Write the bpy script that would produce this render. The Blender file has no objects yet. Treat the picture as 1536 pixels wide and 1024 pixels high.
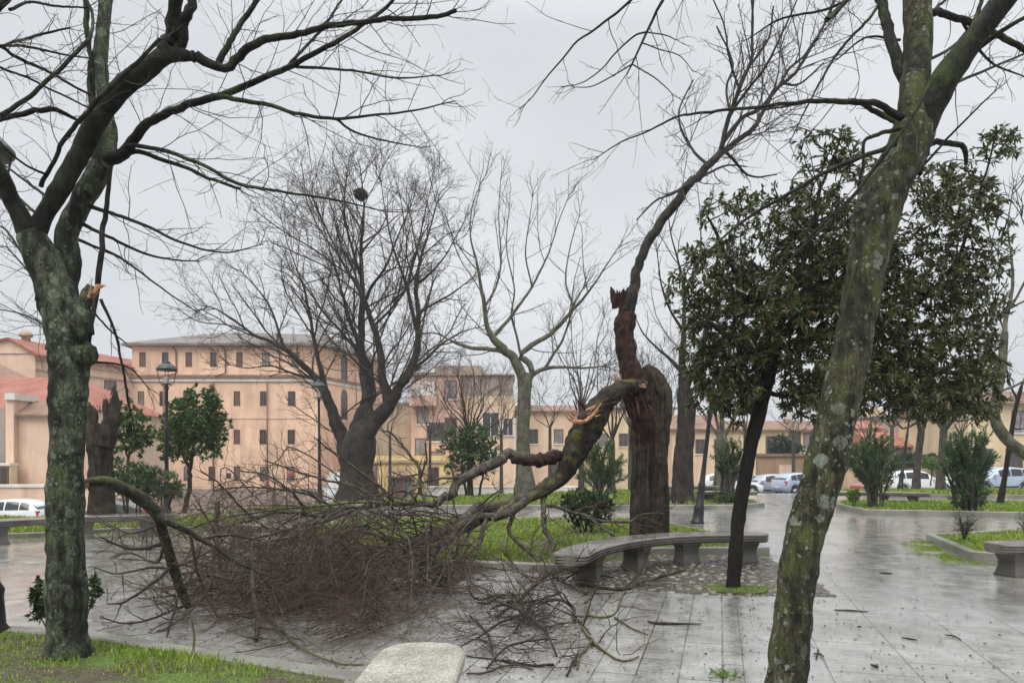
import bpy, bmesh, math
import numpy as np
from mathutils import Vector, noise as mnoise

# ------------------------------------------------------------------ camera, world, light
SC = bpy.context.scene
FPX, HZ, CH = 1109.3, 686.0, 1.6          # focal length in px of the 1536 px photo, horizon row, eye height
cam_d = bpy.data.cameras.new("camera"); cam = bpy.data.objects.new("camera", cam_d)
SC.collection.objects.link(cam)
cam.location = (0, 0, CH); cam.rotation_euler = (math.radians(90), 0, 0)
cam_d.sensor_width = 36; cam_d.lens = FPX / 1536 * 36
cam_d.shift_y = (HZ - 512) / 1536
cam_d.clip_start = 0.05; cam_d.clip_end = 6000
SC.camera = cam
SC.render.resolution_x, SC.render.resolution_y = 1024, 682
SUN_EL, SUN_AZ = 52, 200                    # degrees; sun behind the camera, hidden by cloud
w = bpy.data.worlds.new("World"); SC.world = w; w.use_nodes = True
nt = w.node_tree; nt.nodes.clear()
out = nt.nodes.new('ShaderNodeOutputWorld'); bg = nt.nodes.new('ShaderNodeBackground')
sky = nt.nodes.new('ShaderNodeTexSky'); sky.sky_type = 'NISHITA'; sky.sun_disc = False
sky.sun_elevation = math.radians(SUN_EL); sky.sun_rotation = math.radians(SUN_AZ)
sky.dust_density = 6; sky.air_density = 1.5
hs = nt.nodes.new('ShaderNodeHueSaturation'); hs.inputs['Saturation'].default_value = 0.2
tc = nt.nodes.new('ShaderNodeTexCoord')
mp = nt.nodes.new('ShaderNodeMapping'); mp.inputs['Scale'].default_value = (1, 1, 2.2)
cn = nt.nodes.new('ShaderNodeTexNoise'); cn.inputs['Scale'].default_value = 1.6; cn.inputs['Detail'].default_value = 5
cr = nt.nodes.new('ShaderNodeValToRGB')
cr.color_ramp.elements[0].position = 0.3; cr.color_ramp.elements[0].color = (6.7, 7.05, 7.5, 1)
cr.color_ramp.elements[1].position = 0.72; cr.color_ramp.elements[1].color = (8.7, 8.95, 9.3, 1)
sep = nt.nodes.new('ShaderNodeSeparateXYZ')
zr = nt.nodes.new('ShaderNodeMapRange')    # an overcast sky is brightest overhead
zr.inputs['From Min'].default_value = 0.5; zr.inputs['From Max'].default_value = 1.0
zr.inputs['To Min'].default_value = 1.0; zr.inputs['To Max'].default_value = 3.7
mul = nt.nodes.new('ShaderNodeVectorMath'); mul.operation = 'SCALE'
mx = nt.nodes.new('ShaderNodeMixRGB'); mx.inputs[0].default_value = 0.88
L = nt.links.new
L(tc.outputs['Generated'], mp.inputs['Vector']); L(mp.outputs[0], cn.inputs['Vector']); L(cn.outputs['Fac'], cr.inputs[0])
L(tc.outputs['Generated'], sep.inputs[0]); L(sep.outputs['Z'], zr.inputs['Value'])
L(cr.outputs[0], mul.inputs[0]); L(zr.outputs[0], mul.inputs['Scale'])
L(sky.outputs[0], hs.inputs['Color']); L(hs.outputs[0], mx.inputs[1]); L(mul.outputs[0], mx.inputs[2])
L(mx.outputs[0], bg.inputs['Color']); bg.inputs['Strength'].default_value = 0.1; L(bg.outputs[0], out.inputs['Surface'])
sun_d = bpy.data.lights.new("sun", 'SUN'); sun_d.energy = 1.8; sun_d.angle = math.radians(45); sun_d.color = (1, 0.96, 0.9)
sun = bpy.data.objects.new("sun", sun_d); SC.collection.objects.link(sun)
sun.rotation_euler = (math.radians(90 - SUN_EL), 0, math.radians(180 - SUN_AZ))
SC.view_settings.view_transform = 'Standard'; SC.view_settings.look = 'None'
SC.view_settings.exposure = 0.0; SC.view_settings.gamma = 1.0

# ------------------------------------------------------------------ helpers
C = SC.collection
RNG = np.random.default_rng(7)
def sstep(t):
    t = np.clip(t, 0, 1); return t * t * (3 - 2 * t)
def G(x, y):
    """height of the ground: flat square, falling away to the streets behind, most on the left"""
    x = np.asarray(x, float); y = np.asarray(y, float)
    r = np.where(y > 1, x / np.maximum(y, 1), 0)
    t = np.clip((r + .45) / .6, 0, 1)
    y0 = 17 + 13 * t; y1 = 34 + 26 * t
    return -(1.9 - 0.6 * t) * sstep((y - y0) / (y1 - y0))
def g1(x, y): return float(G(x, y))
def P(u, v, d): return np.array([(u - 768) / FPX * d, d, CH + (HZ - v) / FPX * d])
def X(u, d): return (u - 768) / FPX * d
def Zv(v, d): return CH + (HZ - v) / FPX * d
def gp(u, v):
    """point of the flat square seen at a pixel"""
    d = FPX * CH / (v - HZ); return np.array([(u - 768) / FPX * d, d, 0.0])

def tag(o, label=None, cat=None, group=None, kind=None):
    if label: o['label'] = label
    if cat: o['category'] = cat
    if group: o['group'] = group
    if kind: o['kind'] = kind
    return o
def thing(name, label, cat, loc, group=None, rz=0):
    o = bpy.data.objects.new(name, None); C.objects.link(o); o.empty_display_size = .2
    o.location = [float(a) for a in loc]; o.rotation_euler = (0, 0, rz)
    return tag(o, label, cat, group)
def mesh_obj(name, V, faces, mat, parent=None, smooth=True, local=False, midx=None):
    """V (n,3); faces: list of (m,k) arrays. World coordinates unless local."""
    V = np.asarray(V, float).reshape(-1, 3)
    if parent is not None and not local: V = V - np.array(parent_loc(parent))
    me = bpy.data.meshes.new(name)
    me.vertices.add(len(V)); me.vertices.foreach_set('co', V.astype(np.float32).ravel())
    faces = [np.asarray(f, np.int32) for f in faces if len(f)]
    nl = sum(f.size for f in faces); npoly = sum(len(f) for f in faces)
    me.loops.add(nl); me.polygons.add(npoly)
    me.loops.foreach_set('vertex_index', np.concatenate([f.ravel() for f in faces]))
    tot = np.concatenate([np.full(len(f), f.shape[1], np.int32) for f in faces])
    me.polygons.foreach_set('loop_start', np.concatenate([[0], np.cumsum(tot)[:-1]]).astype(np.int32))
    me.polygons.foreach_set('use_smooth', np.full(npoly, smooth))
    for m in (mat if isinstance(mat, (list, tuple)) else [mat]): me.materials.append(m)
    if midx is not None: me.polygons.foreach_set('material_index', np.asarray(midx, np.int32))
    me.update(calc_edges=True)
    o = bpy.data.objects.new(name, me); C.objects.link(o)
    if parent is not None: o.parent = parent
    return o
def parent_loc(p):
    l = np.array(p.location)
    while p.parent is not None:
        p = p.parent; l = l + np.array(p.location)
    return l
def copy_tree(o, parent=None):
    c = o.copy(); C.objects.link(c)
    if parent is not None: c.parent = parent
    for ch in list(o.children): copy_tree(ch, c)
    return c

class MB:
    """collects polygons into one mesh"""
    def __init__(s): s.v = []; s.f = {}
    def add(s, V, F):
        b = sum(len(a) for a in s.v); s.v.append(np.asarray(V, float).reshape(-1, 3))
        for f in F: s.f.setdefault(len(f), []).append([i + b for i in f])
        return s
    def box(s, x0, x1, y0, y1, z0, z1):
        V = [(x, y, z) for z in (z0, z1) for y in (y0, y1) for x in (x0, x1)]
        return s.add(V, [(0, 2, 3, 1), (4, 5, 7, 6), (0, 1, 5, 4), (2, 6, 7, 3), (0, 4, 6, 2), (1, 3, 7, 5)])
    def lathe(s, prof, n=16, c=(0, 0, 0)):
        V = [(c[0] + r * math.cos(2 * math.pi * k / n), c[1] + r * math.sin(2 * math.pi * k / n), c[2] + z) for r, z in prof for k in range(n)]
        F = [(i * n + k, i * n + (k + 1) % n, (i + 1) * n + (k + 1) % n, (i + 1) * n + k) for i in range(len(prof) - 1) for k in range(n)]
        F.append(tuple(range(n))[::-1]); F.append(tuple((len(prof) - 1) * n + k for k in range(n)))
        return s.add(V, F)
    def tube(s, pts, r, n=6):
        Pp = np.asarray(pts, float); R = np.full(len(Pp), r) if np.isscalar(r) else np.asarray(r, float)
        V, Q = ring_tubes(Pp[None], R[None], n)
        k = len(Pp)
        return s.add(V, [tuple(q) for q in Q] + [tuple(range(n))[::-1], tuple((k - 1) * n + i for i in range(n))])
    def build(s, name, mat, parent=None, smooth=False, local=False):
        return mesh_obj(name, np.concatenate(s.v), [np.array(f) for f in s.f.values()], mat, parent, smooth, local)

def norm(a): return a / np.maximum(np.linalg.norm(a, axis=-1, keepdims=True), 1e-9)
def ring_tubes(Pn, R, sides):
    """Pn (N,n,3), R (N,n) -> verts, quads"""
    N, n, _ = Pn.shape
    T = np.gradient(Pn, axis=1); T = norm(T)
    cr_ = np.cross(T[:, :-1], T[:, 1:]).sum(1)
    D = norm(T.sum(1)); ax = np.zeros((N, 3)); ax[np.arange(N), np.argmin(np.abs(D), 1)] = 1
    fb = norm(np.cross(D, ax))
    ln = np.linalg.norm(cr_, axis=1, keepdims=True)
    ref = np.where(ln > .35, cr_ / np.maximum(ln, 1e-9), fb)[:, None, :]
    A = norm(ref - (ref * T).sum(-1, keepdims=True) * T); B = np.cross(T, A)
    a = np.arange(sides) * 2 * math.pi / sides
    V = Pn[:, :, None] + R[:, :, None, None] * (A[:, :, None] * np.cos(a)[None, None, :, None] + B[:, :, None] * np.sin(a)[None, None, :, None])
    idx = np.arange(N * n * sides).reshape(N, n, sides)
    a0 = idx[:, :-1]; a1 = idx[:, 1:]
    Q = np.stack([a0, np.roll(a0, -1, 2), np.roll(a1, -1, 2), a1], -1).reshape(-1, 4)
    return V.reshape(-1, 3), Q
class Tubes:
    """many tubes, one mesh"""
    def __init__(s): s.V = []; s.Q = []; s.N = []; s.n = 0
    def add(s, Pn, R, sides=3, cap=False):
        if len(Pn) == 0: return s
        V, Q = ring_tubes(Pn, R, sides); s.V.append(V); s.Q.append(Q + s.n)
        if cap:
            N, n, _ = Pn.shape
            idx = np.arange(N * n * sides).reshape(N, n, sides) + s.n
            s.N.append((sides, idx[:, -1])); s.N.append((sides, idx[:, 0][:, ::-1]))
        s.n += len(V); return s
    def build(s, name, mat, parent=None):
        return mesh_obj(name, np.concatenate(s.V), [np.concatenate(s.Q)] + [f for _, f in s.N], mat, parent, True)

def spline(pts, n):
    """Catmull-Rom through rows of pts, resampled to n rows by arc length of the first three columns"""
    pts = np.asarray(pts, float); k = len(pts)
    if k == 2: dense = pts[0] + (pts[1] - pts[0]) * np.linspace(0, 1, 12)[:, None]
    else:
        e = np.vstack([2 * pts[0] - pts[1], pts, 2 * pts[-1] - pts[-2]]); rows = []
        for i in range(1, k):
            p0, p1, p2, p3 = e[i - 1:i + 3]
            for t in np.linspace(0, 1, 12, endpoint=(i == k - 1)):
                rows.append(.5 * (2 * p1 + (p2 - p0) * t + (2 * p0 - 5 * p1 + 4 * p2 - p3) * t * t + (3 * p1 - p0 - 3 * p2 + p3) * t ** 3))
        dense = np.array(rows)
    s = np.concatenate([[0], np.cumsum(np.linalg.norm(np.diff(dense[:, :3], axis=0), axis=1))])
    q = np.linspace(0, s[-1], n)
    return np.stack([np.interp(q, s, dense[:, c]) for c in range(dense.shape[1])], 1)

def pix(poly, d):
    """[(u,v,width_px[,depth offset])] -> rows x,y,z,r"""
    out = []
    for p in poly:
        dd = d + (p[3] if len(p) > 3 else 0)
        q = P(p[0], p[1], dd); out.append([q[0], q[1], q[2], max(p[2] / 2 / FPX * dd, .001)])
    return np.array(out)

def rough_tube(rows, sides=20, step=.06, amp=.07, freq=6, seed=0, flare=None, jag=0, ribs=0, ribf=3.6):
    """a trunk with lumps, ridges and hollows: rows x,y,z,r ; returns verts, quads, caps"""
    L_ = np.linalg.norm(np.diff(rows[:, :3], axis=0), axis=1).sum()
    n = max(6, int(L_ / step)); S = spline(rows, n)
    Pn, R = S[None, :, :3], S[None, :, 3].clip(.001) * max(.78, 1 - 1.3 * amp)
    V, Q = ring_tubes(Pn, R, sides); V = V.reshape(n, sides, 3)
    for i in range(n):
        c = S[i, :3]; r = S[i, 3]
        for k in range(sides):
            q = V[i, k] - c
            p = Vector((V[i, k] * freq).tolist()) + Vector((seed * 7.1, seed * 3.3, seed))
            p2 = Vector((V[i, k, 0] * freq * 2.6, V[i, k, 1] * freq * 2.6, V[i, k, 2] * freq * .8)) + Vector((seed, 9, 4))
            f = 1 + amp * mnoise.noise(p * .5) * 1.5 + amp * mnoise.noise(p * 1.7) + amp * .9 * mnoise.noise(p2)
            if ribs: f += ribs * abs(mnoise.noise(Vector((math.cos(2 * math.pi * k / sides) * ribf, math.sin(2 * math.pi * k / sides) * ribf, i * step * .35 + seed)))) - ribs * .3
            V[i, k] = c + q * f
            if jag and i >= n - 3:
                V[i, k, 2] += jag * (mnoise.noise(Vector((math.cos(2 * math.pi * k / sides) * 3, math.sin(2 * math.pi * k / sides) * 3, seed + 20.5))) + .1) * (i - n + 4) / 3
    idx = np.arange(n * sides).reshape(n, sides)
    Vf = V.reshape(-1, 3); ctr = Vf[idx[-1]].mean(0) - np.array([0, 0, jag * .5])
    Vf = np.vstack([Vf, ctr]); e = idx[-1]
    tri = np.stack([e, np.roll(e, -1), np.full(sides, len(Vf) - 1)], 1)
    return Vf, Q, tri

class Rough:
    def __init__(s): s.V = []; s.Q = []; s.T = []; s.n = 0
    def add(s, rows, **k):
        V, Q, T = rough_tube(np.asarray(rows), **k); s.V.append(V); s.Q.append(Q + s.n); s.T.append(T + s.n); s.n += len(V); return s
    def blob(s, c, r, seed=0, amp=.3, n=12):
        """burl or knot"""
        V, F = [], []
        for i in range(n // 2 + 1):
            th = math.pi * i / (n // 2)
            for k in range(n):
                ph = 2 * math.pi * k / n; q = np.array([math.sin(th) * math.cos(ph), math.sin(th) * math.sin(ph), math.cos(th)])
                f = 1 + amp * mnoise.noise(Vector((q * 1.7 + seed).tolist())); V.append(np.array(c) + q * np.array(r) * f)
        for i in range(n // 2):
            for k in range(n): F.append((i * n + k, (i + 1) * n + k, (i + 1) * n + (k + 1) % n, i * n + (k + 1) % n))
        s.V.append(np.array(V)); s.Q.append(np.array(F) + s.n); s.n += len(V); return s
    def build(s, name, mat, parent=None):
        return mesh_obj(name, np.concatenate(s.V), [np.concatenate(s.Q)] + ([np.concatenate(s.T)] if s.T else []), mat, parent, True)

def sprout(par, k, t0=.25, t1=1, ang=45, angsd=12, lfac=.5, n=5, wander=.12, trop=(0, 0, .1), rfac=.6, rmin=.0015, rtip=.4, rng=None, lmin=.05, lmax=9, dens=None, taper=.45, zmin=None, rcap=9.):
    """children of every polyline in par=(P (N,n,3), R (N,n)); vectorised"""
    rng = rng or RNG
    Pp, Rp = par
    if len(Pp) == 0: return Pp[:0, :1].repeat(n, 1), Rp[:0, :1].repeat(n, 1)
    N, m, _ = Pp.shape
    Lp = np.linalg.norm(np.diff(Pp, axis=1), axis=2).sum(1)
    cnt = np.full(N, k, float) if dens is None else Lp * dens * (t1 - t0)
    cnt = np.floor(cnt + rng.random(N)).astype(int)
    I = np.repeat(np.arange(N), cnt); M = len(I)
    if M == 0: return np.zeros((0, n, 3)), np.zeros((0, n))
    first = np.concatenate([[0], np.cumsum(cnt)[:-1]]); q = np.arange(M) - first[I]
    t = t0 + (t1 - t0) * (q + rng.random(M)) / np.maximum(cnt[I], 1)
    f = t * (m - 1); i0 = np.minimum(f.astype(int), m - 2); a = (f - i0)[:, None]
    p = Pp[I, i0] * (1 - a) + Pp[I, i0 + 1] * a
    r = Rp[I, i0] * (1 - a[:, 0]) + Rp[I, i0 + 1] * a[:, 0]
    T = norm(Pp[I, i0 + 1] - Pp[I, i0])
    rv = norm(rng.normal(size=(M, 3))); A = norm(rv - (rv * T).sum(1, keepdims=True) * T)
    th = np.radians(rng.normal(ang, angsd, M))[:, None]
    D = norm(np.cos(th) * T + np.sin(th) * A)
    ln = np.clip(Lp[I] * lfac * (1 - taper * t) * rng.uniform(.6, 1.3, M), lmin, lmax)
    out = np.zeros((M, n, 3)); out[:, 0] = p
    tr = np.array(trop)
    for j in range(1, n):
        D = norm(D + rng.normal(size=(M, 3)) * wander + tr / n)
        p = p + D * (ln / (n - 1))[:, None]; out[:, j] = p
    if zmin is not None: out[:, :, 2] = np.maximum(out[:, :, 2], zmin + rng.random((M, 1)) * .05)
    r0 = np.minimum(np.maximum(r * rfac, rmin), rcap)
    R = np.maximum(r0[:, None] * np.linspace(1, rtip, n)[None], rmin * .6)
    return out, R
def cat(*gs):
    return np.concatenate([g[0] for g in gs]), np.concatenate([g[1] for g in gs])
def limbs_arr(list_rows, n=16):
    S = np.stack([spline(r, n) for r in list_rows]); return S[:, :, :3], S[:, :, 3].clip(.001)

def leaf_mesh(name, pos, dirs, ln, wd, mat, parent=None, rng=None, fold=.18, droop=.0):
    rng = rng or RNG
    pos = np.asarray(pos); M = len(pos); D = norm(np.asarray(dirs))
    rv = norm(rng.normal(size=(M, 3)) + np.array([0, 0, 1.2])); Nn = norm(rv - (rv * D).sum(1, keepdims=True) * D); S = np.cross(D, Nn)
    ln = (np.ones(M) * ln)[:, None]; wd = (np.ones(M) * wd)[:, None]
    down = np.array([0, 0, -1.0])
    mid = pos + D * ln * .45
    tip = pos + D * ln + down * ln * droop
    V = np.stack([pos, mid + S * wd * .5, tip, mid - S * wd * .5, mid - Nn * wd * fold], 1).reshape(-1, 3)
    b = (np.arange(M) * 5)[:, None]
    F = np.concatenate([b + np.array([[0, 1, 2, 4]]), b + np.array([[0, 4, 2, 3]])])
    return mesh_obj(name, V, [F], mat, parent, True)

def colonise(seeds, targets, rng, pw=.35):
    """join every target point to the nearest growth point; returns list of polylines with radii"""
    pts = [np.asarray(s) for s in seeds]; plen = [0.0] * len(pts)
    order = np.argsort(np.min(np.linalg.norm(targets[:, None] - np.array(pts)[None, ::max(1, len(pts) // 60)], axis=2), axis=1))
    A = np.array(pts); Ln = np.zeros(len(A)); lines = []
    for i in order:
        t = targets[i]; d = np.linalg.norm(A - t, axis=1); j = np.argmin(d + pw * Ln)
        s = A[j]; q = np.linspace(0, 1, 5)[:, None]
        bend = rng.normal(size=3) * d[j] * .1
        line = s + (t - s) * q + bend * (4 * q * (1 - q)) + np.array([0, 0, -.06 * d[j]]) * (4 * q * (1 - q))
        lines.append(line); A = np.vstack([A, line[2:]]); Ln = np.concatenate([Ln, Ln[j] + d[j] * q[2:, 0]])
    return np.array(lines)

# ------------------------------------------------------------------ materials
class Mat:
    def __init__(s, name):
        s.m = bpy.data.materials.new(name); s.m.use_nodes = True; s.t = s.m.node_tree; s.t.nodes.clear()
        s.out = s.t.nodes.new('ShaderNodeOutputMaterial'); s.b = s.n('BsdfPrincipled'); s.l(s.b.outputs[0], s.out.inputs['Surface'])
    def n(s, typ, props=None, **inp):
        nd = s.t.nodes.new('ShaderNode' + typ)
        for k, v in (props or {}).items(): setattr(nd, k, v)
        for k, v in inp.items():
            k = k.replace('_', ' ')
            if k[0] == 'i' and k[1:].isdigit(): k = int(k[1:])
            s.put(nd.inputs[k], v)
        return nd
    def put(s, sock, v):
        if hasattr(v, 'bl_idname') and hasattr(v, 'outputs'): v = v.outputs[0]
        if isinstance(v, bpy.types.NodeSocket): s.t.links.new(v, sock)
        elif isinstance(v, (tuple, list)) and len(v) == 3 and sock.type == 'RGBA': sock.default_value = (*v, 1)
        else: sock.default_value = v
    def l(s, a, b): s.t.links.new(a, b)
    def co(s, kind='Object', scale=(1, 1, 1), rot=(0, 0, 0), loc=(0, 0, 0)):
        t = s.n('TexCoord'); mpn = s.n('Mapping'); s.l(t.outputs[kind], mpn.inputs['Vector'])
        mpn.inputs['Scale'].default_value = scale; mpn.inputs['Rotation'].default_value = rot; mpn.inputs['Location'].default_value = loc
        return mpn.outputs[0]
    def noise(s, co, scale, detail=5, rough=.55, dist=0): return s.n('TexNoise', Vector=co, Scale=scale, Detail=detail, Roughness=rough, Distortion=dist).outputs['Fac']
    def ramp(s, fac, stops, interp='LINEAR'):
        r = s.n('ValToRGB'); e = r.color_ramp; e.interpolation = interp
        while len(e.elements) < len(stops): e.elements.new(.5)
        for el, (p, c) in zip(e.elements, stops):
            el.position = p; el.color = (*c, 1) if isinstance(c, tuple) else (c, c, c, 1)
        s.put(r.inputs[0], fac); return r.outputs[0]
    def mix(s, fac, a, b, mode='MIX'):
        r = s.n('MixRGB', {'blend_type': mode}); s.put(r.inputs[0], fac); s.put(r.inputs[1], a); s.put(r.inputs[2], b); return r.outputs[0]
    def math(s, op, a, b=0.0, clamp=False):
        r = s.n('Math', {'operation': op, 'use_clamp': clamp}); s.put(r.inputs[0], a); s.put(r.inputs[1], b); return r.outputs[0]
    def bump(s, h, strength=.5, dist=.02, nrm=None):
        r = s.n('Bump', Height=h, Strength=strength, Distance=dist)
        if nrm is not None: s.put(r.inputs['Normal'], nrm)
        s.put(s.b.inputs['Normal'], r); return r.outputs[0]
    def set(s, **k):
        for a, v in k.items(): s.put(s.b.inputs[a.replace('_', ' ')], v)
        return s

def plain(name, col, rough=.6, metal=0, spec=.5, var=.12, scale=3.0):
    m = Mat(name); c = m.co(); f = m.noise(c, scale, 4)
    m.set(Base_Color=m.mix(1, col, m.ramp(f, [(.3, 1 - var), (.7, 1 + var)]), 'MULTIPLY'), Roughness=rough, Metallic=metal, Specular_IOR_Level=spec)
    return m.m
def bark(name, dark, light, moss=(.07, .09, .02), moss_lo=.55, lichen=None, lich_lo=.6, lich_scale=9, scale=1.0, bumpd=.015, rough=.75, wet=.0, stretch=.35, lich_z=None):
    """furrowed bark with moss, lichen crusts and black rain streaks"""
    m = Mat(name); c = m.co(); cs = m.co(scale=(1, 1, stretch))
    f1 = m.noise(cs, 14 * scale, 8, .65); f2 = m.noise(cs, 45 * scale, 5, .6); big = m.noise(c, 2.2 * scale, 4)
    vor = m.n('TexVoronoi', {'feature': 'DISTANCE_TO_EDGE'}, Vector=m.mix(.1, m.co(scale=(1, 1, stretch * .6)), m.n('TexNoise', Vector=c, Scale=9., Detail=4.).outputs['Color']), Scale=34 * scale).outputs['Distance']
    crack = m.ramp(m.math('ADD', vor, m.math('MULTIPLY', m.math('SUBTRACT', f2, .5), .3)), [(0, .55), (.1, 1.0)])
    f3 = m.noise(c, 6.5 * scale, 9, .72); col = m.mix(m.ramp(m.math('ADD', m.math('MULTIPLY', f1, .5), m.math('MULTIPLY', f3, .5)), [(.42, 0.), (.5, .45), (.6, 1.)]), dark, light)
    col = m.mix(1, col, crack, 'MULTIPLY')
    mo = m.noise(c, 3.3 * scale, 6, .6)
    geo = m.n('NewGeometry'); up = m.n('SeparateXYZ'); m.l(geo.outputs['Normal'], up.inputs[0])
    mo = m.math('ADD', mo, m.math('MULTIPLY', up.outputs['Z'], .1))
    col = m.mix(m.ramp(mo, [(moss_lo, 0.), (moss_lo + .12, .9)]), col, m.mix(f2, moss, tuple(a * 1.9 for a in moss)))
    h = m.math('ADD', m.math('MULTIPLY', m.math('ADD', f1, f3), .7), m.math('MULTIPLY', crack, .5)); h = m.math('ADD', h, m.math('MULTIPLY', f2, .4))
    if lichen:
        fine = m.noise(c, 85, 5, .7); warp = m.mix(.035, c, m.n('TexNoise', Vector=c, Scale=26., Detail=4.).outputs['Color'])
        lm = None
        for sc, gate, thr in ((lich_scale * .8, lich_lo, .5), (lich_scale * 2.2, lich_lo - .05, .42)):
            v2 = m.n('TexVoronoi', Vector=warp, Scale=sc); sz = m.n('SeparateColor'); m.l(v2.outputs['Color'], sz.inputs[0])
            rad = m.math('MULTIPLY', sz.outputs[0], thr)
            spot = m.ramp(m.math('SUBTRACT', m.math('ADD', rad, m.math('MULTIPLY', m.math('SUBTRACT', fine, .5), .3)), v2.outputs['Distance']), [(.0, 0.), (.04, 1.)])
            g = m.ramp(m.math('ADD', m.noise(c, 1.7, 3), m.math('MULTIPLY', sz.outputs[1], .12)), [(gate - .06, 0.), (gate, 1.)])
            q = m.math('MULTIPLY', spot, g); lm = q if lm is None else m.math('MAXIMUM', lm, q)
        col = m.mix(lm, col, m.mix(m.ramp(fine, [(.38, 0.), (.6, 1.)]), tuple(a * .45 for a in lichen), lichen))
        h = m.math('ADD', h, m.math('MULTIPLY', lm, .6))
    if wet:
        st = m.noise(m.co(scale=(1, 1, .12)), 7 * scale, 4)
        col = m.mix(m.ramp(st, [(.5, 0.), (.62, wet)]), col, tuple(a * .3 for a in dark))
    m.set(Base_Color=col, Roughness=rough, Specular_IOR_Level=.28); m.bump(h, 1., bumpd)
    return m.m
def leaf_mat(name, a, b, c=None, rough=.38, trans=.2):
    m = Mat(name); g = m.n('NewGeometry'); r = g.outputs['Random Per Island']
    stops = [(0., a), (.75, b)] + ([(.96, b), (1., c)] if c else [(1., b)])
    col = m.ramp(r, stops); m.set(Base_Color=col, Roughness=rough, Specular_IOR_Level=.5)
    tr = m.n('BsdfTranslucent', Color=m.mix(1, col, (1.2, 1.3, .6), 'MULTIPLY')); mxs = m.n('MixShader'); mxs.inputs[0].default_value = trans
    m.l(m.b.outputs[0], mxs.inputs[1]); m.l(tr.outputs[0], mxs.inputs[2]); m.l(mxs.outputs[0], m.out.inputs['Surface'])
    return m.m
def stucco(name, col, stain=(.5, .45, .4), grime=.35, scale=1.0):
    m = Mat(name); c = m.co(); a = m.noise(c, .35 * scale, 6, .6); b = m.noise(m.co(scale=(1, 1, .15)), 1.6 * scale, 5); f = m.noise(c, 30, 3)
    k = m.mix(1, col, m.ramp(a, [(.3, .78), (.7, 1.1)]), 'MULTIPLY')
    k = m.mix(m.math('MULTIPLY', m.ramp(b, [(.46, 0.), (.72, 1.)]), grime), k, m.mix(1, col, stain, 'MULTIPLY'))
    m.set(Base_Color=k, Roughness=.85, Specular_IOR_Level=.25); m.bump(f, .25, .01); return m.m
def rooftile(name, a, b, ang=0.0, scale=3.2):
    m = Mat(name); c = m.co(rot=(0, 0, ang))
    wv = m.n('TexWave', {'bands_direction': 'X'}, Vector=c, Scale=scale, Distortion=.25, Detail=1.0).outputs['Fac']
    nz = m.noise(m.co(), 1.1, 5); n2 = m.noise(m.co(), 14, 3)
    k = m.mix(m.ramp(nz, [(.35, 0.), (.7, 1.)]), a, b); k = m.mix(1, k, m.ramp(n2, [(.3, .7), (.7, 1.2)]), 'MULTIPLY')
    k = m.mix(1, k, m.ramp(wv, [(0., .72), (.5, 1.)]), 'MULTIPLY')
    m.set(Base_Color=k, Roughness=.7, Specular_IOR_Level=.4); m.bump(wv, .7, .05); return m.m

M = {}
M['bark_left'] = bark('mossy_grey_bark', (.012, .013, .007), (.125, .145, .09), (.035, .05, .012), .55, (.19, .23, .16), .5, 13, 1.1, .03, wet=.85)
M['bark_wet_shade'] = bark('black_green_wet_shaded_limb', (.006, .006, .004), (.03, .032, .02), (.035, .05, .012), .53, scale=1.2, bumpd=.02, wet=.5)  # mossy bark with wet streaks, base colour darkened for the limbs' shaded undersides
M['bark_right'] = bark('lichen_brown_bark', (.014, .013, .007), (.115, .112, .062), (.055, .062, .014), .5, (.25, .28, .22), .54, 11, 1.6, .025, wet=.6)
M['bark_dark'] = bark('dark_wet_bark', (.016, .014, .011), (.07, .06, .047), (.035, .042, .014), .66, scale=1.0, bumpd=.03)
M['bark_elm'] = bark('grey_brown_bark', (.015, .012, .009), (.058, .046, .035), (.04, .05, .016), .6, scale=.5, bumpd=.05)
M['bark_plane'] = bark('olive_grey_bark', (.06, .058, .04), (.17, .16, .115), (.07, .085, .025), .6, scale=.6, bumpd=.02)
M['bark_bare'] = bark('pale_grey_bark', (.03, .026, .02), (.11, .095, .075), (.06, .07, .025), .62, scale=.6, bumpd=.02)
M['bark_fallen'] = bark('split_grey_bark', (.024, .02, .016), (.13, .112, .09), (.08, .085, .02), .62, (.2, .2, .17), .72, 14, 1.1, .015)
M['bark_limb'] = bark('dark_mossy_limb', (.011, .009, .006), (.06, .046, .032), (.075, .07, .01), .55, scale=.9, bumpd=.03)
M['bark_stump'] = bark('dark_brown_stump_bark', (.014, .01, .007), (.085, .062, .042), (.03, .034, .01), .66, scale=.8, bumpd=.05, stretch=.2, wet=.5)
M['bark_torn'] = bark('rotten_red_bark', (.01, .005, .004), (.08, .03, .02), (.03, .035, .01), .72, scale=.9, bumpd=.05, stretch=.18)
M['bark_trunk'] = bark('ridged_brown_bark', (.012, .009, .007), (.125, .092, .066), (.04, .045, .014), .7, scale=1.0, bumpd=.06, stretch=.1, wet=.5)
M['bark_black'] = bark('black_wet_bark', (.005, .004, .003), (.02, .015, .011), (.02, .024, .008), .7, scale=1.1, bumpd=.02)
M['twig_red'] = plain('red_brown_twig', (.082, .038, .019), .6, var=.45, scale=2)
M['twig_dark'] = plain('dark_twig', (.04, .025, .015), .65, var=.3)
M['twig_grey'] = plain('grey_twig', (.045, .038, .031), .7, var=.3)
M['twig_pale'] = plain('pale_grey_twig', (.10, .088, .075), .7, var=.3)
M['twig_moss'] = plain('yellow_green_twig', (.075, .07, .028), .7, var=.5, scale=6)
mm = Mat('torn_orange_wood'); c_ = mm.co(scale=(1, 1, 1)); f_ = mm.noise(mm.co(scale=(3, 3, .6)), 22, 5)
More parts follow.
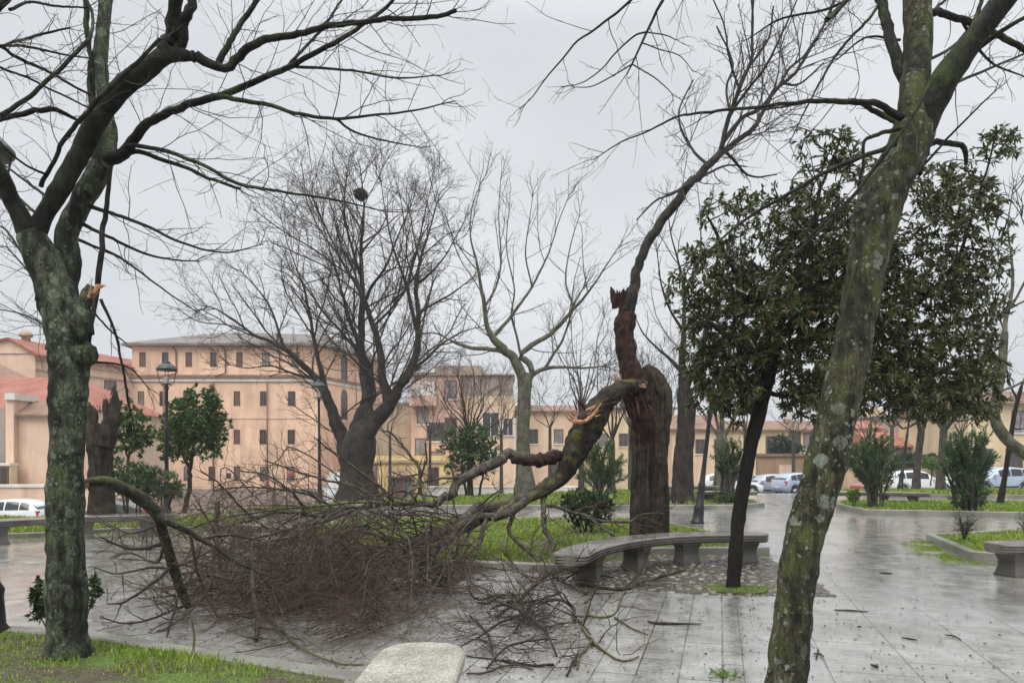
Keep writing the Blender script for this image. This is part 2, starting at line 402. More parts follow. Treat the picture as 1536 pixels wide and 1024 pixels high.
mm.set(Base_Color=mm.ramp(f_, [(.3, (.1, .04, .02)), (.5, (.38, .18, .085)), (.72, (.62, .44, .28))]), Roughness=.7); mm.bump(f_, .8, .02); M['wood'] = mm.m
mm = Mat('torn_red_wood'); f_ = mm.noise(mm.co(scale=(4, 4, .5)), 16, 6)
mm.set(Base_Color=mm.ramp(f_, [(.3, (.018, .008, .006)), (.6, (.1, .032, .018)), (.8, (.2, .075, .035))]), Roughness=.65); mm.bump(f_, 1., .04); M['wood_red'] = mm.m
M['grass'] = leaf_mat('wet_grass', (.1, .165, .012), (.25, .33, .035), (.24, .2, .07), .45, .3)
M['leaf_ever'] = leaf_mat('dark_evergreen_leaf', (.022, .03, .01), (.085, .098, .028), (.13, .035, .015), .3, .25)
M['leaf_laurel'] = leaf_mat('laurel_leaf', (.02, .045, .012), (.06, .115, .03), None, .3, .2)
M['leaf_olean'] = leaf_mat('oleander_leaf', (.025, .055, .022), (.075, .135, .05), None, .4, .3)
M['leaf_orange'] = leaf_mat('orange_tree_leaf', (.02, .055, .01), (.075, .13, .02), None, .35, .25)
M['leaf_box'] = leaf_mat('box_leaf', (.018, .036, .011), (.052, .092, .027), None, .35, .15)
M['leaf_lime'] = leaf_mat('young_green_leaf', (.06, .11, .02), (.16, .24, .05), None, .4, .3)
M['leaf_brown'] = leaf_mat('dead_leaf', (.03, .018, .01), (.11, .065, .03), (.2, .17, .05), .5, .1)
mm = Mat('lawn_soil'); c_ = mm.co(); a_ = mm.noise(c_, 1.4, 6, .65); b_ = mm.noise(c_, 25, 4)
k_ = mm.mix(mm.ramp(a_, [(.46, 0.), (.6, 1.)]), mm.ramp(b_, [(.3, (.035, .026, .016)), (.7, (.1, .08, .05))]), mm.ramp(b_, [(.3, (.045, .075, .01)), (.7, (.11, .17, .02))]))
mm.set(Base_Color=k_, Roughness=.8); mm.bump(b_, .8, .03); M['soil'] = mm.m
M['kerb'] = None
mm = Mat('granite_kerb'); c_ = mm.co(); a_ = mm.noise(c_, 1.2, 5); b_ = mm.noise(c_, 120, 2); 
k_ = mm.mix(1, mm.ramp(a_, [(.35, (.13, .125, .1)), (.7, (.3, .29, .26))]), mm.ramp(b_, [(.35, .6), (.65, 1.25)]), 'MULTIPLY')
mm.set(Base_Color=k_, Roughness=.32, Specular_IOR_Level=.55); mm.bump(b_, .35, .004); M['kerb'] = mm.m
def granite(name, lo, hi, rough=.3):
    m = Mat(name); c = m.co(); a = m.noise(c, 1.6, 6, .6); b = m.noise(c, 160, 2); s = m.noise(c, 22, 4)
    k = m.mix(m.ramp(a, [(.35, 0.), (.68, 1.)]), lo, hi); k = m.mix(1, k, m.ramp(b, [(.38, .55), (.6, 1.2)]), 'MULTIPLY')
    k = m.mix(m.ramp(s, [(.6, 0.), (.75, .5)]), k, tuple(x * .5 for x in lo))
    m.set(Base_Color=k, Roughness=m.ramp(a, [(.35, rough * .6), (.65, rough * 1.4)]), Specular_IOR_Level=.55); m.bump(b, .25, .003); return m.m
M['bench'] = granite('wet_granite_bench', (.13, .12, .104), (.27, .252, .22), .18)
mm = Mat('speckled_granite_bench'); c_ = mm.co(); a_ = mm.noise(c_, 2.6, 7, .65); b_ = mm.noise(c_, 75, 3, .6); s_ = mm.noise(c_, 9, 6, .7); p_ = mm.n('TexVoronoi', Vector=c_, Scale=60.).outputs['Distance']
k_ = mm.mix(mm.ramp(a_, [(.36, 0.), (.62, 1.)]), (.27, .255, .2), (.42, .405, .34)); k_ = mm.mix(1, k_, mm.ramp(b_, [(.36, .5), (.6, 1.2)]), 'MULTIPLY'); k_ = mm.mix(mm.ramp(s_, [(.58, 0.), (.7, .45)]), k_, (.17, .17, .12)); k_ = mm.mix(mm.ramp(p_, [(.1, .7), (.2, 0.)]), k_, (.09, .085, .07))
mm.set(Base_Color=k_, Roughness=mm.ramp(a_, [(.4, .2), (.6, .5)]), Specular_IOR_Level=.5); mm.bump(mm.math('ADD', b_, mm.math('MULTIPLY', p_, 1.2)), .5, .006); M['bench_near'] = mm.m
M['bench_leg'] = granite('grey_granite_leg', (.07, .064, .055), (.15, .138, .12), .45)
M['iron'] = plain('black_painted_iron', (.012, .012, .014), .4, 0, .5)
M['iron_hood'] = plain('dark_green_hood', (.025, .04, .035), .35)
M['glass'] = None
mm = Mat('lamp_glass'); mm.set(Base_Color=(.7, .72, .7), Roughness=.2, Transmission_Weight=.6, IOR=1.2); M['glass'] = mm.m

def paving():
    m = Mat('wet_stone_slabs'); th = math.radians(15.7)
    base = m.n('TexCoord').outputs['Object']
    rot = m.n('Mapping', Vector=base); rot.inputs['Rotation'].default_value = (0, 0, th)
    # across / along coordinates of the slab courses
    sp = m.n('SeparateXYZ'); m.l(rot.outputs[0], sp.inputs[0])
    def brick(w_, h_, off):
        mpn = m.n('Mapping', Vector=base); mpn.inputs['Rotation'].default_value = (0, 0, th + math.pi / 2); mpn.inputs['Location'].default_value = off
        return m.n('TexBrick', {'offset': .43, 'squash': 1.0}, Vector=mpn, Color1=(.25, .25, .25, 1), Color2=(.75, .75, .75, 1), Mortar=(0, 0, 0, 1), Scale=1., Mortar_Size=.009, Mortar_Smooth=.3, Bias=0., Brick_Width=w_, Row_Height=h_)
    b1 = brick(1.1, .31, (0, -.02, 0)); b2 = brick(.95, .62, (.3, -.17, 0))
    sel = m.math('GREATER_THAN', sp.outputs['X'], .17)
    mort = m.mix(sel, b1.outputs['Fac'], b2.outputs['Fac']); cell = m.mix(sel, b1.outputs['Color'], b2.outputs['Color'])
    c = m.co(); big = m.noise(c, .45, 6, .6); mid = m.noise(c, 3.2, 6, .62); fine = m.noise(c, 70, 3); spk = m.noise(c, 26, 5, .7)
    k = m.mix(m.ramp(mid, [(.32, 0.), (.7, 1.)]), (.205, .195, .172), (.43, .42, .39))
    k = m.mix(1, k, m.ramp(cell, [(0., .82), (1., 1.16)]), 'MULTIPLY')
    k = m.mix(1, k, m.ramp(spk, [(.3, .72), (.68, 1.2)]), 'MULTIPLY')
    k = m.mix(m.ramp(big, [(.5, 0.), (.68, .55)]), k, (.11, .09, .06))
    k = m.mix(m.math('MULTIPLY', mort, m.ramp(m.noise(c, 2.4, 4), [(.35, .15), (.65, .85)])), k, (.035, .032, .022))
    ro = m.ramp(m.math('ADD', m.math('MULTIPLY', big, .55), m.math('MULTIPLY', mid, .45)), [(.36, .05), (.5, .12), (.66, .24)])
    m.set(Base_Color=k, Roughness=ro, Specular_IOR_Level=.62, Coat_Weight=m.ramp(big, [(.4, 1.), (.62, .25)]), Coat_Roughness=m.ramp(mid, [(.35, .06), (.65, .25)]), Coat_IOR=1.33)
    h = m.math('ADD', m.math('MULTIPLY', spk, .5), m.math('MULTIPLY', mid, .8)); h = m.math('SUBTRACT', h, m.math('MULTIPLY', mort, .5))
    m.bump(m.math('ADD', h, m.math('MULTIPLY', fine, .3)), .4, .012)
    return m.m
M['paving'] = paving()
mm = Mat('wet_asphalt'); c_ = mm.co(); a_ = mm.noise(c_, .5, 5); b_ = mm.noise(c_, 60, 3)
mm.set(Base_Color=mm.ramp(a_, [(.35, (.06, .06, .06)), (.7, (.12, .12, .118))]), Roughness=mm.ramp(a_, [(.4, .12), (.65, .4)]), Specular_IOR_Level=.6); mm.bump(b_, .3, .01); M['asphalt'] = mm.m
mm = Mat('cobbles'); g_ = mm.n('NewGeometry'); b_ = mm.noise(mm.co(), 30, 4)
mm.set(Base_Color=mm.mix(1, mm.ramp(g_.outputs['Random Per Island'], [(0., (.05, .042, .03)), (.6, (.14, .125, .1)), (1., (.32, .3, .25))]), mm.ramp(b_, [(.3, .7), (.7, 1.15)]), 'MULTIPLY'), Roughness=.28, Specular_IOR_Level=.6)
mm.bump(b_, .4, .008); M['cobble'] = mm.m
mm = Mat('mud'); b_ = mm.noise(mm.co(), 18, 5); mm.set(Base_Color=mm.ramp(b_, [(.3, (.03, .022, .013)), (.7, (.1, .08, .045))]), Roughness=.4); mm.bump(b_, .6, .02); M['mud'] = mm.m
M['peach'] = stucco('peach_stucco', (.82, .56, .4), grime=.5); M['peach2'] = stucco('warm_peach_stucco', (.76, .545, .41), grime=.5); M['cream'] = stucco('cream_stucco', (.72, .58, .37))
M['tan'] = stucco('tan_plaster', (.47, .36, .25), grime=.55); M['pink'] = stucco('pink_plaster', (.6, .4, .33), grime=.5); M['yellow'] = stucco('yellow_plaster', (.75, .57, .26)); M['palepeach'] = stucco('pale_peach_plaster', (.72, .53, .37))
M['greywall'] = stucco('grey_brown_plaster', (.36, .29, .25), grime=.6); M['white'] = stucco('white_trim', (.72, .7, .64), grime=.3); M['brownwall'] = stucco('worn_brown_wall', (.4, .27, .16), grime=.6)
M['roof_grey'] = rooftile('grey_tile_roof', (.2, .175, .155), (.3, .26, .23)); M['roof_red'] = rooftile('red_tile_roof', (.36, .12, .08), (.5, .2, .14)); M['roof_brown'] = rooftile('brown_tile_roof', (.26, .15, .1), (.38, .24, .16)); M['roof_orange'] = rooftile('orange_tile_roof', (.48, .17, .1), (.56, .24, .14))
M['frame'] = plain('brown_frame', (.14, .07, .045), .6); M['pane'] = plain('dark_window', (.05, .045, .045), .15, 0, .6, .4, .8); M['pane_pale'] = plain('curtained_window', (.2, .19, .18), .15, 0, .6, .5, .8); M['shutter'] = plain('brown_shutter', (.13, .075, .055), .6)
M['pipe'] = plain('copper_brown_pipe', (.2, .09, .055), .5); M['doorgrey'] = plain('grey_metal_door', (.16, .16, .15), .5)

# ------------------------------------------------------------------ ground
def axis(segs):
    r = []
    for a, b, n in segs: r += list(np.linspace(a, b, n, endpoint=False))
    return np.array(r + [segs[-1][1]])
gx = axis([(-3000, -150, 5), (-150, -50, 16), (-50, 50, 84), (50, 150, 16), (150, 3000, 5)])
gy = axis([(-300, 0, 4), (0, 14, 8), (14, 64, 72), (64, 150, 12), (150, 4000, 6)])
def grid_obj(name, xs, ys, mat, dz=0, zf=None):
    XX, YY = np.meshgrid(xs, ys); Z = (zf or G)(XX, YY) + dz
    V = np.stack([XX, YY, Z], -1).reshape(-1, 3); nx, ny = len(xs), len(ys)
    i = np.arange(nx * ny).reshape(ny, nx)
    F = np.stack([i[:-1, :-1], i[:-1, 1:], i[1:, 1:], i[1:, :-1]], -1).reshape(-1, 4)
    return mesh_obj(name, V, [F], mat, None, True)
tag(grid_obj('paved_square', gx, gy, M['paving']), kind='structure')
# the streets behind the square
def strip(name, rows, mat, dz, n=40):
    """rows: near edge and far edge as functions of s in 0..1 -> (x,y)"""
    V = []; m = 14
    for s in np.linspace(0, 1, n):
        a = np.array(rows[0](s)); b = np.array(rows[1](s))
        for t in np.linspace(0, 1, m):
            q = a + (b - a) * t; V.append((q[0], q[1], g1(q[0], q[1]) + dz))
    i = np.arange(n * m).reshape(n, m); F = np.stack([i[:-1, :-1], i[1:, :-1], i[1:, 1:], i[:-1, 1:]], -1).reshape(-1, 4)
    return tag(mesh_obj(name, np.array(V), [F], mat), kind='structure')
strip('road', [lambda s: (-60 + 120 * s, 31 + 14 * min(1, max(0, (s * 120 - 25) / 30))), lambda s: (-60 + 120 * s, 66)], M['asphalt'], .03, 80)

def inpoly(px, py, poly):
    inside = np.zeros(len(px), bool); n = len(poly)
    for i in range(n):
        x0, y0 = poly[i]; x1, y1 = poly[(i + 1) % n]
        c = ((y0 > py) != (y1 > py)) & (px < (x1 - x0) * (py - y0) / ((y1 - y0) or 1e-9) + x0); inside ^= c
    return inside
def inset(poly, w_):
    Pn = np.array(poly, float); n = len(Pn); out = []
    area = .5 * sum(Pn[i][0] * Pn[(i + 1) % n][1] - Pn[(i + 1) % n][0] * Pn[i][1] for i in range(n))
    sg = 1 if area > 0 else -1
    for i in range(n):
        a, b, c = Pn[i - 1], Pn[i], Pn[(i + 1) % n]
        d1 = norm(b - a); d2 = norm(c - b); n1 = np.array([-d1[1], d1[0]]) * sg; n2 = np.array([-d2[1], d2[0]]) * sg
        bis = norm(n1 + n2); out.append(b + bis * w_ / max(.35, (bis * n1).sum()))
    return np.array(out)
def bed(poly, n_blades, blade=(.03, .09), kerb_h=.13, kerb_w=.14, seed=0, width=.006, soil_h=.09, bare=.45, label_patch=None):
    poly = np.array(poly, float)
    # densify and lay the kerb
    def dens(q):
        r = []
        for i in range(len(q)):
            a, b = q[i], q[(i + 1) % len(q)]; k = max(1, int(np.linalg.norm(b - a) / .9))
            r += [a + (b - a) * t / k for t in range(k)]
        return np.array(r)
    prof = [(0, -.12), (0, kerb_h - .015), (.015, kerb_h), (kerb_w - .015, kerb_h), (kerb_w, kerb_h - .015), (kerb_w, -.12)]
    rng = np.random.default_rng(seed + 50)
    outer = dens(poly); k = len(outer)
    inn = [inset(poly, w_) for w_, _ in prof]
    V = []
    for (w_, z), q in zip(prof, inn):
        dq = []
        for i in range(len(poly)):
            a, b = q[i], q[(i + 1) % len(q)]; kk = max(1, int(np.linalg.norm(poly[(i + 1) % len(poly)] - poly[i]) / .9))
            dq += [a + (b - a) * t / kk for t in range(kk)]
        for p in dq: V.append((p[0], p[1], g1(p[0], p[1]) + z + rng.normal() * .002))
    F = [(i * k + j, i * k + (j + 1) % k, (i + 1) * k + (j + 1) % k, (i + 1) * k + j) for i in range(len(prof) - 1) for j in range(k)]
    tag(mesh_obj('kerb', np.array(V), [np.array(F)], M['kerb'], None, False), kind='structure')
    q = inset(poly, kerb_w - .02)
    bm = bmesh.new(); bm.faces.new([bm.verts.new((p[0], p[1], 0)) for p in q])
    st = .5 if q[:, 1].max() < 20 else 1.2
    for ax in (0, 1):
        for t in np.arange(q[:, ax].min() + st, q[:, ax].max(), st):
            no = [0, 0, 0]; no[ax] = 1; co = [0, 0, 0]; co[ax] = t
            bmesh.ops.bisect_plane(bm, geom=bm.verts[:] + bm.edges[:] + bm.faces[:], plane_co=co, plane_no=no)
    for v in bm.verts:
        v.co.z = g1(v.co.x, v.co.y) + soil_h + .03 * mnoise.noise(Vector((v.co.x * .9, v.co.y * .9, seed)))
    me = bpy.data.meshes.new('lawn'); bm.to_mesh(me); bm.free(); me.materials.append(M['soil'])
    o = bpy.data.objects.new('lawn', me); C.objects.link(o); tag(o, kind='structure')
    if n_blades:
        lo, hi = q.min(0), q.max(0); px = rng.uniform(lo[0], hi[0], n_blades * 3); py = rng.uniform(lo[1], hi[1], n_blades * 3)
        ok = inpoly(px, py, q); px, py = px[ok], py[ok]
        d = np.array([mnoise.noise(Vector((x * 1.1, y * 1.1, seed + 3))) + .6 * mnoise.noise(Vector((x * 4, y * 4, seed))) for x, y in zip(px, py)])
        ok = d > rng.uniform(-.75, bare, len(d)) - .25; px, py, d = px[ok][:n_blades], py[ok][:n_blades], d[ok][:n_blades]
        m = len(px); h = rng.uniform(*blade, m) * (1 + .6 * d.clip(-.5, .8)); a = rng.uniform(0, 6.283, m); lean = rng.uniform(.1, .8, m)
        z = np.array(G(px, py)) + soil_h - .02
        b = np.stack([px, py, z], 1); dx = np.stack([np.cos(a), np.sin(a), 0 * a], 1); sx = np.stack([-np.sin(a), np.cos(a), 0 * a], 1)
        w_ = (width * rng.uniform(.6, 1.4, m))[:, None]; up = np.array([0, 0, 1.0])
        m1 = b + up * (h * .6)[:, None] + dx * (h * lean * .25)[:, None]; tp = b + up * (h * (1 - .25 * lean))[:, None] + dx * (h * lean)[:, None]
        VV = np.stack([b - sx * w_, b + sx * w_, m1 + sx * w_ * .8, m1 - sx * w_ * .8, tp], 1).reshape(-1, 3); i = (np.arange(m) * 5)[:, None]
        tag(mesh_obj('grass', VV, [i + np.array([[0, 1, 2, 3]]), i + np.array([[3, 2, 4]])], M['grass'], None, True), kind='stuff', label=label_patch)
    return poly
B_FRONT = bed([(-6.5, 6.95), (-4.69, 6.8), (-3.77, 6.62), (-1.89, 5.72), (-1.0, 5.3), (-.98, 2.6), (-6.5, 2.6)], 52000, (.015, .07), .06, .17, 1, .004, .045, .05)
B_MID = bed([(-3.6, 12.3), (-2.2, 11.2), (-.83, 10.55), (.65, 10.2), (1.3, 11.5), (2.4, 12.1), (4.25, 12.2), (4.25, 13.6), (3.4, 18.2), (-3.9, 18.4), (-4.4, 15)], 30000, (.03, .12), .13, .14, 2, .008, .1, .05)
bed([(-9.5, 24.6), (-3, 22.8), (7, 22.8), (8.2, 24), (9.5, 34), (3, 37), (-9, 38)], 26000, (.06, .16), .14, .16, 3, .014, .12, .6)
bed([(9.8, 20.6), (14, 19.4), (22, 18.6), (22, 24.2), (11, 25), (10.2, 23.3)], 22000, (.05, .14), .16, .16, 4, .012, .12, .5)
bed([(15, 29.4), (28, 28.6), (28, 36), (15.5, 36.5)], 9000, (.08, .2), .14, .16, 5, .02, .12, .5)
bed([(7.95, 14.2), (7.1, 11.5), (7.7, 11.0), (13.5, 11.6), (13.5, 15), (10, 15)], 20000, (.04, .11), .15, .14, 6, .008, .1, .5)
bed([(-15, 14.4), (-9.6, 14.7), (-8.6, 15.7), (-6.2, 16.1), (-5.7, 17.8), (-9, 20.5), (-16, 20)], 16000, (.06, .16), .1, .14, 7, .01, .08, .55)
bed([(-6.2, 20.2), (-5.4, 19.4), (-4.8, 21.6), (-8, 24.2), (-11.5, 25.5), (-11.8, 23)], 7000, (.06, .16), .12, .14, 8, .012, .1, .5)

# cobbles by the curved bench: domed stones bedded in mud
cob_poly = np.array([(1.35, 9.0), (2.3, 8.62), (3.7, 8.5), (3.9, 9.4), (4.1, 12.15), (2.4, 12.05), (1.3, 11.3), (.75, 10.1)])
cz = bmesh.new(); cz.faces.new([cz.verts.new((p[0], p[1], .004)) for p in cob_poly]); me = bpy.data.meshes.new('cobble_bedding'); cz.to_mesh(me); cz.free(); me.materials.append(M['mud'])
o = bpy.data.objects.new('cobble_bedding', me); C.objects.link(o); tag(o, kind='structure')
rng = np.random.default_rng(3); cen = []
for _ in range(9000):
    p = rng.uniform((.7, 8.4), (4.4, 12.2))
    if inpoly(p[:1], p[1:], cob_poly)[0] and all((p[0] - q[0]) ** 2 + (p[1] - q[1]) ** 2 > .0095 for q in cen): cen.append(p)
V = []; F = []; 
for p in cen:
    if (p[0] - 2.74) ** 2 + (p[1] - 8.95) ** 2 < .11: continue
    r = rng.uniform(.03, .06); e = rng.uniform(.65, 1.0); a = rng.uniform(0, 3.14); b = len(V); hh = rng.uniform(.006, .026)
    for rr, zz in ((1, -.01), (.93, .55), (.6, .95), (0.05, 1.)):
        for k in range(8):
            t = k * math.pi / 4; x_, y_ = r * rr * math.cos(t) * (1 + .12 * rng.normal() * (rr > .5)), r * rr * e * math.sin(t)
            V.append((p[0] + x_ * math.cos(a) - y_ * math.sin(a), p[1] + x_ * math.sin(a) + y_ * math.cos(a), hh * zz))
    F += [(b + i * 8 + k, b + i * 8 + (k + 1) % 8, b + i * 8 + 8 + (k + 1) % 8, b + i * 8 + 8 + k) for i in range(3) for k in range(8)]
tag(mesh_obj('cobblestones', np.array(V), [np.array(F)], M['cobble']), kind='structure')

# ------------------------------------------------------------------ benches
def bench(label, path, width=.46, h=.45, legs=(.2, .8), mat='bench', group='stone benches of the square', end=.2, z0=None):
    path = np.array(path, float); S = spline(np.c_[path, np.zeros(len(path))], 60)[:, :2]
    c = S.mean(0); gz = g1(*c) if z0 is None else z0
    root = thing('stone_bench', label, 'bench', (c[0], c[1], gz), group)
    T = norm(np.gradient(S, axis=0)); Nn = np.stack([-T[:, 1], T[:, 0]], 1)
    s = np.concatenate([[0], np.cumsum(np.linalg.norm(np.diff(S, axis=0), axis=1))])
    q = np.unique(np.concatenate([np.linspace(0, s[-1], 60), np.linspace(0, end, 14) ** 1, s[-1] - np.linspace(0, end, 14)]))
    S = np.stack([np.interp(q, s, S[:, i]) for i in (0, 1)], 1); Nn = np.stack([np.interp(q, s, Nn[:, i]) for i in (0, 1)], 1); Nn = norm(Nn)
    e = np.minimum(q, q[-1] - q).clip(0, end) / end
    hw = width / 2 * (1 - (1 - e) ** 2.6) ** (1 / 2.6); hw = np.maximum(hw, .012)
    lay = [(h, .018), (h - .014, .003), (h - .032, 0), (h - .033, .05), (h - .05, .05), (h - .051, .004), (h - .074, .004), (h - .075, .055), (h - .092, .055), (h - .093, .012), (h - .116, .014), (h - .117, .06), (h - .13, .06), (h - .131, .03), (h - .15, .05)]
    lay = [(h - (h - z) * .86, i) for z, i in lay]
    ring = [(z, +1, i) for z, i in lay] + [(z, -1, i) for z, i in lay[::-1]]
    n = len(q); V = []
    for j in range(n):
        for z, sg, ins in ring:
            w_ = max(hw[j] - ins, .004); p = S[j] + Nn[j] * sg * w_; V.append((p[0], p[1], gz + z))
    m = len(ring); F = [(j * m + k, j * m + (k + 1) % m, (j + 1) * m + (k + 1) % m, (j + 1) * m + k) for j in range(n - 1) for k in range(m)]
    mesh_obj('seat', np.array(V), [np.array(F), np.array([list(range(m))[::-1], [(n - 1) * m + k for k in range(m)]])], M[mat], root, False)
    for t in legs:
        p = np.array([np.interp(t * q[-1], q, S[:, i]) for i in (0, 1)]); nn = norm(np.array([np.interp(t * q[-1], q, Nn[:, i]) for i in (0, 1)])); tt = np.array([nn[1], -nn[0]])
        pr = [(0, .5), (.03, .5), (.035, .47), (.1, .42), (.16, .385), (.165, .41), (.19, .41), (.195, .385), (.24, .42), (.28, .47), (h - .14, .5), (h - .125, .5)]
        V = []
        for z, k in pr:
            for a, b in ((-1, -1), (1, -1), (1, 1), (-1, 1)):
                w2 = p + nn * a * k * width * .7 + tt * b * k * .31; V.append((w2[0], w2[1], gz + z - .012 * (z == 0)))
        F = [(i * 4 + k, i * 4 + (k + 1) % 4, i * 4 + 4 + (k + 1) % 4, i * 4 + 4 + k) for i in range(len(pr) - 1) for k in range(4)] + [(3, 2, 1, 0), tuple(len(V) - 4 + k for k in range(4))]
        mesh_obj('leg', np.array(V), [np.array(F)], M['bench_leg'], root, False)
    return root
bench('pale speckled stone bench end cut off by the bottom edge, nearest of all benches', [(-.58, 2.2), (-.56, 3.0), (-.555, 3.8), (-.53, 4.62)], .53, .45, (.2, .75), 'bench_near', end=.32)
bench('long wet curved stone bench in front of the broken tree', [(.66, 8.75), (.98, 9.6), (1.55, 10.45), (2.3, 11.05), (3.1, 11.3), (3.9, 11.3)], .47, .45, (.22, .5, .72, .93))
bench('grey stone bench beside the small bed, cut off by the right edge', [(6.45, 9.95), (7.2, 10.1), (8.2, 10.3), (9.4, 10.2)], .5, .45, (.12, .8))
bench('long curved stone bench behind the mossy left trunk', [(-11, 12.3), (-9.9, 13.3), (-9.0, 14.2), (-8.2, 14.8), (-6.95, 15.25)], .48, .45, (.1, .4, .68, .9))
bench('stone bench end half hidden by the fallen twigs', [(-3.35, 11.85), (-3.75, 12.5), (-4.4, 12.9), (-5.2, 13.0)], .46, .45, (.12, .8))
bench('stone bench between two clipped oleanders in the right bed', [(10.2, 24.6), (11.4, 24.9), (12.6, 24.7), (13.6, 24.0)], .6, .46, (.62, .86))
bench('upper of two far stone benches beside the slanted lamp post', [(6.2, 29.6), (7.2, 30.0), (8.4, 30.2)], .5, .45, (.2, .8))
bench('lower of two far stone benches beside the slanted lamp post', [(6.3, 25.2), (7.2, 25.5), (8.4, 25.3)], .5, .45, (.2, .8))

# ------------------------------------------------------------------ street lamps
def lamp(label, base, h=4.65, lean=(0, 0), group='black street lamps of the square'):
    root = thing('street_lamp', label, 'street lamp', base, group)
    prof = [(.17, 0), (.17, .06), (.14, .1), (.125, .35), (.135, .42), (.1, .48), (.085, .9), (.095, .96), (.07, 1.02), (.055, 1.5), (.05, 2.6), (.065, 2.64), (.065, 2.7), (.045, 2.76), (.04, h - .85), (.06, h - .82), (.06, h - .76), (.03, h - .72)]
    MB().lathe(prof, 12).build('post', M['iron'], root, True, True)
    f = MB(); zb, zt = h - .74, h - .27
    for k in range(4):
        a = k * math.pi / 2 + .6; ca, sa = math.cos(a), math.sin(a)
        f.tube([(.03 * ca, .03 * sa, zb), (.13 * ca, .13 * sa, zb + .03), (.19 * ca, .19 * sa, zb + .12), (.25 * ca, .25 * sa, zt)], .011, 5)
    f.lathe([(.1, zb + .05), (.12, zb + .05), (.12, zb + .075), (.1, zb + .075)], 12)
    f.build('lantern_frame', M['iron'], root, True, True)
    hd = MB().lathe([(.27, zt - .03), (.29, zt), (.28, zt + .03), (.2, zt + .12), (.13, zt + .17), (.11, zt + .175)], 16).build('hood', M['iron_hood'], root, True, True)
    MB().lathe([(.1, 0), (.11, .03), (.06, .07), (.03, .09), (.04, .115), (.0, .14)], 12, (0, 0, zt + .17)).build('finial', M['iron'], hd, True, True)
    MB().lathe([(.02, zb), (.055, zb + .04), (.07, zb + .2), (.05, zb + .3), (.02, zb + .33)], 10).build('bulb', M['glass'], root, True, True)
    root.rotation_euler = (lean[0], lean[1], 0); return root
def lamp_at(label, u, d, lean=(0, 0), h=4.65): return lamp(label, (X(u, d), d, g1(X(u, d), d) - .02), h, lean)
lamp_at('black lamp post right of the tall round-crowned shrub, before the peach convent', 250, 21)
lamp_at('black lamp post directly left of the big nest tree', 480, 27.5, (0, -.01), 4.9)
lamp_at('slanted black lamp post behind the long curved bench, its lantern hidden in leaves', 1046, 18, (0, .115), 4.4)
lamp_at('thin black lamp post leaning between the two right oleanders', 1349, 33, (0, .13), 4.9)
lamp('black lamp post cut by the left edge, lantern corner and base showing', (-4.69, 6.62, 0), 4.62, (0, -.021))

# ------------------------------------------------------------------ buildings
def wall_prism(name, foot, z0, z1, mat, parent):
    """foot: corner list (x,y), counter-clockwise from above"""
    n = len(foot); V = [(x, y, z0) for x, y in foot] + [(x, y, z1) for x, y in foot]
    F = [(i, (i + 1) % n, n + (i + 1) % n, n + i) for i in range(n)]
    return mesh_obj(name, np.array(V), [np.array(F), np.array([list(range(n, 2 * n))])], mat, parent, False)
WRNG = np.random.default_rng(77)
def add_window(parent, p, n2, w_, h, arch=False, shut=False, sill=True, mat='frame', pane='pane', fw=.09):
    """p: centre on the wall; n2: outward horizontal unit normal"""
    n3 = np.array([n2[0], n2[1], 0]); t = np.array([-n2[1], n2[0], 0]); up = np.array([0, 0, 1.0]); p = np.array(p)
    def rect(mb, a0, a1, b0, b1, d0, d1):
        V = [p + t * a + up * b + n3 * c for c in (d0, d1) for b in (b0, b1) for a in (a0, a1)]
        mb.add(V, [(0, 1, 3, 2), (4, 6, 7, 5), (0, 4, 5, 1), (2, 3, 7, 6), (0, 2, 6, 4), (1, 5, 7, 3)])
    W, H_ = w_ / 2, h / 2; f = MB()
    rect(f, -W - fw, -W, -H_, H_, -.05, .06); rect(f, W, W + fw, -H_, H_, -.05, .06)
    if arch:
        k = 8; outer = []; inner = []
        for i in range(k + 1):
            a = math.pi * i / k; outer.append((math.cos(a) * (W + fw), H_ + math.sin(a) * (W + fw))); inner.append((math.cos(a) * W, H_ + math.sin(a) * W))
        V = [p + t * a + up * b + n3 * .06 for a, b in outer + inner]; f.add(V, [(i, i + 1, k + 2 + i, k + 1 + i) for i in range(k)])
    else: rect(f, -W - fw, W + fw, H_, H_ + fw, -.05, .061)
    rect(f, -.025, .025, -H_, H_, .0, .035)
    fr = f.build('window', M[mat], parent)
    if sill: s = MB(); rect(s, -W - fw - .06, W + fw + .06, -H_ - .1, -H_ - .003, -.04, .12); s.build('sill', M['white'] if not shut else M[mat], fr)
    g = MB(); rect(g, -W, W, -H_, H_, -.04, .012)
    if arch: g.add([p + t * a + up * b + n3 * .012 for a, b in inner], [tuple(range(k + 1))])
    g.build('pane', M['shutter'] if shut else M['pane_pale' if WRNG.random() < .35 else pane], fr)
    return fr
def pipe(parent, pts, r=.07): return MB().tube(pts, r, 6).build('downpipe', M['pipe'], parent, True)

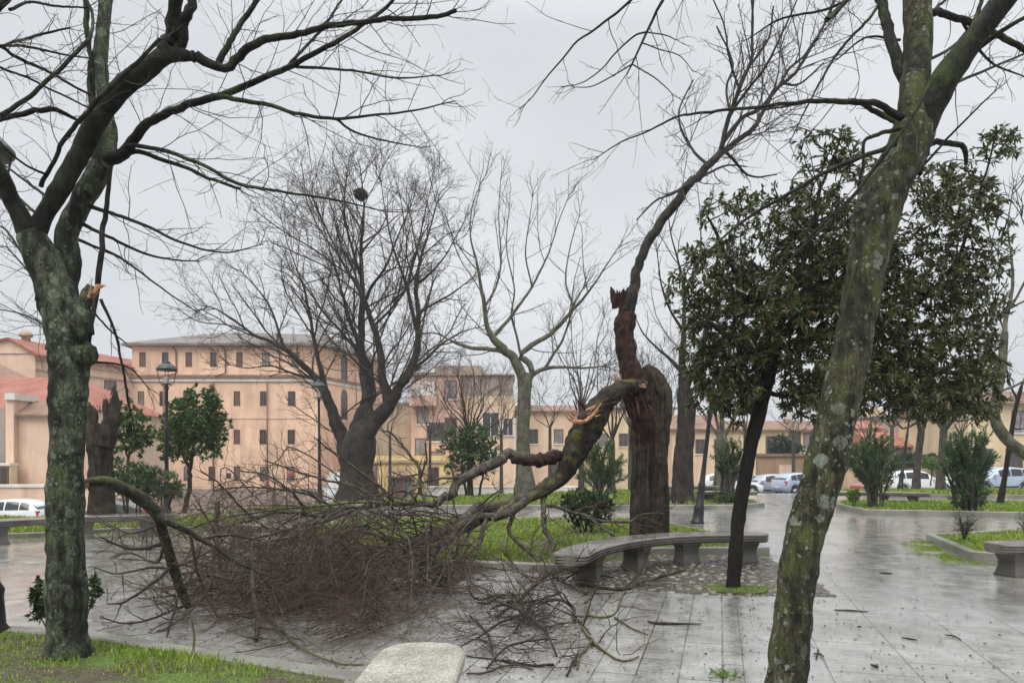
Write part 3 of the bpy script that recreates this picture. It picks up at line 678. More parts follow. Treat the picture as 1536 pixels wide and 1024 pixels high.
# the big peach convent
D = 69.0
A_, B_, C_, D2, E_ = (X(198, D), D), (X(476, D), D), (X(573, 81.6), 81.6), (-24., 88.), (-36.5, 84.)
ze, zs = Zv(516, D), Zv(567, D)
conv = thing('convent', 'large four-storey peach building with grey hipped roof and rows of small windows', 'building', (-27, 76, -2.0))
wall_prism('wall', [A_, B_, C_, D2, E_], -2.6, ze, M['peach'], conv)
wall_prism('plinth', [(A_[0] - .06, A_[1] - .08), (B_[0] + .03, B_[1] - .08), (C_[0] + .08, C_[1]), D2, E_], -2.6, Zv(733, D), M['greywall'], conv)
ctr = np.array([-26.5, 77.])
def grow(p, k): q = np.array(p) - ctr; return tuple(ctr + q * (1 + k / np.linalg.norm(q)))
eav = [grow(p, .9) for p in (A_, B_, C_, D2, E_)]
r1, r2 = (-30.5, 76.5), (-19.6, 77.5); zr_ = Zv(499, 76.5)
V = [(*p, ze + .02) for p in eav] + [(*r1, zr_), (*r2, zr_)] + [(*p, ze - .2) for p in eav]
mesh_obj('roof', np.array(V), [np.array([(0, 1, 6, 5), (3, 4, 5, 6)]), np.array([(1, 2, 6), (2, 3, 6), (4, 0, 5)]), np.array([(i, (i + 1) % 5, 7 + (i + 1) % 5, 7 + i)[::-1] for i in range(5)]), np.array([[11, 10, 9, 8, 7]])], M['roof_grey'], conv, False)
def belt(z0, z1, out_, mat, nm, part=conv):
    q = [(A_[0] - out_, A_[1] - out_), (B_[0] + out_ * .4, B_[1] - out_), (C_[0] + out_, C_[1] + .2), (D2[0], D2[1] + out_), (E_[0] - out_, E_[1])]
    return wall_prism(nm, q, z0, z1, M[mat], part)
belt(zs - .32, zs, .16, 'white', 'cornice'); belt(zs + .003, zs + .28, .3, 'roof_brown', 'cornice_tiles'); belt(Zv(628, D), Zv(625, D), .05, 'peach2', 'string_course')
zw = lambda zy: Zv(470 + zy / 3.5317, D)
ux = lambda zx: 170 + zx / 3.5317
for zy, xs in ((246, (155, 275, 400, 530, 668, 808, 962)), (452, (147, 262, 387, 520, 655, 797, 945)), (655, (147, 262, 387, 520, 655, 795, 943)), (850, (262, 390, 522, 655, 797, 940))):
    for x_ in xs:
        u = ux(x_); add_window(conv, (X(u, D), D, zw(zy)), (0, -1), .56 if x_ > 700 else .46, 1.3, shut=(x_ in (155, 400, 668, 655)), fw=.06, sill=False)
nB = norm(np.array([C_[1] - B_[1], -(C_[0] - B_[0])]))
def onB(t): return np.array(B_) + (np.array(C_) - np.array(B_)) * t
for u, v, w_, h, ar in ((516, 555, .95, 2.0, True), (516, 612, 1.0, 2.6, True), (545, 553, .7, 1.3, False), (556, 558, .7, 1.3, False), (545, 610, .7, 1.5, False)):
    # ray onto the end wall
    best = min(np.linspace(0, 1, 400), key=lambda t: abs((onB(t)[0] / onB(t)[1]) * FPX + 768 - u)); q = onB(best)
    add_window(conv, (q[0], q[1], Zv(v, q[1])), nB, w_, h, ar)
for x0, x1 in ((310, 336), (575, 597), (862, 882)):
    xa, xb = X(ux(x0), D), X(ux(x1), D)
    pipe(conv, [(xa, D - .15, ze - .1), (xb - .05, D - .15, zw(195)), (xb, D - .15, zw(215)), (xb, D - .15, zw(318)), (xb - .9, D - .42, zw(334))])
    pipe(conv, [(xb - 1.1, D - .25, zs - .35), (xb - 1.1, D - .22, -1.9)])
# small notices on the convent wall
tag(MB().box(X(340, D), X(346.5, D), D - .08, D - .0, Zv(717, D), Zv(709, D)).build('wall_notice', plain('navy_sign', (.02, .03, .07), .4)), 'small dark blue notice on the peach convent wall', 'sign')
tag(MB().box(X(413, D), X(417, D), D - .1, D - .02, Zv(723, D), Zv(711, D)).build('hanging_sign', plain('pale_green_sign', (.45, .62, .42), .4)), 'narrow pale green hanging sign on the peach wall', 'sign')
tag(MB().box(X(433, D), X(442, D), D - .55, D - .03, Zv(713, D), Zv(709.5, D)).build('red_awning', plain('red_awning_cloth', (.4, .03, .03), .6)), 'little red awning over a low window of the peach convent', 'awning')

# left wing with gable
wing = thing('side_wing', 'peach wing with low red tiled roof and round chimney joining the convent', 'building', (-40, 66, -2))
wa, wb = (-38.3, 59.4), (A_[0] + .05, 69.0); ze2 = 9.95
wall_prism('wall', [(-44.5, 59.4), wa, wb, (-36.5, 80), (-44.5, 80)], -2.6, ze2, M['peach2'], wing)
V = [(-44.6, 59.3, ze2), (-38.2, 59.3, ze2), (-40.2, 59.3, 11.1), (-44.6, 59.3, 10.4)]
mesh_obj('gable', np.array(V), [np.array([[0, 1, 2, 3]])], M['peach2'], wing, False)
V = [(-37.9, 59.0, ze2 - .1), (A_[0] + .3, 69.2, ze2 + .05), (-37.4, 76, 11.35), (-40.2, 59.0, 11.2), (-45.2, 59.0, 10.3), (-45.2, 76, 10.3)]
V += [(x, y, z - .16) for x, y, z in V]
mesh_obj('roof', np.array(V), [np.array([(0, 1, 2, 3), (3, 2, 5, 4), (0, 3, 9, 6), (3, 4, 10, 9), (1, 0, 6, 7)])], M['roof_red'], wing, False)
MB().lathe([(.35, 0), (.33, .9), (.5, .95), (.5, 1.2), (.2, 1.5)], 10, (X(39, 61), 61, 10.6)).build('chimney', M['tan'], wing, True)
nW = norm(np.array([wb[1] - wa[1], -(wb[0] - wa[0])]))
for z, o_ in ((8.6, .08), (9.35, .12)):
    a0 = np.array(wa) + nW * o_; b0 = np.array(wb) + nW * o_
    V = [(*a0, z), (*b0, z), (*b0, z + .14), (*a0, z + .14), (*(np.array(wa) - nW * .1), z + .14), (*(np.array(wb) - nW * .1), z + .14), (*(np.array(wa) - nW * .1), z), (*(np.array(wb) - nW * .1), z)]
    mesh_obj('string_course', np.array(V), [np.array([(0, 1, 2, 3), (3, 2, 5, 4), (1, 0, 6, 7)])], M['tan'], wing, False)
for t, v in ((.74, 579), (.35, 690), (.75, 690)):
    q = np.array(wa) + (np.array(wb) - np.array(wa)) * t; add_window(wing, (q[0], q[1], Zv(v, q[1])), nW, 1.1, .8, sill=False)

# near low houses on the left
d0 = 45.0
hou = thing('red_roofed_house', 'low peach house with red tiled roof and white parapet post behind left car', 'house', (-30, 47, -2))
zl = Zv(612, d0)
wall_prism('wall', [(-40, d0), (X(146, d0), d0), (X(146, d0), 54), (-40, 54)], -2.5, zl, M['peach2'], hou)
V = [(-40.5, d0 - .5, zl - .1), (X(150, d0), d0 - .5, zl - .1), (X(118, 49.5), 49.5, Zv(566, 49.5)), (-40.5, 49.5, Zv(566, 49.5)), (X(150, d0), 54.4, zl - .1), (-40.5, 54.4, zl - .1)]
V += [(x, y, z - .18) for x, y, z in V[:2]]
mesh_obj('roof', np.array(V), [np.array([(0, 1, 2, 3), (3, 2, 4, 5), (0, 6, 7, 1)]), np.array([(1, 4, 2)])], M['roof_red'], hou, False)
V = [(-41, 49.6, Zv(568, 49.6)), (X(55, 49.6), 49.6, Zv(572, 49.6)), (X(-6, 53), 53, Zv(543, 53)), (-43, 53, Zv(530, 53)), (X(70, 56), 56, Zv(572, 49.6)), (-43, 56, 5.)]
mesh_obj('upper_roof', np.array(V), [np.array([(0, 1, 2, 3), (3, 2, 4, 5)]), np.array([(1, 4, 2)])], M['roof_brown'], hou, False)
MB().box(X(12, 43.4), X(24, 43.4), 43.2, 45.2, -2.3, Zv(600, 43.4)).build('corner_post', M['peach2'], hou)
MB().box(X(11, 43.3), X(26, 43.3), 43.05, 45.25, Zv(600, 43.4), Zv(590, 43.4)).build('post_cap', M['white'], hou)
MB().box(X(24.2, 43.4), X(84, 43.4), 43.6, 44.98, -2.3, Zv(622, 43.4)).build('lean_to_wall', M['peach2'], hou)
V = [(X(22, 43.2), 43.25, Zv(621, 43.2)), (X(90, 43.2), 43.25, Zv(622, 43.2)), (X(90, 44.9), 44.95, Zv(602, 44.9)), (X(22, 44.9), 44.95, Zv(600, 44.9))]; V += [(x, y, z - .12) for x, y, z in V]
mesh_obj('lean_to_roof', np.array(V), [np.array([(0, 1, 2, 3), (0, 4, 5, 1), (1, 5, 6, 2)])], M['roof_brown'], hou, False)
MB().box(-40, X(10, 43.6), 43.7, 44.95, -2.3, Zv(612, 43.6)).build('left_bay', M['greywall'], hou)
pipe(hou, [(X(9.5, 43.3), 43.5, Zv(612, 43.3)), (X(9.5, 43.3), 43.5, Zv(690, 43.3))], .1)
MB().box(-40, X(17, 42.6), 42.5, 43.1, -2.3, Zv(698, 42.6)).build('garden_wall', M['cream'], hou)
MB().box(-40, X(18, 42.6), 42.4, 43.2, Zv(698, 42.6), Zv(694, 42.6)).build('coping', M['white'], hou)
add_window(hou, (X(2, 42.5), 42.5, Zv(715, 42.5)), (0, -1), .7, 1.0, sill=False)
sw = thing('street_wall', 'low peach street wall with pale coping behind white hatchback', 'wall', (-32, 40.5, -2))
MB().box(-45, X(208, 41), 40.6, 41, -2.5, Zv(730, 41)).build('wall', M['peach2'], sw); MB().box(-45, X(208, 41) + .05, 40.52, 41.08, Zv(730, 41), Zv(726, 41)).build('coping', M['white'], sw)

def block(name, label, cat, u0, u1, d, depth, v_top, mat, wins=(), roof=None, roofmat='roof_brown', rise=0, zb=-3.0, over=.4, roof_u=None, winmat='frame', shut=False, ppane='pane', eave_t=.15):
    x0, x1 = X(u0, d), X(u1, d); zt = Zv(v_top, d)
    root = thing(name, label, cat, ((x0 + x1) / 2, d + depth / 2, -1))
    wall_prism('wall', [(x0, d), (x1, d), (x1, d + depth), (x0, d + depth)], zb, zt, M[mat], root)
    if roof:
        o_ = over; a = [(x0 - o_, d - o_), (x1 + o_, d - o_), (x1 + o_, d + depth + o_), (x0 - o_, d + depth + o_)]
        if roof == 'flat':
            MB().box(x0 - o_, x1 + o_, d - o_, d + depth + o_, zt + .002, zt + eave_t + .12).build('roof', M[roofmat], root)
        elif roof == 'parapet':
            MB().box(x0 - .1, x1 + .1, d - .1, d + .25, zt + .002, zt + .25).build('parapet', M[roofmat], root)
        else:
            ym = d + depth / 2; hx = min(depth / 2, (x1 - x0) * .3) if roof == 'hip' else -o_
            R = [(x0 + hx, ym), (x1 - hx, ym)]
            V = [(*p, zt) for p in a] + [(*p, zt + rise) for p in R] + [(*p, zt - eave_t) for p in a]
            mesh_obj('roof', np.array(V), [np.array([(0, 1, 5, 4), (2, 3, 4, 5)]), np.array([(1, 2, 5), (3, 0, 4)]), np.array([(i, 6 + i, 6 + (i + 1) % 4, (i + 1) % 4) for i in range(4)]), np.array([(9, 8, 7, 6)])], M[roofmat], root, False)
    for wn in wins:
        u, v, w_, h = wn[:4]; add_window(root, (X(u, d), d, Zv(v, d)), (0, -1), w_, h, shut=shut, sill=len(wn) < 5, mat=winmat, pane=ppane)
    return root
block('blank_walled_building', 'tan windowless wall with stepped top right of the convent', 'building', 548, 623, 74, 10, 607, 'tan', roof='parapet', roofmat='greywall')
pk = block('apartment_building', 'pink four-storey building with pale loggia behind the bare bushy tree', 'building', 617, 690, 70, 9, 563, 'pink', [(634, 624, .9, 1.5), (631, 671, .9, 1.6), (655, 648, 1.7, 1.7), (676, 585, 1.0, 1.7), (676, 640, 1., 1.6), (655, 690, 1., 1.5)], roof='flat', roofmat='greywall', over=.25)
MB().box(X(621, 70), X(653, 70), 69.6, 69.97, Zv(593, 70), Zv(573, 70)).build('loggia_screen', M['white'], pk); MB().box(X(616, 70), X(656, 70), 69.1, 69.97, Zv(609, 70), Zv(594, 70)).build('balcony', M['pink'], pk)
MB().box(X(652, 73), X(722, 73), 73, 77, Zv(563, 70) + .2, Zv(548, 73)).build('roof_storey', M['greywall'], pk)
block('grey_topped_building', 'peach building with grey-brown top storey behind the pale bare tree', 'building', 691, 772, 71, 9, 594, 'palepeach', [(736, 636, 1.5, 2.2), (736, 690, 1.2, 1.6), (762, 640, .9, 1.6)], winmat='white')
g2 = bpy.data.objects['grey_topped_building']; wall_prism('top_storey', [(X(691, 71), 71.05), (X(770, 71), 71.05), (X(770, 71), 79), (X(691, 71), 79)], Zv(594, 71) + .003, Zv(563, 71), M['greywall'], g2)
MB().box(X(690, 71), X(772, 71), 70.8, 79, Zv(563, 71) + .003, Zv(561, 71)).build('roof', M['tan'], g2)
yb = block('yellow_building', 'low yellow building with grey shed below the tan wall', 'building', 540, 668, 62, 8, 683, 'yellow', [(650, 716, .8, 1.6), (556, 712, .9, 1.6)])
MB().box(X(540, 62), X(668, 62), 61.8, 61.97, Zv(694, 62), Zv(690, 62)).build('string_course', M['tan'], yb)
sh = thing('tiled_shed', 'small grey shed with sloping brown tiled roof before yellow building', 'shed', (X(598, 58), 59, -1.6))
MB().box(X(582, 58), X(616, 58), 58, 60.5, -2.4, Zv(712, 58)).build('wall', M['doorgrey'], sh)
V = [(X(578, 57.6), 57.6, Zv(713, 58)), (X(620, 57.6), 57.6, Zv(713, 58)), (X(616, 60.5), 60.5, Zv(703, 58)), (X(582, 60.5), 60.5, Zv(703, 58))]; V += [(x, y, z - .15) for x, y, z in V]
mesh_obj('roof', np.array(V), [np.array([(0, 1, 2, 3), (0, 4, 5, 1), (1, 5, 6, 2), (3, 7, 4, 0)])], M['roof_brown'], sh, False)
MB().box(X(590, 58), X(604, 58), 57.93, 57.995, -2.2, Zv(716, 58)).build('door', M['shutter'], sh)
block('long_cream_building', 'low peach building with thin tiled eave behind the slender bare trees', 'building', 774, 874, 75, 10, 616, 'palepeach', [(800, 655, .8, 1.4), (838, 655, .8, 1.4), (830, 706, .9, 1.6)], roof='gable', roofmat='roof_brown', rise=.9)
block('pale_long_building', 'longer pale cream building just left of the broken trunk', 'building', 876, 1012, 79, 10, 611, 'cream', [(905, 660, .8, 1.3), (935, 660, .8, 1.3), (925, 704, .9, 1.6), (1000, 660, .8, 1.3)], roof='hip', roofmat='roof_grey', rise=1.2)
block('brown_roofed_house', 'cream house with brown roof behind the thick bare trunk', 'house', 1008, 1092, 70, 9, 643, 'palepeach', [(1022, 670, .7, 1.3), (1050, 670, .7, 1.3), (1078, 670, .7, 1.3)], roof='gable', roofmat='roof_brown', rise=1.6)
cb = block('long_low_house', 'cream house with chimney and pale brown roof right of the evergreen trunk', 'house', 1090, 1262, 72, 10, 644, 'cream', [(1156, 668, .8, 1.7), (1164.5, 668, .8, 1.7), (1175, 668, .8, 1.7), (1192, 660, 1., 1.5), (1214, 662, 1, 1.5)], roof='gable', roofmat='roof_brown', rise=1.1)
MB().box(X(1178, 75), X(1186, 75), 75, 75.6, 4.4, Zv(628, 75)).build('chimney', M['brownwall'], cb)
rw = thing('ruined_wall', 'worn brown retaining wall with tiled top behind parked cars', 'wall', (X(1185, 60), 60.4, -1))
MB().box(X(1138, 60), X(1236, 60), 60, 60.7, -2, Zv(684, 60)).build('wall', M['brownwall'], rw); MB().box(X(1136, 60), X(1238, 60), 59.8, 60.9, Zv(684, 60) + .002, Zv(680, 60)).build('coping', M['roof_brown'], rw)
MB().box(X(1168, 60), X(1192, 60), 59.9, 59.98, -1.6, Zv(697, 60)).build('blocked_gate', M['peach2'], rw)
block('yellow_house', 'yellow house showing above red roof just right of the lichen trunk', 'house', 1270, 1324, 82, 8, 614, 'yellow')
block('red_hipped_house', 'pale house with red roof just right of the lichen trunk', 'house', 1262, 1322, 76, 7, 642, 'palepeach', roof='gable', roofmat='roof_red', rise=.95)
block('grey_house', 'grey house with white gutter between the red roofs', 'house', 1318, 1362, 78, 7, 624, 'greywall', roof='flat', roofmat='white')
block('low_red_roof_house', 'long low house with orange tiled roof behind the right oleanders', 'house', 1318, 1464, 64, 7, 668, 'palepeach', [(1380, 689, 2.6, 1.9, 0), (1406, 689, 1.5, 2.0, 0), (1345, 690, 1.5, 2.0, 0), (1440, 690, 1.2, 2.0, 0)], roof='gable', roofmat='roof_orange', rise=1.25)
block('flat_roofed_house', 'tan house with flat eaves above the orange roof', 'house', 1372, 1470, 80, 8, 642, 'tan', [(1395, 660, 1.2, 1.6)], roof='flat', roofmat='greywall')
block('tall_cream_building', 'tall cream building with dark windows at the right edge', 'building', 1452, 1640, 56, 10, 604, 'cream', [(1530, 633, 1.1, 1.6), (1521, 690, 1.1, 1.7), (1575, 633, 1.1, 1.6), (1575, 690, 1.1, 1.7), (1478, 690, .9, 1.6)], roof='gable', roofmat='roof_brown', rise=1.3, winmat='shutter')
block('distant_house', 'far pale house with brown roof above the tan flat roofs', 'house', 1395, 1450, 100, 8, 632, 'peach2', roof='gable', roofmat='roof_brown', rise=1.2)
# low whitish parapet of the street behind the middle beds
MB()
pw = thing('parapet_wall', 'low pale parapet wall along the street behind the middle lawn', 'wall', (X(730, 44), 44, -1))
MB().box(X(640, 44), X(870, 44), 44, 44.35, -2.2, Zv(731, 44)).build('wall', M['white'], pw); MB().box(X(640, 44) - .05, X(870, 44) + .05, 43.95, 44.4, Zv(731, 44) + .002, Zv(729, 44)).build('coping', M['white'], pw)

# ------------------------------------------------------------------ cars
def paint(name, col, metal=.0):
    m = Mat(name); m.set(Base_Color=col, Roughness=.28, Metallic=metal, Specular_IOR_Level=.5, Coat_Weight=.6, Coat_Roughness=.06); return m.m
CARP = {'white': paint('white_paint', (.72, .73, .73)), 'silver': paint('silver_paint', (.42, .46, .5), .3), 'grey': paint('grey_paint', (.2, .22, .23), .3), 'dark': paint('dark_paint', (.025, .028, .035)), 'red': paint('red_paint', (.3, .02, .02)), 'blue': paint('pale_blue_paint', (.38, .45, .55), .2)}
M['carglass'] = plain('car_glass', (.02, .024, .026), .06, 0, .8, .1); M['tyre'] = plain('tyre_rubber', (.015, .015, .015), .8); M['rim'] = plain('alloy_rim', (.4, .4, .41), .35, .6)
mm = Mat('tail_lens'); mm.set(Base_Color=(.45, .02, .015), Roughness=.2); M['tail'] = mm.m
mm = Mat('head_lens'); mm.set(Base_Color=(.75, .78, .8), Roughness=.12); M['head'] = mm.m
M['trim'] = plain('black_plastic_trim', (.02, .02, .022), .6); M['plate'] = plain('white_plate', (.7, .7, .66), .4)
STY = {  # station x (0 front .. 1 rear), bottom, belt, roof, half width
 'hatch': [(0, .42, .52, .54, .55), (.015, .25, .64, .66, .72), (.06, .2, .72, .74, .80), (.17, .19, .83, .86, .84), (.255, .19, .9, .94, .855), (.40, .19, .93, 1.36, .86), (.50, .19, .94, 1.45, .86), (.66, .19, .95, 1.46, .86), (.82, .19, .97, 1.40, .85), (.90, .2, .98, 1.28, .83), (.965, .24, .96, 1.0, .79), (.99, .32, .8, .82, .72), (1., .42, .6, .62, .6)],
 'van': [(0, .42, .7, .72, .7), (.015, .28, .95, .97, .86), (.06, .22, 1.1, 1.14, .92), (.13, .22, 1.2, 1.26, .95), (.22, .22, 1.28, 1.95, .96), (.3, .22, 1.3, 2.25, .97), (.5, .22, 1.3, 2.36, .97), (.75, .22, 1.3, 2.36, .97), (.95, .22, 1.3, 2.32, .97), (.985, .24, 1.3, 2.26, .95), (.995, .34, 1.2, 2.2, .9), (1., .45, .9, .95, .85)]}
def car(label, loc, rz, col, style='hatch', length=4.0, group='parked cars around the square', scale=1.0):
    root = thing('parked_van' if style == 'van' else 'parked_car', label, 'van' if style == 'van' else 'car', loc, group)
    st = np.array(STY[style]); xs = st[:, 0]
    q = np.unique(np.concatenate([np.linspace(0, 1, 41), xs])); I = [np.interp(q, xs, st[:, k]) for k in range(5)]
    wx = (.19, .80); wr = .31 * scale
    V = []; m = 14
    for j, x in enumerate(q):
        zb, zt, zr2, hw = I[1][j], I[2][j], I[3][j], I[4][j]
        for k_ in wx:
            dx = abs(x - k_) * length
            if dx < wr + .06: zb = max(zb, min(zt - .1, .31 + math.sqrt(max((wr + .06) ** 2 - dx * dx, 0))))
        tum = .2 * (zr2 - zt)
        half = [(hw * .9, zb), (hw * .985, zb + .04), (hw, zb + .5 * (zt - zb)), (hw * .97, zt), (hw * .95 - tum * .5, zt + .55 * (zr2 - zt)), (hw * .9 - tum, zr2 - .04 * (zr2 - zt > .1)), (hw * .55, zr2 + .03 * (zr2 - zt > .1))]
        y = (x - .5) * length
        V += [(y, h_, z) for h_, z in half] + [(y, -h_, z) for h_, z in half[::-1]]
    n = len(q); V = np.array(V)
    F = [(j * m + k, j * m + (k + 1) % m, (j + 1) * m + (k + 1) % m, (j + 1) * m + k) for j in range(n - 1) for k in range(m)]
    mesh_obj('body', V, [np.array(F)[:, ::-1], np.array([list(range(m)), [(n - 1) * m + k for k in range(m)][::-1]])], CARP[col], root, True, True)
    Vr = V.reshape(n, m, 3)
    def patch(name, x0, x1, k0, k1, mat, off, zin=(.08, .92)):
        """a panel lying on the body between stations x0..x1, ring columns k0..k1"""
        xs2 = np.linspace(x0, x1, 8); W = []
        for x in xs2:
            a = np.array([np.interp(x, q, Vr[:, k0, i]) for i in range(3)]); b = np.array([np.interp(x, q, Vr[:, k1, i]) for i in range(3)])
            mid = np.array([np.interp(x, q, Vr[:, (k0 + k1) // 2, i]) for i in range(3)]) if abs(k1 - k0) > 1 else (a + b) / 2
            for t in (zin[0], .5, zin[1]): W.append((a + (b - a) * t if abs(k1 - k0) == 1 else ((1 - t) * (1 - 2 * t) * a + 4 * t * (1 - t) * mid + t * (2 * t - 1) * b)) + np.array(off))
        f = [(3 * i + k, 3 * i + k + 1, 3 * i + k + 4, 3 * i + k + 3) for i in range(7) for k in (0, 1)]
        return mesh_obj(name, np.array(W), [np.array(f)], mat, root, True, True)
    if style == 'hatch': spans = ((.40, .565), (.585, .75), (.765, .875)); ws = (.265, .39); rsp = (.905, .96)
    else: spans = ((.2, .33),); ws = (.14, .215); rsp = (.9855, .994)
    for s0, s1 in spans:
        patch('side_window', s0, s1, 3, 5, M['carglass'], (0, .014, .0)); patch('side_window', s0, s1, 10, 8, M['carglass'], (0, -.014, .0))
    for nm, (x0, x1) in (('windscreen', ws), ('rear_window', rsp)):
        W = []
        for x in np.linspace(x0, x1, 6):
            a = np.array([np.interp(x, q, Vr[:, 5, i]) for i in range(3)]); a[2] += .012; sg = -1 if nm == 'windscreen' else 1
            for yy in (-.92, -.5, 0, .5, .92): W.append((a[0] + sg * .012, a[1] * yy, a[2] + .028 * (1 - yy * yy)))
        mesh_obj(nm, np.array(W), [np.array([(5 * i + k, 5 * i + k + 1, 5 * i + 6 + k, 5 * i + 5 + k) for i in range(5) for k in range(4)])], M['carglass'], root, True, True)
    patch('side_trim', .24, .74, 1, 2, M['trim'], (0, .008, 0), (.3, .6)); patch('side_trim', .24, .74, 12, 11, M['trim'], (0, -.008, 0), (.3, .6))
    zh = .62 if style == 'hatch' else .85
    for s in (1, -1):
        hwf = np.interp(.045, q, I[4]); x_ = (.03 - .5) * length
        MB().add([(x_ - .04, s * (hwf - .3), zh - .06), (x_ + .1, s * (hwf + .015), zh - .05), (x_ + .14, s * (hwf + .01), zh + .07), (x_ + .0, s * (hwf - .3), zh + .04), (x_ + .2, s * (hwf - .1), zh)], [(0, 1, 2, 3), (0, 4, 1), (1, 4, 2), (2, 4, 3), (3, 4, 0)]).build('headlight', M['head'], root, False, True)
        hr = np.interp(.975, q, I[4]); xr = (.975 - .5) * length; zt_ = .95 if style == 'hatch' else 1.2
        MB().box(xr - .12, xr + .035, min(s * (hr - .17), s * (hr + .015)), max(s * (hr - .17), s * (hr + .015)), zt_ - .28, zt_).build('tail_light', M['tail'], root, False, True)
        MB().lathe([(.0, 0), (.05, .005), (.09, .03), (.1, .08)], 8).box(-.001, .001, -.001, .001, 0, .002)
        mx_ = ws[0] + .04; ym = np.interp(mx_, q, I[4]); MB().box((mx_ - .5) * length, (mx_ - .5) * length + .13, min(s * ym * .96, s * (ym + .17)), max(s * ym * .96, s * (ym + .17)), .93 if style == 'hatch' else 1.25, 1.07 if style == 'hatch' else 1.5).build('wing_mirror', CARP[col], root, False, True)
        for k_ in wx:
            wxp = (k_ - .5) * length; hw2 = np.interp(k_, q, I[4])
            def disc(pr, nm, mat, par):
                mb = MB(); mb.lathe(pr, 20); Vv = np.concatenate(mb.v); Vv = np.stack([Vv[:, 0] + wxp, s * (hw2 - .02 - Vv[:, 2]), Vv[:, 1] + .31], 1); mb.v = [Vv]; return mb.build(nm, mat, par, True, True)
            wh = disc([(.31, .02), (.31, .17), (.29, .19), (.2, .19), (.2, .0), (.29, .0), (.31, .02)], 'wheel', M['tyre'], root)
            disc([(.2, .012), (.18, .03), (.05, .035), (.04, .02)], 'rim', M['rim'], wh)
    MB().box(length / 2 * .985, length / 2 + .012, -.26, .26, .5, .62).build('number_plate', M['plate'], root, False, True)
    root.rotation_euler = (0, 0, rz); root.scale = (scale,) * 3
    return root
def car_at(label, u, d, rz, col, style='hatch', length=4.0, dz=0): return car(label, (X(u, d), d, g1(X(u, d), d) + dz + .035), rz, col, style, length)
PI = math.pi
car_at('white hatchback at the left edge seen over the bench', 14, 35.5, .02, 'white', length=3.75)
car_at('dark car mostly hidden behind the hollow stump', 172, 36, .0, 'dark', length=3.9)
car_at('white van half behind the big nest tree trunk', 511, 45, -PI * .5 + .3, 'white', 'van', 4.4)
car_at('pale blue hatchback with red tail light showing, partly behind lichen trunk', 1201, 49, PI + .35, 'blue', length=3.8)
car_at('silver hatchback nose-left beside the pale blue hatchback', 1150, 52, .1, 'silver', length=4.1)
car_at('white car right behind the dark evergreen trunk', 1096, 50, PI - .1, 'white', length=4.1)
car_at('dark grey car behind the evergreen trunk, farther than the white one', 1118, 57, .0, 'grey', length=4.2)
car_at('white hatchback behind the thin leaning lamp post', 1372, 46, PI + .05, 'white', length=4.0)
car_at('dark red car peeping between the right oleander and the white hatchback', 1325, 50, .0, 'red', length=4.0)
car_at('white car nose hidden by the right oleander trunks', 1432, 48, .05, 'white', length=4.0)
car_at('pale blue grey car farthest right behind the thin dark tree', 1492, 42, .15, 'blue', length=4.1)

def moss_line(pts, n, wd, seed, h=(.015, .05)):
    r = np.random.default_rng(seed); pts = np.array(pts, float); S_ = spline(np.c_[pts, np.zeros(len(pts))], 60)[:, :2]; i = r.integers(0, 59, n); t = r.random((n, 1))
    q = S_[i] * (1 - t) + S_[i + 1] * t; nn = norm(np.stack([-(S_[i + 1] - S_[i])[:, 1], (S_[i + 1] - S_[i])[:, 0]], 1)); q = q + nn * np.abs(r.normal(size=(n, 1))) * wd
    d = np.array([mnoise.noise(Vector((x * 2.2, y * 2.2, seed))) for x, y in q]); q = q[d > -.1]; m = len(q)
    p = np.c_[q, np.full(m, .004)]; dr = r.normal(size=(m, 3)) * np.array([.6, .6, .2]) + np.array([0, 0, .8])
    tag(leaf_mesh('moss', p, dr, r.uniform(*h, m), .008, M['grass'], None, r), kind='stuff')
moss_line([(7.9, 14.0), (7.05, 11.5), (7.75, 10.9), (9.5, 10.9)], 9000, -.22, 61)
moss_line([(-4.7, 6.86), (-3.77, 6.68), (-1.89, 5.78), (-1.0, 5.36)], 2500, .03, 62, (.01, .03))
moss_line([(-15, 14.3), (-9.6, 14.6), (-8.5, 15.6), (-6.2, 16.0)], 6000, -.3, 63)
moss_line([(1.3, 11.4), (2.4, 12.0), (4.2, 12.1)], 2500, -.08, 64)

# ------------------------------------------------------------------ trees
def wob(rows, amp, seed, n=None):
    """slight natural crookedness"""
    S = spline(rows, n or max(10, len(rows) * 5)); r = np.random.default_rng(seed)
    off = np.cumsum(r.normal(size=(len(S), 3)), 0); off -= np.linspace(0, 1, len(S))[:, None] * off[-1]
    S[:, :3] += off * amp * S[:, 3:4]; return S


def shards(name, spots, mat, parent, seed):
    """splinters of torn wood: (u,v,d, du,dv, count, spread px, length px)"""
    r = np.random.default_rng(seed); k = 0
    for u, v, d, du, dv, n, sp_, ln0 in spots:
        mb = MB()
        for _ in range(n):
            cu, cv = u + r.normal() * sp_, v + r.normal() * sp_ * .5; L0 = ln0 * r.uniform(.4, 1.2); an = math.atan2(dv, du) + r.normal() * .22
            p0 = P(cu, cv, d + r.normal() * .03); p1 = P(cu + L0 * math.cos(an), cv + L0 * math.sin(an), d + r.normal() * .06); w_ = r.uniform(.008, .02)
            ax = norm(p1 - p0); s1_ = norm(np.cross(ax, [0.3, 1, .2])); s2_ = np.cross(ax, s1_); m_ = p0 * .55 + p1 * .45
            q = [p0 + s1_ * w_, p0 - s1_ * w_ * .6 + s2_ * w_ * .7, p0 - s1_ * w_ * .6 - s2_ * w_ * .7, m_ + s1_ * w_ * .8, m_ - s1_ * w_ * .5 + s2_ * w_ * .5, m_ - s1_ * w_ * .5 - s2_ * w_ * .5, p1]
            mb.add(q, [(0, 1, 4, 3), (1, 2, 5, 4), (2, 0, 3, 5), (3, 4, 6), (4, 5, 6), (5, 3, 6), (2, 1, 0)])
        mb.build(name, M[mat], parent)

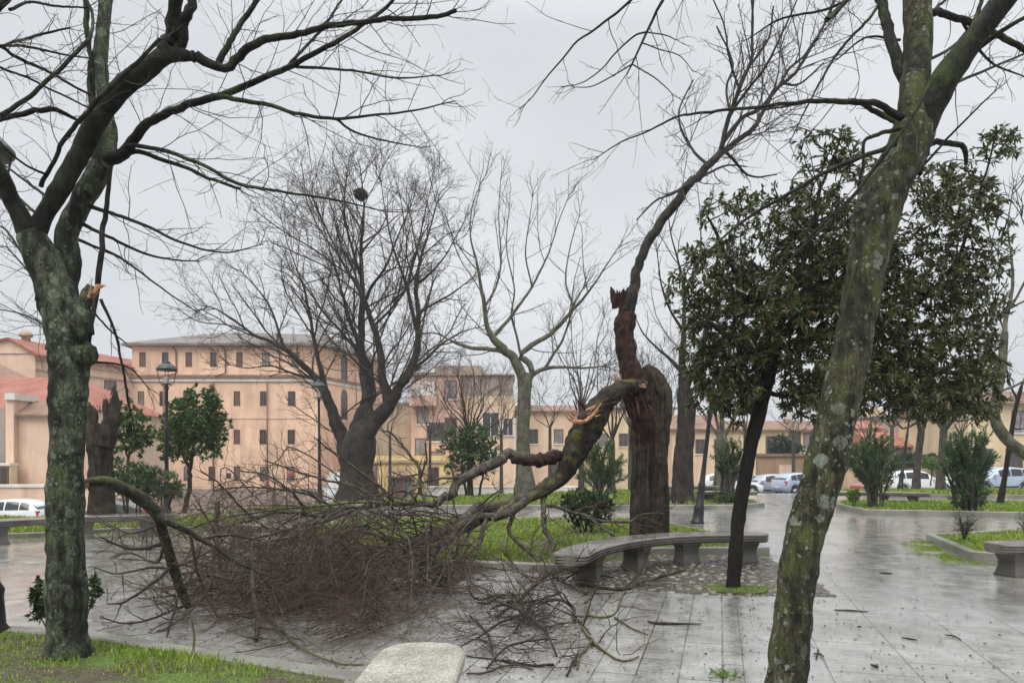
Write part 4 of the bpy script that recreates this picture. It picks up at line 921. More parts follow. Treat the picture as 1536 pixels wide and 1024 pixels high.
def attach(rows, trunk=None, rad=26):
    """start every limb on the limb or trunk it grows from"""
    pool = [] if trunk is None else [np.asarray(trunk)[:, :3]]
    for r in rows:
        s = r[0, :3]; pu, pv = 768 + s[0] / s[1] * FPX, HZ - (s[2] - CH) / s[1] * FPX
        if pool:
            A_ = np.concatenate(pool); du = 768 + A_[:, 0] / A_[:, 1] * FPX - pu; dv = HZ - (A_[:, 2] - CH) / A_[:, 1] * FPX - pv; q = np.hypot(du, dv) + 6 * np.abs(A_[:, 1] - s[1]) / s[1] * 20 * .2; j = np.argmin(q)
            if np.hypot(du[j], dv[j]) < rad: r[:, :3] += (A_[j] - s) * np.linspace(1, 0, len(r))[:, None] ** .7
        pool.append(r[:, :3])
    return rows

# --- mossy tree at the left front
dL = 5.84
lt = thing('bare_tree', 'mossy grey-green forked tree at left front with torn branch stub', 'tree', P(103, 990, dL), 'trees of the square')
R_ = Rough()
R_.add(pix([(103, 1004, 104), (103, 985, 80), (101, 950, 66), (99, 860, 61), (97, 760, 57), (100, 680, 56), (103, 600, 58), (104, 545, 62), (102, 505, 60), (90, 465, 60), (78, 420, 56), (62, 385, 52), (47, 352, 46)], dL), sides=36, step=.03, amp=.09, freq=8, seed=1)
stemA = pix([(50, 372, 36), (36, 335, 34, -.05), (18, 300, 32, -.1), (0, 262, 30, -.2), (-22, 215, 26, -.3), (-40, 150, 24, -.4), (-35, 80, 20, -.5), (-10, 20, 15, -.5), (17, -10, 11, -.5), (40, -80, 8, -.6)], dL)
stemB = pix([(50, 365, 34), (66, 325, 33, .0), (92, 280, 34, .0), (120, 230, 36, .0), (148, 175, 39, -.1), (185, 130, 37, -.2), (222, 102, 35, -.3), (252, 82, 30, -.3), (290, 85, 16, -.3)], dL)
stemC = pix([(108, 500, 40, .12), (100, 440, 38, .18), (103, 395, 39, .2), (100, 350, 36, .22), (120, 308, 36, .25), (146, 258, 36, .25), (163, 205, 28, .3), (156, 150, 22, .3), (151, 80, 22, .35), (158, 10, 20, .4), (166, -60, 18, .4), (180, -180, 13, .5)], dL)
R_.add(stemC, sides=22, step=.035, amp=.09, freq=9, seed=4)
Rw = Rough()
stemA[:, 3] *= .9; stemB[:, 3] *= .9
for i, s in enumerate((stemA, stemB)): Rw.add(s, sides=22, step=.035, amp=.09, freq=9, seed=2 + i)
Rw.build('limb', M['bark_wet_shade'], lt)
R_.blob(P(124, 532, dL - .02), (.1, .12, .1), 5, .45); R_.blob(P(92, 515, dL - .03), (.1, .12, .09), 6, .45); R_.blob(P(118, 482, dL - .03), (.11, .11, .16), 8, .4); R_.blob(P(80, 440, dL), (.14, .14, .13), 9, .3)
R_.add(pix([(112, 500, 30), (124, 465, 26, -.03), (130, 442, 22, -.05), (136, 428, 12, -.06)], dL), sides=14, step=.02, amp=.15, freq=14, seed=11)
R_.build('trunk', M['bark_left'], lt)
shards('torn_wood', [(134, 444, 5.66, 16, -16, 9, 4, 26), (146, 430, 5.66, 22, -7, 3, 2, 16)], 'wood', lt, 1)
lb = [
 [(245, 88, 24, -.3), (247, 55, 22, -.35), (252, 20, 20, -.4), (262, -30, 18, -.5), (275, -120, 12, -.6)],
 [(258, 85, 18, -.3), (272, 45, 16, -.3), (288, 8, 14, -.3), (305, -60, 11, -.2)],
 [(285, 84, 18, -.3), (310, 91, 14, -.3), (330, 96, 13, -.3), (345, 80, 13, -.3), (362, 62, 12, -.35), (400, 50, 11, -.4), (480, 39, 9, -.5), (560, 32, 8, -.6), (640, 24, 7, -.6), (684, 16, 6, -.7)],
 [(333, 94, 11, -.3), (347, 60, 9, -.25), (365, 30, 8, -.2), (392, -10, 7, -.2)],
 [(150, 245, 24, .2), (178, 238, 19, .1), (195, 222, 16, .1), (225, 190, 13, .0), (270, 165, 12, -.1), (325, 150, 11, -.1), (390, 124, 9.5, -.2), (440, 105, 8.5, -.2), (492, 76, 7.5, -.3), (545, 38, 6, -.3), (585, 5, 5, -.3), (610, -30, 4, -.3)],
 [(325, 152, 8, -.1), (400, 158, 6.5, -.3), (450, 172, 5.5, -.4), (505, 179, 5, -.5), (560, 175, 3.8, -.6), (620, 168, 3, -.7), (682, 152, 1.6, -.8)],
 [(440, 106, 5, -.2), (500, 108, 4, -.3), (545, 112, 3.4, -.4), (600, 119, 2.8, -.5), (664, 113, 1.6, -.6)],
 [(505, 180, 4, -.5), (530, 198, 3.4, -.5), (580, 212, 2.5, -.5), (634, 222, 1.4, -.6)],
 [(430, 108, 5.5, -.2), (455, 80, 4.5, -.1), (480, 50, 4, 0), (500, 20, 3.6, .1), (520, -10, 3, .2)],
 [(180, 238, 9, .15), (200, 222, 7, .1), (250, 232, 6, -.1), (300, 252, 5.5, -.2), (350, 280, 5, -.3), (420, 292, 4, -.4), (500, 302, 3, -.4), (580, 318, 1.6, -.5)],
 [(185, 236, 9, .15), (215, 234, 7, .2), (270, 252, 6, .3), (320, 272, 5, .3), (360, 283, 4.5, .3)],
 [(125, 308, 7, .25), (170, 320, 5.5, .2), (220, 338, 4.6, .1), (280, 365, 3.6, .0), (340, 378, 2.6, -.1), (395, 366, 1.4, -.2)],
 [(118, 322, 7, .25), (160, 345, 5, .3), (210, 372, 4, .4), (250, 385, 3, .5), (300, 392, 1.8, .6)],
 [(105, 345, 6, .2), (140, 362, 4.5, .5), (190, 385, 3.5, .7), (260, 440, 2.2, .9), (300, 470, 1.4, 1)],
 [(148, 60, 9, .35), (132, 110, 8, .3), (137, 170, 6, .2)], [(128, 0, 8, .3), (131, 40, 8, .3), (138, 100, 6, .3), (142, 150, 5, .3)],
 [(62, 280, 7, -.1), (80, 245, 6, -.25), (100, 205, 7, -.3), (135, 165, 7, -.4), (175, 120, 7, -.5), (215, 85, 6, -.5), (240, 58, 5, -.5)],
 [(0, 172, 7, -.3), (40, 145, 6.5, -.2), (80, 112, 6, -.1), (118, 78, 6, 0), (138, 55, 5, .1), (140, 25, 4.5, .2), (126, -10, 4, .3)],
 [(-30, 190, 9, -.3), (10, 182, 8, 0), (78, 168, 8, .2), (110, 178, 5, .3), (128, 190, 4, .3)],
 [(0, 68, 5, -.4), (25, 84, 5, -.2), (70, 105, 4.5, 0), (110, 130, 3.6, .1), (140, 145, 3, .2)],
 [(0, 70, 4, -.3), (30, 60, 4, 0), (70, 50, 3.5, .2), (105, 42, 2.5, .3)], [(15, 15, 5, -.5), (45, 5, 4, -.3), (90, 10, 3.5, 0), (130, 12, 2.5, .2)],
 [(-20, 100, 4, -.3), (0, 101, 4, -.2), (40, 115, 3.5, .1), (90, 140, 3, .3), (140, 165, 2.4, .4)], [(0, 65, 4, -.4), (40, 66, 3.8, -.2), (85, 78, 3, 0), (140, 88, 2, .2)],
 [(60, 255, 4, -.2), (20, 235, 3.2, -.5), (-20, 190, 2, -.8)], [(70, 330, 5, 0), (40, 305, 4, .4), (10, 280, 3, .8), (-30, 250, 2, 1)], [(64, 300, 5, 0), (30, 268, 3.6, .3), (-5, 240, 2.6, .5)],
 [(60, 395, 5, .1), (35, 380, 4, .4), (10, 345, 3, .7), (-20, 330, 2, 1)], [(75, 430, 4, .15), (50, 415, 3, .5), (10, 370, 2, 1)], [(110, 520, 4, .1), (70, 490, 3, .8), (30, 470, 2.2, 1.3), (-10, 462, 1.4, 1.6)],
 [(120, 545, 5, 0), (150, 543, 3.6, .1), (195, 551, 2.6, .2), (225, 585, 1.4, .3)],
]
Lr = [wob(pix(b, dL), .22, 100 + i) for i, b in enumerate(lb)]
attach(Lr, np.concatenate([spline(s, 30) for s in (stemA, stemB, stemC)]), 16)
tb = Tubes()
for r in Lr: tb.add(r[None, :, :3], r[None, :, 3], 8)
tb.build('branch', M['bark_wet_shade'], lt)
base = limbs_arr(Lr + [stemA[3:], stemC[6:]], 16)
rg = np.random.default_rng(11)
def tips(par, rg_, l_, r_, k=3, trop=(0, 0, .1)): return sprout(par, k, .96, 1, 24, 10, .2, 7, .16, trop, .8, r_, .5, rg_, l_ * .5, l_, rcap=r_ * 1.6)
s1 = sprout(base, 0, .12, 1, 50, 14, .34, 8, .13, (0, 0, .12), .4, .002, .45, rg, .2, 1.4, dens=8, rcap=.0042)
s1 = cat(s1, sprout(limbs_arr(Lr, 16), 3, .95, 1, 24, 10, .25, 8, .13, (0, 0, .1), .8, .002, .5, rg, .2, .6, rcap=.0035))
s2 = sprout(s1, 0, .12, 1, 48, 15, .45, 5, .18, (0, 0, .08), .6, .0014, .6, rg, .08, .5, dens=8, rcap=.0024)
s3 = sprout(s2, 0, .2, 1, 48, 15, .5, 4, .2, (0, 0, .1), .7, .001, .7, rg, .04, .18, dens=6.5, rcap=.0015)
tb = Tubes(); tb.add(*s1, 4); tb.add(*s2, 3); tb.add(*s3, 3); tb.build('crown', M['twig_grey'], lt)
# a snapped bough dangling from its fork
hb = thing('hanging_branch', 'thin dark snapped bough dangling from the fork of the mossy tree', 'branch', P(163, 252, 6.05))
hr = [wob(pix([(166, 250, 6, .2), (158, 330, 7.5, .18), (150, 410, 8.5, .16), (141, 470, 7, .15), (132, 522, 5, .14)], dL), .2, 1), wob(pix([(151, 448, 5, .15), (172, 495, 4, .2), (184, 550, 3.6, .25), (194, 610, 3.4, .3), (206, 665, 2, .35)], dL), .25, 2),
      wob(pix([(142, 470, 3, .15), (170, 500, 2.5, .25), (190, 515, 1.6, .4)], dL), .2, 3)]
tb = Tubes(); [tb.add(r[None, :, :3], r[None, :, 3], 7) for r in hr]; tb.build('bough', M['bark_dark'], hb)
b = limbs_arr(hr[1:], 12); s1 = sprout(b, 0, .1, 1, 45, 12, .4, 6, .12, (0, 0, -.2), .5, .0016, .5, rg, .1, .5, dens=5); s2 = sprout(s1, 0, .2, 1, 45, 12, .5, 4, .15, (0, 0, -.1), .6, .0013, .6, rg, .05, .2, dens=5)
tb = Tubes(); tb.add(*s1, 3); tb.add(*s2, 3); tb.build('twig_sprays', M['twig_grey'], hb)

# --- lichen covered tree at the right front
dR = 4.8
rt = thing('bare_tree', 'leaning lichen-spotted tree at right front, its base below the frame', 'tree', P(1176, 1056, dR), 'trees of the square')
R_ = Rough()
R_.add(pix([(1174, 1062, 92), (1177, 1030, 66), (1186, 960, 62), (1194, 880, 60), (1208, 800, 62), (1222, 760, 63), (1240, 690, 64), (1258, 610, 63), (1274, 540, 61), (1288, 470, 59), (1300, 400, 61), (1311, 335, 70), (1326, 290, 72), (1350, 245, 66), (1370, 200, 66), (1378, 165, 56)], dR), sides=40, step=.025, amp=.075, freq=9, seed=21)
sA = pix([(1370, 190, 50), (1371, 150, 50), (1374, 105, 48, .05), (1378, 60, 47, .1), (1376, 10, 46, .12), (1374, -60, 42, .15), (1380, -200, 34, .2), (1395, -360, 22, .2), (1400, -520, 6, .2)], dR)
sB = pix([(1372, 205, 52), (1395, 160, 52, -.05), (1418, 118, 48, -.1), (1448, 75, 42, -.15), (1480, 34, 38, -.2), (1512, -5, 34, -.25), (1560, -70, 30, -.3), (1610, -170, 22, -.3), (1640, -300, 14, -.2), (1650, -420, 4, -.1)], dR)
R_.add(sA * np.array([1, 1, 1, .93]), sides=26, step=.03, amp=.07, freq=9, seed=23); Rw = Rough(); Rw.add(sB * np.array([1, 1, 1, .93]), sides=26, step=.03, amp=.08, freq=9, seed=24); Rw.build('limb', M['bark_wet_shade'], rt)
R_.blob(P(1312, 318, dR - .02), (.12, .12, .13), 3, .35)
R_.build('trunk', M['bark_right'], rt)
rb = [
 [(1362, 130, 16, .05), (1351, 105, 17, .1), (1336, 66, 16, .2), (1322, 20, 15, .3), (1310, -20, 14, .4), (1290, -120, 10, .5)],
 [(1362, 188, 14, 0), (1345, 172, 12, -.05), (1323, 157, 10, -.1), (1284, 149, 9, -.2), (1214, 149, 7, -.3), (1155, 153, 5.5, -.4), (1097, 160, 4.6, -.5), (1040, 168, 4, -.5), (1011, 174, 3.4, -.6), (965, 198, 2.6, -.6), (930, 212, 2.2, -.6), (890, 240, 1.2, -.7)],
 [(1352, 192, 10, 0), (1335, 178, 9, .1), (1310, 164, 8, .1), (1290, 152, 7, 0)],
 [(1344, 215, 9, -.1), (1310, 232, 7, -.1), (1233, 262, 6, -.2), (1190, 286, 5.4, -.2), (1147, 310, 5, -.2), (1110, 335, 4, -.2), (1081, 360, 3, -.2), (1040, 400, 1.6, -.2)],
 [(1327, 0, 5, -.2), (1300, 35, 4.8, -.2), (1265, 70, 4.4, -.2), (1240, 105, 4, -.2), (1226, 130, 3.4, -.2), (1205, 170, 2.6, -.2), (1184, 214, 1.6, -.2)],
 [(1340, -20, 5, -.2), (1327, 0, 5, -.2)],
 [(1397, 125, 6, -.25), (1372, 170, 5.5, -.3), (1346, 210, 6, -.34), (1310, 255, 6, -.3), (1290, 285, 5, -.3), (1262, 315, 4, -.3), (1233, 345, 3.6, -.3), (1200, 375, 2.6, -.3), (1160, 420, 1.6, -.3)],
 [(1275, 300, 5, -.2), (1240, 330, 4, -.2), (1200, 372, 3, -.2), (1160, 420, 1.6, -.2)],
 [(1360, 195, 7, -.2), (1320, 205, 6, -.2), (1298, 216, 5, -.2), (1296, 250, 4, -.2), (1286, 290, 3, -.2)],
 [(1395, 20, 12, .15), (1420, 22, 11, .2), (1445, 31, 10.5, .25), (1487, 46, 10, .3), (1520, 64, 9, .3), (1560, 92, 8, .3)],
 [(1448, 92, 9, -.1), (1475, 75, 7.5, -.1), (1507, 52, 7, -.15), (1536, 34, 6, -.2), (1580, 5, 5, -.2)],
 [(1440, 75, 9, -.15), (1455, 40, 7.5, -.05), (1468, 5, 6.5, 0), (1485, -40, 5, .1)],
 [(1378, 262, 8, .1), (1400, 215, 9, .2), (1428, 217, 8.5, .2), (1446, 224, 8, .2), (1449, 248, 5, .2)],
 [(1388, 250, 4, .1), (1420, 212, 3.4, .1), (1450, 180, 2.8, 0), (1495, 135, 2, 0)],
 [(1300, -60, 12, -.1), (1272, 0, 9, -.1), (1255, 18, 8.5, -.1), (1240, 30, 8, -.1)],
 [(1290, -260, 8, .2), (1150, -160, 6.5, 0), (1040, -70, 5.5, -.3), (995, 0, 4.8, -.4), (975, 40, 4, -.4), (963, 65, 3.6, -.4), (950, 92, 3, -.4), (940, 112, 2, -.4)],
 [(1150, -160, 6, .1), (1040, -90, 5, .1), (950, 0, 4, .1), (925, 22, 3.8, .1), (900, 42, 3.4, .1), (876, 58, 3, .1), (850, 85, 2.6, .1), (825, 112, 2.2, .1), (800, 145, 1.6, .1), (780, 164, 1, .1)],
 [(968, 48, 3, -.4), (950, 54, 2.8, -.4), (920, 80, 2.4, -.4), (900, 104, 2, -.4), (870, 125, 1.6, -.4), (842, 131, 1, -.4)],
 [(950, 94, 2.2, -.4), (915, 115, 2, -.4), (888, 129, 1.7, -.4), (860, 131, 1.2, -.4)],
 [(950, 94, 2.2, -.4), (975, 110, 2, -.4), (992, 122, 1.8, -.4), (1008, 140, 1.4, -.4), (1010, 152, 1, -.4)],
 [(972, 42, 2, -.4), (1000, 50, 1.8, -.4), (1015, 60, 1.3, -.4)], [(963, 68, 2.2, -.4), (990, 78, 1.8, -.4), (1020, 86, 1.5, -.4), (1040, 108, 1, -.4)],
 [(1420, 130, 5, .2), (1470, 110, 4, .6), (1540, 80, 3, 1)], [(1395, 90, 5, .3), (1440, 60, 4, .6), (1500, -20, 3, .8)], [(1400, 20, 5, .4), (1430, -10, 4, .6)], [(1440, 30, 5, .5), (1480, 90, 3.6, .7), (1536, 115, 2, .9)],
 [(1330, -40, 6, .5), (1250, 10, 4, .8), (1170, 30, 3, 1.0), (1120, 60, 1.6, 1.1)], [(1350, 60, 4, .2), (1300, 55, 3, .4), (1255, 90, 2, .5)],
]
Rr = [wob(pix(b_, dR), .2, 300 + i) for i, b_ in enumerate(rb)]
attach(Rr, np.concatenate([spline(s, 30) for s in (sA, sB)]), 12)
tb = Tubes(); [tb.add(r[None, :, :3], r[None, :, 3], 8) for r in Rr]; tb.build('branch', M['bark_wet_shade'], rt)
base = limbs_arr(Rr, 14); rg = np.random.default_rng(13)
s1 = sprout(base, 0, .12, 1, 52, 14, .28, 7, .15, (0, 0, .1), .45, .0016, .5, rg, .1, .7, dens=5.5, rcap=.0035); s1 = cat(s1, sprout(base, 3, .95, 1, 24, 10, .2, 7, .15, (0, 0, .1), .8, .0016, .5, rg, .12, .4, rcap=.003))
s2 = sprout(s1, 0, .15, 1, 48, 15, .45, 5, .2, (0, 0, .05), .65, .0012, .6, rg, .05, .25, dens=8, rcap=.002)
tb = Tubes(); tb.add(*s1, 4); tb.add(*s2, 3); tb.build('crown', M['twig_grey'], rt)

# --- the broken tree: ridged trunk, rotten spire, one living bough
dB = 12.9
bt = thing('broken_tree', 'storm-broken tree with ridged trunk and torn dark red spire behind the long bench', 'tree', P(977, 826, dB), 'trees of the square')
R_ = Rough()
R_.add(pix([(960, 834, 46), (961, 815, 36), (961, 760, 33), (961, 690, 32), (961, 640, 36), (960, 610, 34), (958, 585, 22)], dB), sides=44, step=.05, amp=.08, freq=5, seed=31, ribs=.4)
R_.add(pix([(993, 834, 44), (991, 812, 34), (990, 755, 31), (989, 690, 31), (990, 630, 36), (990, 604, 40), (988, 588, 40), (983, 573, 34), (976, 560, 26), (968, 548, 12)], dB + .05), sides=44, step=.05, amp=.08, freq=5, seed=32, ribs=.4)
R_.add(pix([(976, 834, 44), (976, 760, 34), (976, 690, 32), (976, 630, 40), (974, 590, 40), (972, 572, 20)], dB + .12), sides=20, step=.06, amp=.08, freq=5, seed=34)
R_.build('trunk', M['bark_trunk'], bt)
R_ = Rough()
R_.add(pix([(972, 800, 12, .05), (970, 700, 26, .02), (966, 640, 38, -.06), (958, 600, 50, -.15), (950, 572, 46, -.15), (944, 545, 38, -.1), (939, 520, 37, -.06), (938, 490, 36, -.04), (942, 465, 31), (937, 450, 28), (932, 441, 24)], dB), sides=30, step=.03, amp=.2, freq=6, seed=33, jag=.1)
for u, v, tu, tv, w_, sd in ((921, 448, 916, 430, 13, 1), (943, 450, 948, 426, 11, 2), (934, 446, 935, 434, 12, 3), (928, 446, 925, 436, 8, 4)):
    R_.add(pix([(u + 2, v + 14, w_ * 1.1), (u, v, w_), ((u + tu) / 2 + 1, (v + tv) / 2, w_ * .8), (tu, tv, 2.5)], dB), sides=9, step=.025, amp=.3, freq=9, seed=sd)
R_.build('torn_spire', M['bark_torn'], bt)
shards('splintered_wood', [(930, 580, dB - .42, -8, -30, 5, 3, 28), (942, 588, dB - .45, -12, -16, 4, 5, 16)], 'wood', bt, 2); shards('dark_splinters', [(932, 444, dB - .1, -4, -22, 9, 8, 14), (950, 600, dB - .4, 6, 26, 12, 9, 34)], 'wood_red', bt, 3)
bb = [
 [(944, 468, 20), (948, 445, 17), (960, 410, 14), (975, 378, 14), (992, 345, 14), (1011, 318, 14), (1030, 286, 13), (1046, 265, 12), (1065, 245, 11), (1083, 228, 10, .1), (1105, 212, 8, .2), (1128, 195, 7, .2), (1147, 160, 6, .2), (1165, 135, 5.4, .3), (1194, 110, 5, .3), (1215, 75, 4, .3), (1233, 45, 3, .3), (1250, 0, 2, .3)],
 [(1080, 230, 8, .1), (1086, 200, 7, 0), (1092, 172, 6.4, 0), (1110, 125, 5.4, -.1), (1124, 92, 4.6, -.1), (1127, 50, 4, -.2), (1129, 0, 3, -.2), (1135, -60, 2, -.2)],
 [(1084, 216, 7, .2), (1110, 182, 6, .4), (1135, 168, 5.5, .5), (1160, 140, 5, .5), (1185, 105, 4.2, .6), (1210, 82, 3.4, .6), (1240, 30, 2.4, .6), (1262, -20, 2, .6)],
 [(1090, 180, 5, 0), (1120, 135, 4.4, -.3), (1150, 95, 3.8, -.5), (1175, 45, 3, -.6), (1200, -10, 2, -.7)],
 [(1094, 168, 5, 0), (1115, 110, 4, .3), (1150, 60, 3.4, .4), (1160, 10, 2.4, .5)],
 [(1090, 170, 4, 0), (1085, 130, 3.4, .2), (1095, 95, 3, .3), (1075, 40, 2.4, .4)], [(1105, 130, 3.6, -.1), (1090, 85, 3, -.3), (1085, 40, 2.4, -.4), (1070, 0, 2, -.5)],
 [(1046, 268, 6, 0), (1010, 290, 4, -.3), (985, 300, 3, -.5), (955, 330, 2, -.7)], [(1040, 275, 5, 0), (1060, 262, 4, .5), (1090, 248, 3, .9), (1120, 250, 2, 1.1)], [(1065, 250, 5, 0), (1035, 215, 3.6, .4), (1020, 170, 2.8, .6), (1040, 120, 2, .7)],
 [(1090, 228, 5, 0), (1110, 250, 4, .2), (1130, 265, 3, .3), (1165, 262, 2, .4)],
 [(1147, 165, 4, .2), (1180, 160, 3, .0), (1210, 150, 2, -.2)], [(1175, 125, 4, .3), (1200, 125, 3, .5), (1235, 95, 2.4, .6)],
]
Br = [wob(pix(b_, dB), .2, 400 + i) for i, b_ in enumerate(bb)]
attach(Br)
tb = Tubes(); [tb.add(r[None, :, :3], r[None, :, 3], 8) for r in Br]; tb.build('bough', M['bark_dark'], bt)
base = limbs_arr([Br[0][len(Br[0]) // 3:]] + Br[1:], 16); rg = np.random.default_rng(17)
s1 = sprout(base, 0, .12, 1, 42, 12, .35, 7, .12, (0, 0, .35), .45, .0035, .5, rg, .25, 1.5, dens=5, rcap=.012)
s2 = sprout(s1, 0, .15, 1, 42, 14, .45, 5, .16, (0, 0, .25), .6, .0028, .6, rg, .12, .65, dens=7, rcap=.006)
s3 = sprout(s2, 0, .2, 1, 45, 14, .5, 4, .2, (0, 0, .15), .7, .0022, .7, rg, .07, .28, dens=8, rcap=.0035)
tb = Tubes(); tb.add(*s1, 4); tb.add(*s2, 3); tb.add(*s3, 3); tb.build('crown', M['twig_grey'], bt)

# --- the fallen half of its crown
fl = thing('fallen_limb', 'huge torn tree limb collapsed leftward into a heap of brown twigs', 'fallen limb', P(880, 760, 11.5))
R_ = Rough()
limb = pix([(970, 578, 16, 12.5), (952, 578, 22, 12.45), (932, 583, 30, 12.4), (912, 596, 36, 12.3), (896, 616, 44, 12.25), (880, 642, 50, 12.2), (866, 668, 46, 12.1), (856, 690, 40, 12.05), (848, 708, 32, 12.0), (835, 722, 24, 11.9), (815, 737, 19, 11.65), (790, 749, 14, 11.4)], 0)
R_.add(limb, sides=32, step=.03, amp=.11, freq=10, seed=41, ribs=.3); R_.build('limb', M['bark_limb'], fl)
# torn face of the limb: a bowl of red wood with a pale rim
R_ = Rough(); R_.add(pix([(868, 628, 16, 11.95), (880, 622, 20, 11.95), (895, 612, 14, 12.0)], 0), sides=14, step=.03, amp=.2, freq=9, seed=43); R_.build('torn_heartwood', M['wood_red'], fl)
rim = Rough(); rim.add(pix([(855, 620, 3, 11.85), (862, 632, 8, 11.78), (874, 633, 9, 11.76), (886, 625, 8, 11.8), (897, 613, 3, 11.9)], 0), sides=10, step=.015, amp=.4, freq=22, seed=3); rim.build('pale_torn_rim', M['wood'], fl); shards('torn_wood', [(862, 627, 11.8, -14, -10, 7, 4, 14), (888, 617, 11.82, 20, -12, 7, 6, 20), (962, 578, 12.15, 8, 2, 4, 3, 10)], 'wood', fl, 4); shards('dark_splinters', [(872, 612, 11.85, -6, -14, 8, 8, 16), (905, 600, 12.0, 30, -8, 6, 10, 26)], 'wood_red', fl, 5)
R_ = Rough(); R_.add(pix([(880, 612, 10, 12.0), (872, 606, 9, 12.0), (866, 600, 3, 12.0)], 0), sides=8, step=.03, amp=.3, freq=9, seed=44)
R_.build('splinter', M['bark_torn'], fl); R_ = Rough(); R_.add(pix([(850, 682, 16, 12.0), (836, 684, 22, 12.0), (815, 690, 24, 11.9), (797, 692, 21, 11.8), (782, 690, 15, 11.72), (768, 691, 11, 11.66)], 0), sides=14, step=.025, amp=.26, freq=11, seed=45); R_.build('blackened_bough', M['bark_torn'], fl)
fb = [
 [(858, 690, 22, 12.05), (848, 706, 21, 12), (834, 719, 20, 11.9), (809, 738, 18, 11.6), (777, 752, 17, 11.3), (734, 758, 15.5, 11.0), (702, 781, 14, 10.7), (665, 800, 13, 10.3), (625, 822, 11, 10), (581, 848, 10, 9.6), (530, 872, 8, 9.2), (470, 893, 6, 8.7), (410, 912, 4, 8.3)],
 [(840, 682, 18, 12), (802, 691, 18, 11.8), (774, 690, 17, 11.7), (743, 698, 16, 11.5), (714, 710, 14, 11.3), (702, 724, 14, 11.2), (692, 742, 13, 11.1), (668, 756, 11, 10.9), (640, 757, 9, 10.7), (600, 752, 7.5, 10.5), (571, 751, 7, 10.4), (514, 767, 6, 10.1), (460, 768, 5, 9.8), (420, 764, 4.4, 9.6), (380, 777, 3.4, 9.4), (330, 790, 2.4, 9.2)],
 [(790, 746, 14, 11.4), (755, 768, 13, 11.0), (716, 772, 12, 10.8), (690, 785, 12, 10.5), (660, 812, 10, 10.1), (620, 842, 9, 9.7), (570, 862, 7, 9.2), (510, 900, 5, 8.5), (450, 930, 3, 8.0)],
 [(810, 738, 12, 11.6), (760, 762, 11, 11.2), (720, 790, 10, 10.8), (680, 812, 9, 10.5), (640, 832, 8, 10.2), (600, 840, 6.5, 10.0), (540, 846, 5, 9.8), (480, 842, 4, 9.7)],
 [(821, 737, 9, 11.7), (815, 765, 8, 11.5), (821, 800, 7.5, 11.2), (840, 834, 7, 10.7), (859, 860, 6.5, 10.3), (872, 878, 5, 9.9)],
 [(777, 752, 7, 11.3), (762, 790, 6.4, 11.0), (774, 812, 6, 10.8), (802, 834, 5.6, 10.4), (828, 862, 5, 10.0), (848, 900, 4, 9.2), (880, 935, 3, 8.6)],
 [(815, 759, 6, 11.6), (859, 771, 5, 11.4), (906, 782, 4.4, 11.3), (946, 782, 3.8, 11.2), (965, 771, 3, 11.2), (995, 770, 2, 11.2)],
 [(871, 782, 4, 11.2), (905, 802, 3.6, 10.9), (940, 820, 3, 10.6), (975, 832, 2.2, 10.4)],
 [(730, 780, 8, 10.9), (718, 821, 7, 10.4), (699, 856, 6, 10), (678, 882, 5, 9.5), (660, 905, 3, 9.2)],
 [(676, 775, 7, 10.7), (681, 812, 6.6, 10.3), (677, 843, 6, 9.9), (668, 866, 5.4, 9.6), (671, 906, 4.4, 9.0), (676, 934, 3, 8.6)],
 [(820, 865, 5, 10), (800, 900, 5, 9.2), (770, 950, 4, 8.0), (745, 985, 2.6, 7.4)],
 [(640, 757, 6, 10.7), (631, 735, 5.5, 10.8), (629, 707, 5, 10.9), (615, 684, 4.6, 11.0), (598, 660, 4, 11.1), (587, 649, 3.4, 11.1), (573, 647, 2.4, 11.1)],
 [(630, 715, 3.6, 10.9), (636, 700, 3, 10.8), (642, 685, 2.6, 10.7), (638, 665, 2, 10.6)], [(629, 712, 3, 10.9), (606, 715, 2.6, 11), (585, 705, 2, 11.1)],
 [(705, 724, 5, 11.2), (680, 722, 4, 11.0), (655, 722, 3.4, 10.9), (620, 728, 2.4, 10.8)],
 [(600, 752, 6, 10.5), (575, 725, 5, 10.3), (540, 700, 4, 10.2), (505, 680, 3, 10.1), (470, 655, 2, 10)], [(570, 750, 5, 10.4), (530, 725, 4, 10.6), (480, 715, 3.4, 10.6), (430, 700, 2.6, 10.6), (395, 690, 1.8, 10.6)],
 [(514, 767, 5, 10.1), (470, 740, 4.4, 10), (420, 730, 3.8, 9.9), (370, 728, 3, 9.8), (320, 735, 2, 9.7)], [(460, 768, 4, 9.8), (440, 735, 3.6, 9.6), (400, 712, 3, 9.5), (360, 706, 2, 9.4)],
 [(380, 777, 4, 9.4), (350, 745, 3.4, 9.2), (325, 720, 2.6, 9.1), (300, 705, 1.8, 9)],
 [(326, 752, 7, 8.6), (328, 800, 7.5, 8.5), (330, 850, 7, 8.4), (345, 890, 6, 8.2), (360, 925, 4, 7.8)], [(330, 800, 4, 8.5), (310, 770, 3.4, 8.5), (290, 740, 2.6, 8.5)],
 [(378, 850, 7, 7.6), (380, 900, 8, 7.3), (382, 950, 8, 6.8), (384, 985, 6, 6.4)],
 [(478, 870, 5, 8.6), (475, 905, 5, 8.0), (470, 940, 4, 7.6)],
]
fb = [[(a[0], a[1], a[2], a[3]) for a in b_] for b_ in fb]
Fr = [wob(pix(b_, 0), .3, 500 + i) for i, b_ in enumerate(fb)]
attach(Fr, spline(limb, 20), 14)
for r in Fr: r[:, 2] = np.maximum(r[:, 2], r[:, 3] + .005)
tb = Tubes(); [tb.add(r[None, :, :3], r[None, :, 3], 9 if r[0, 3] > .05 else 7) for r in Fr]
rg = np.random.default_rng(19)
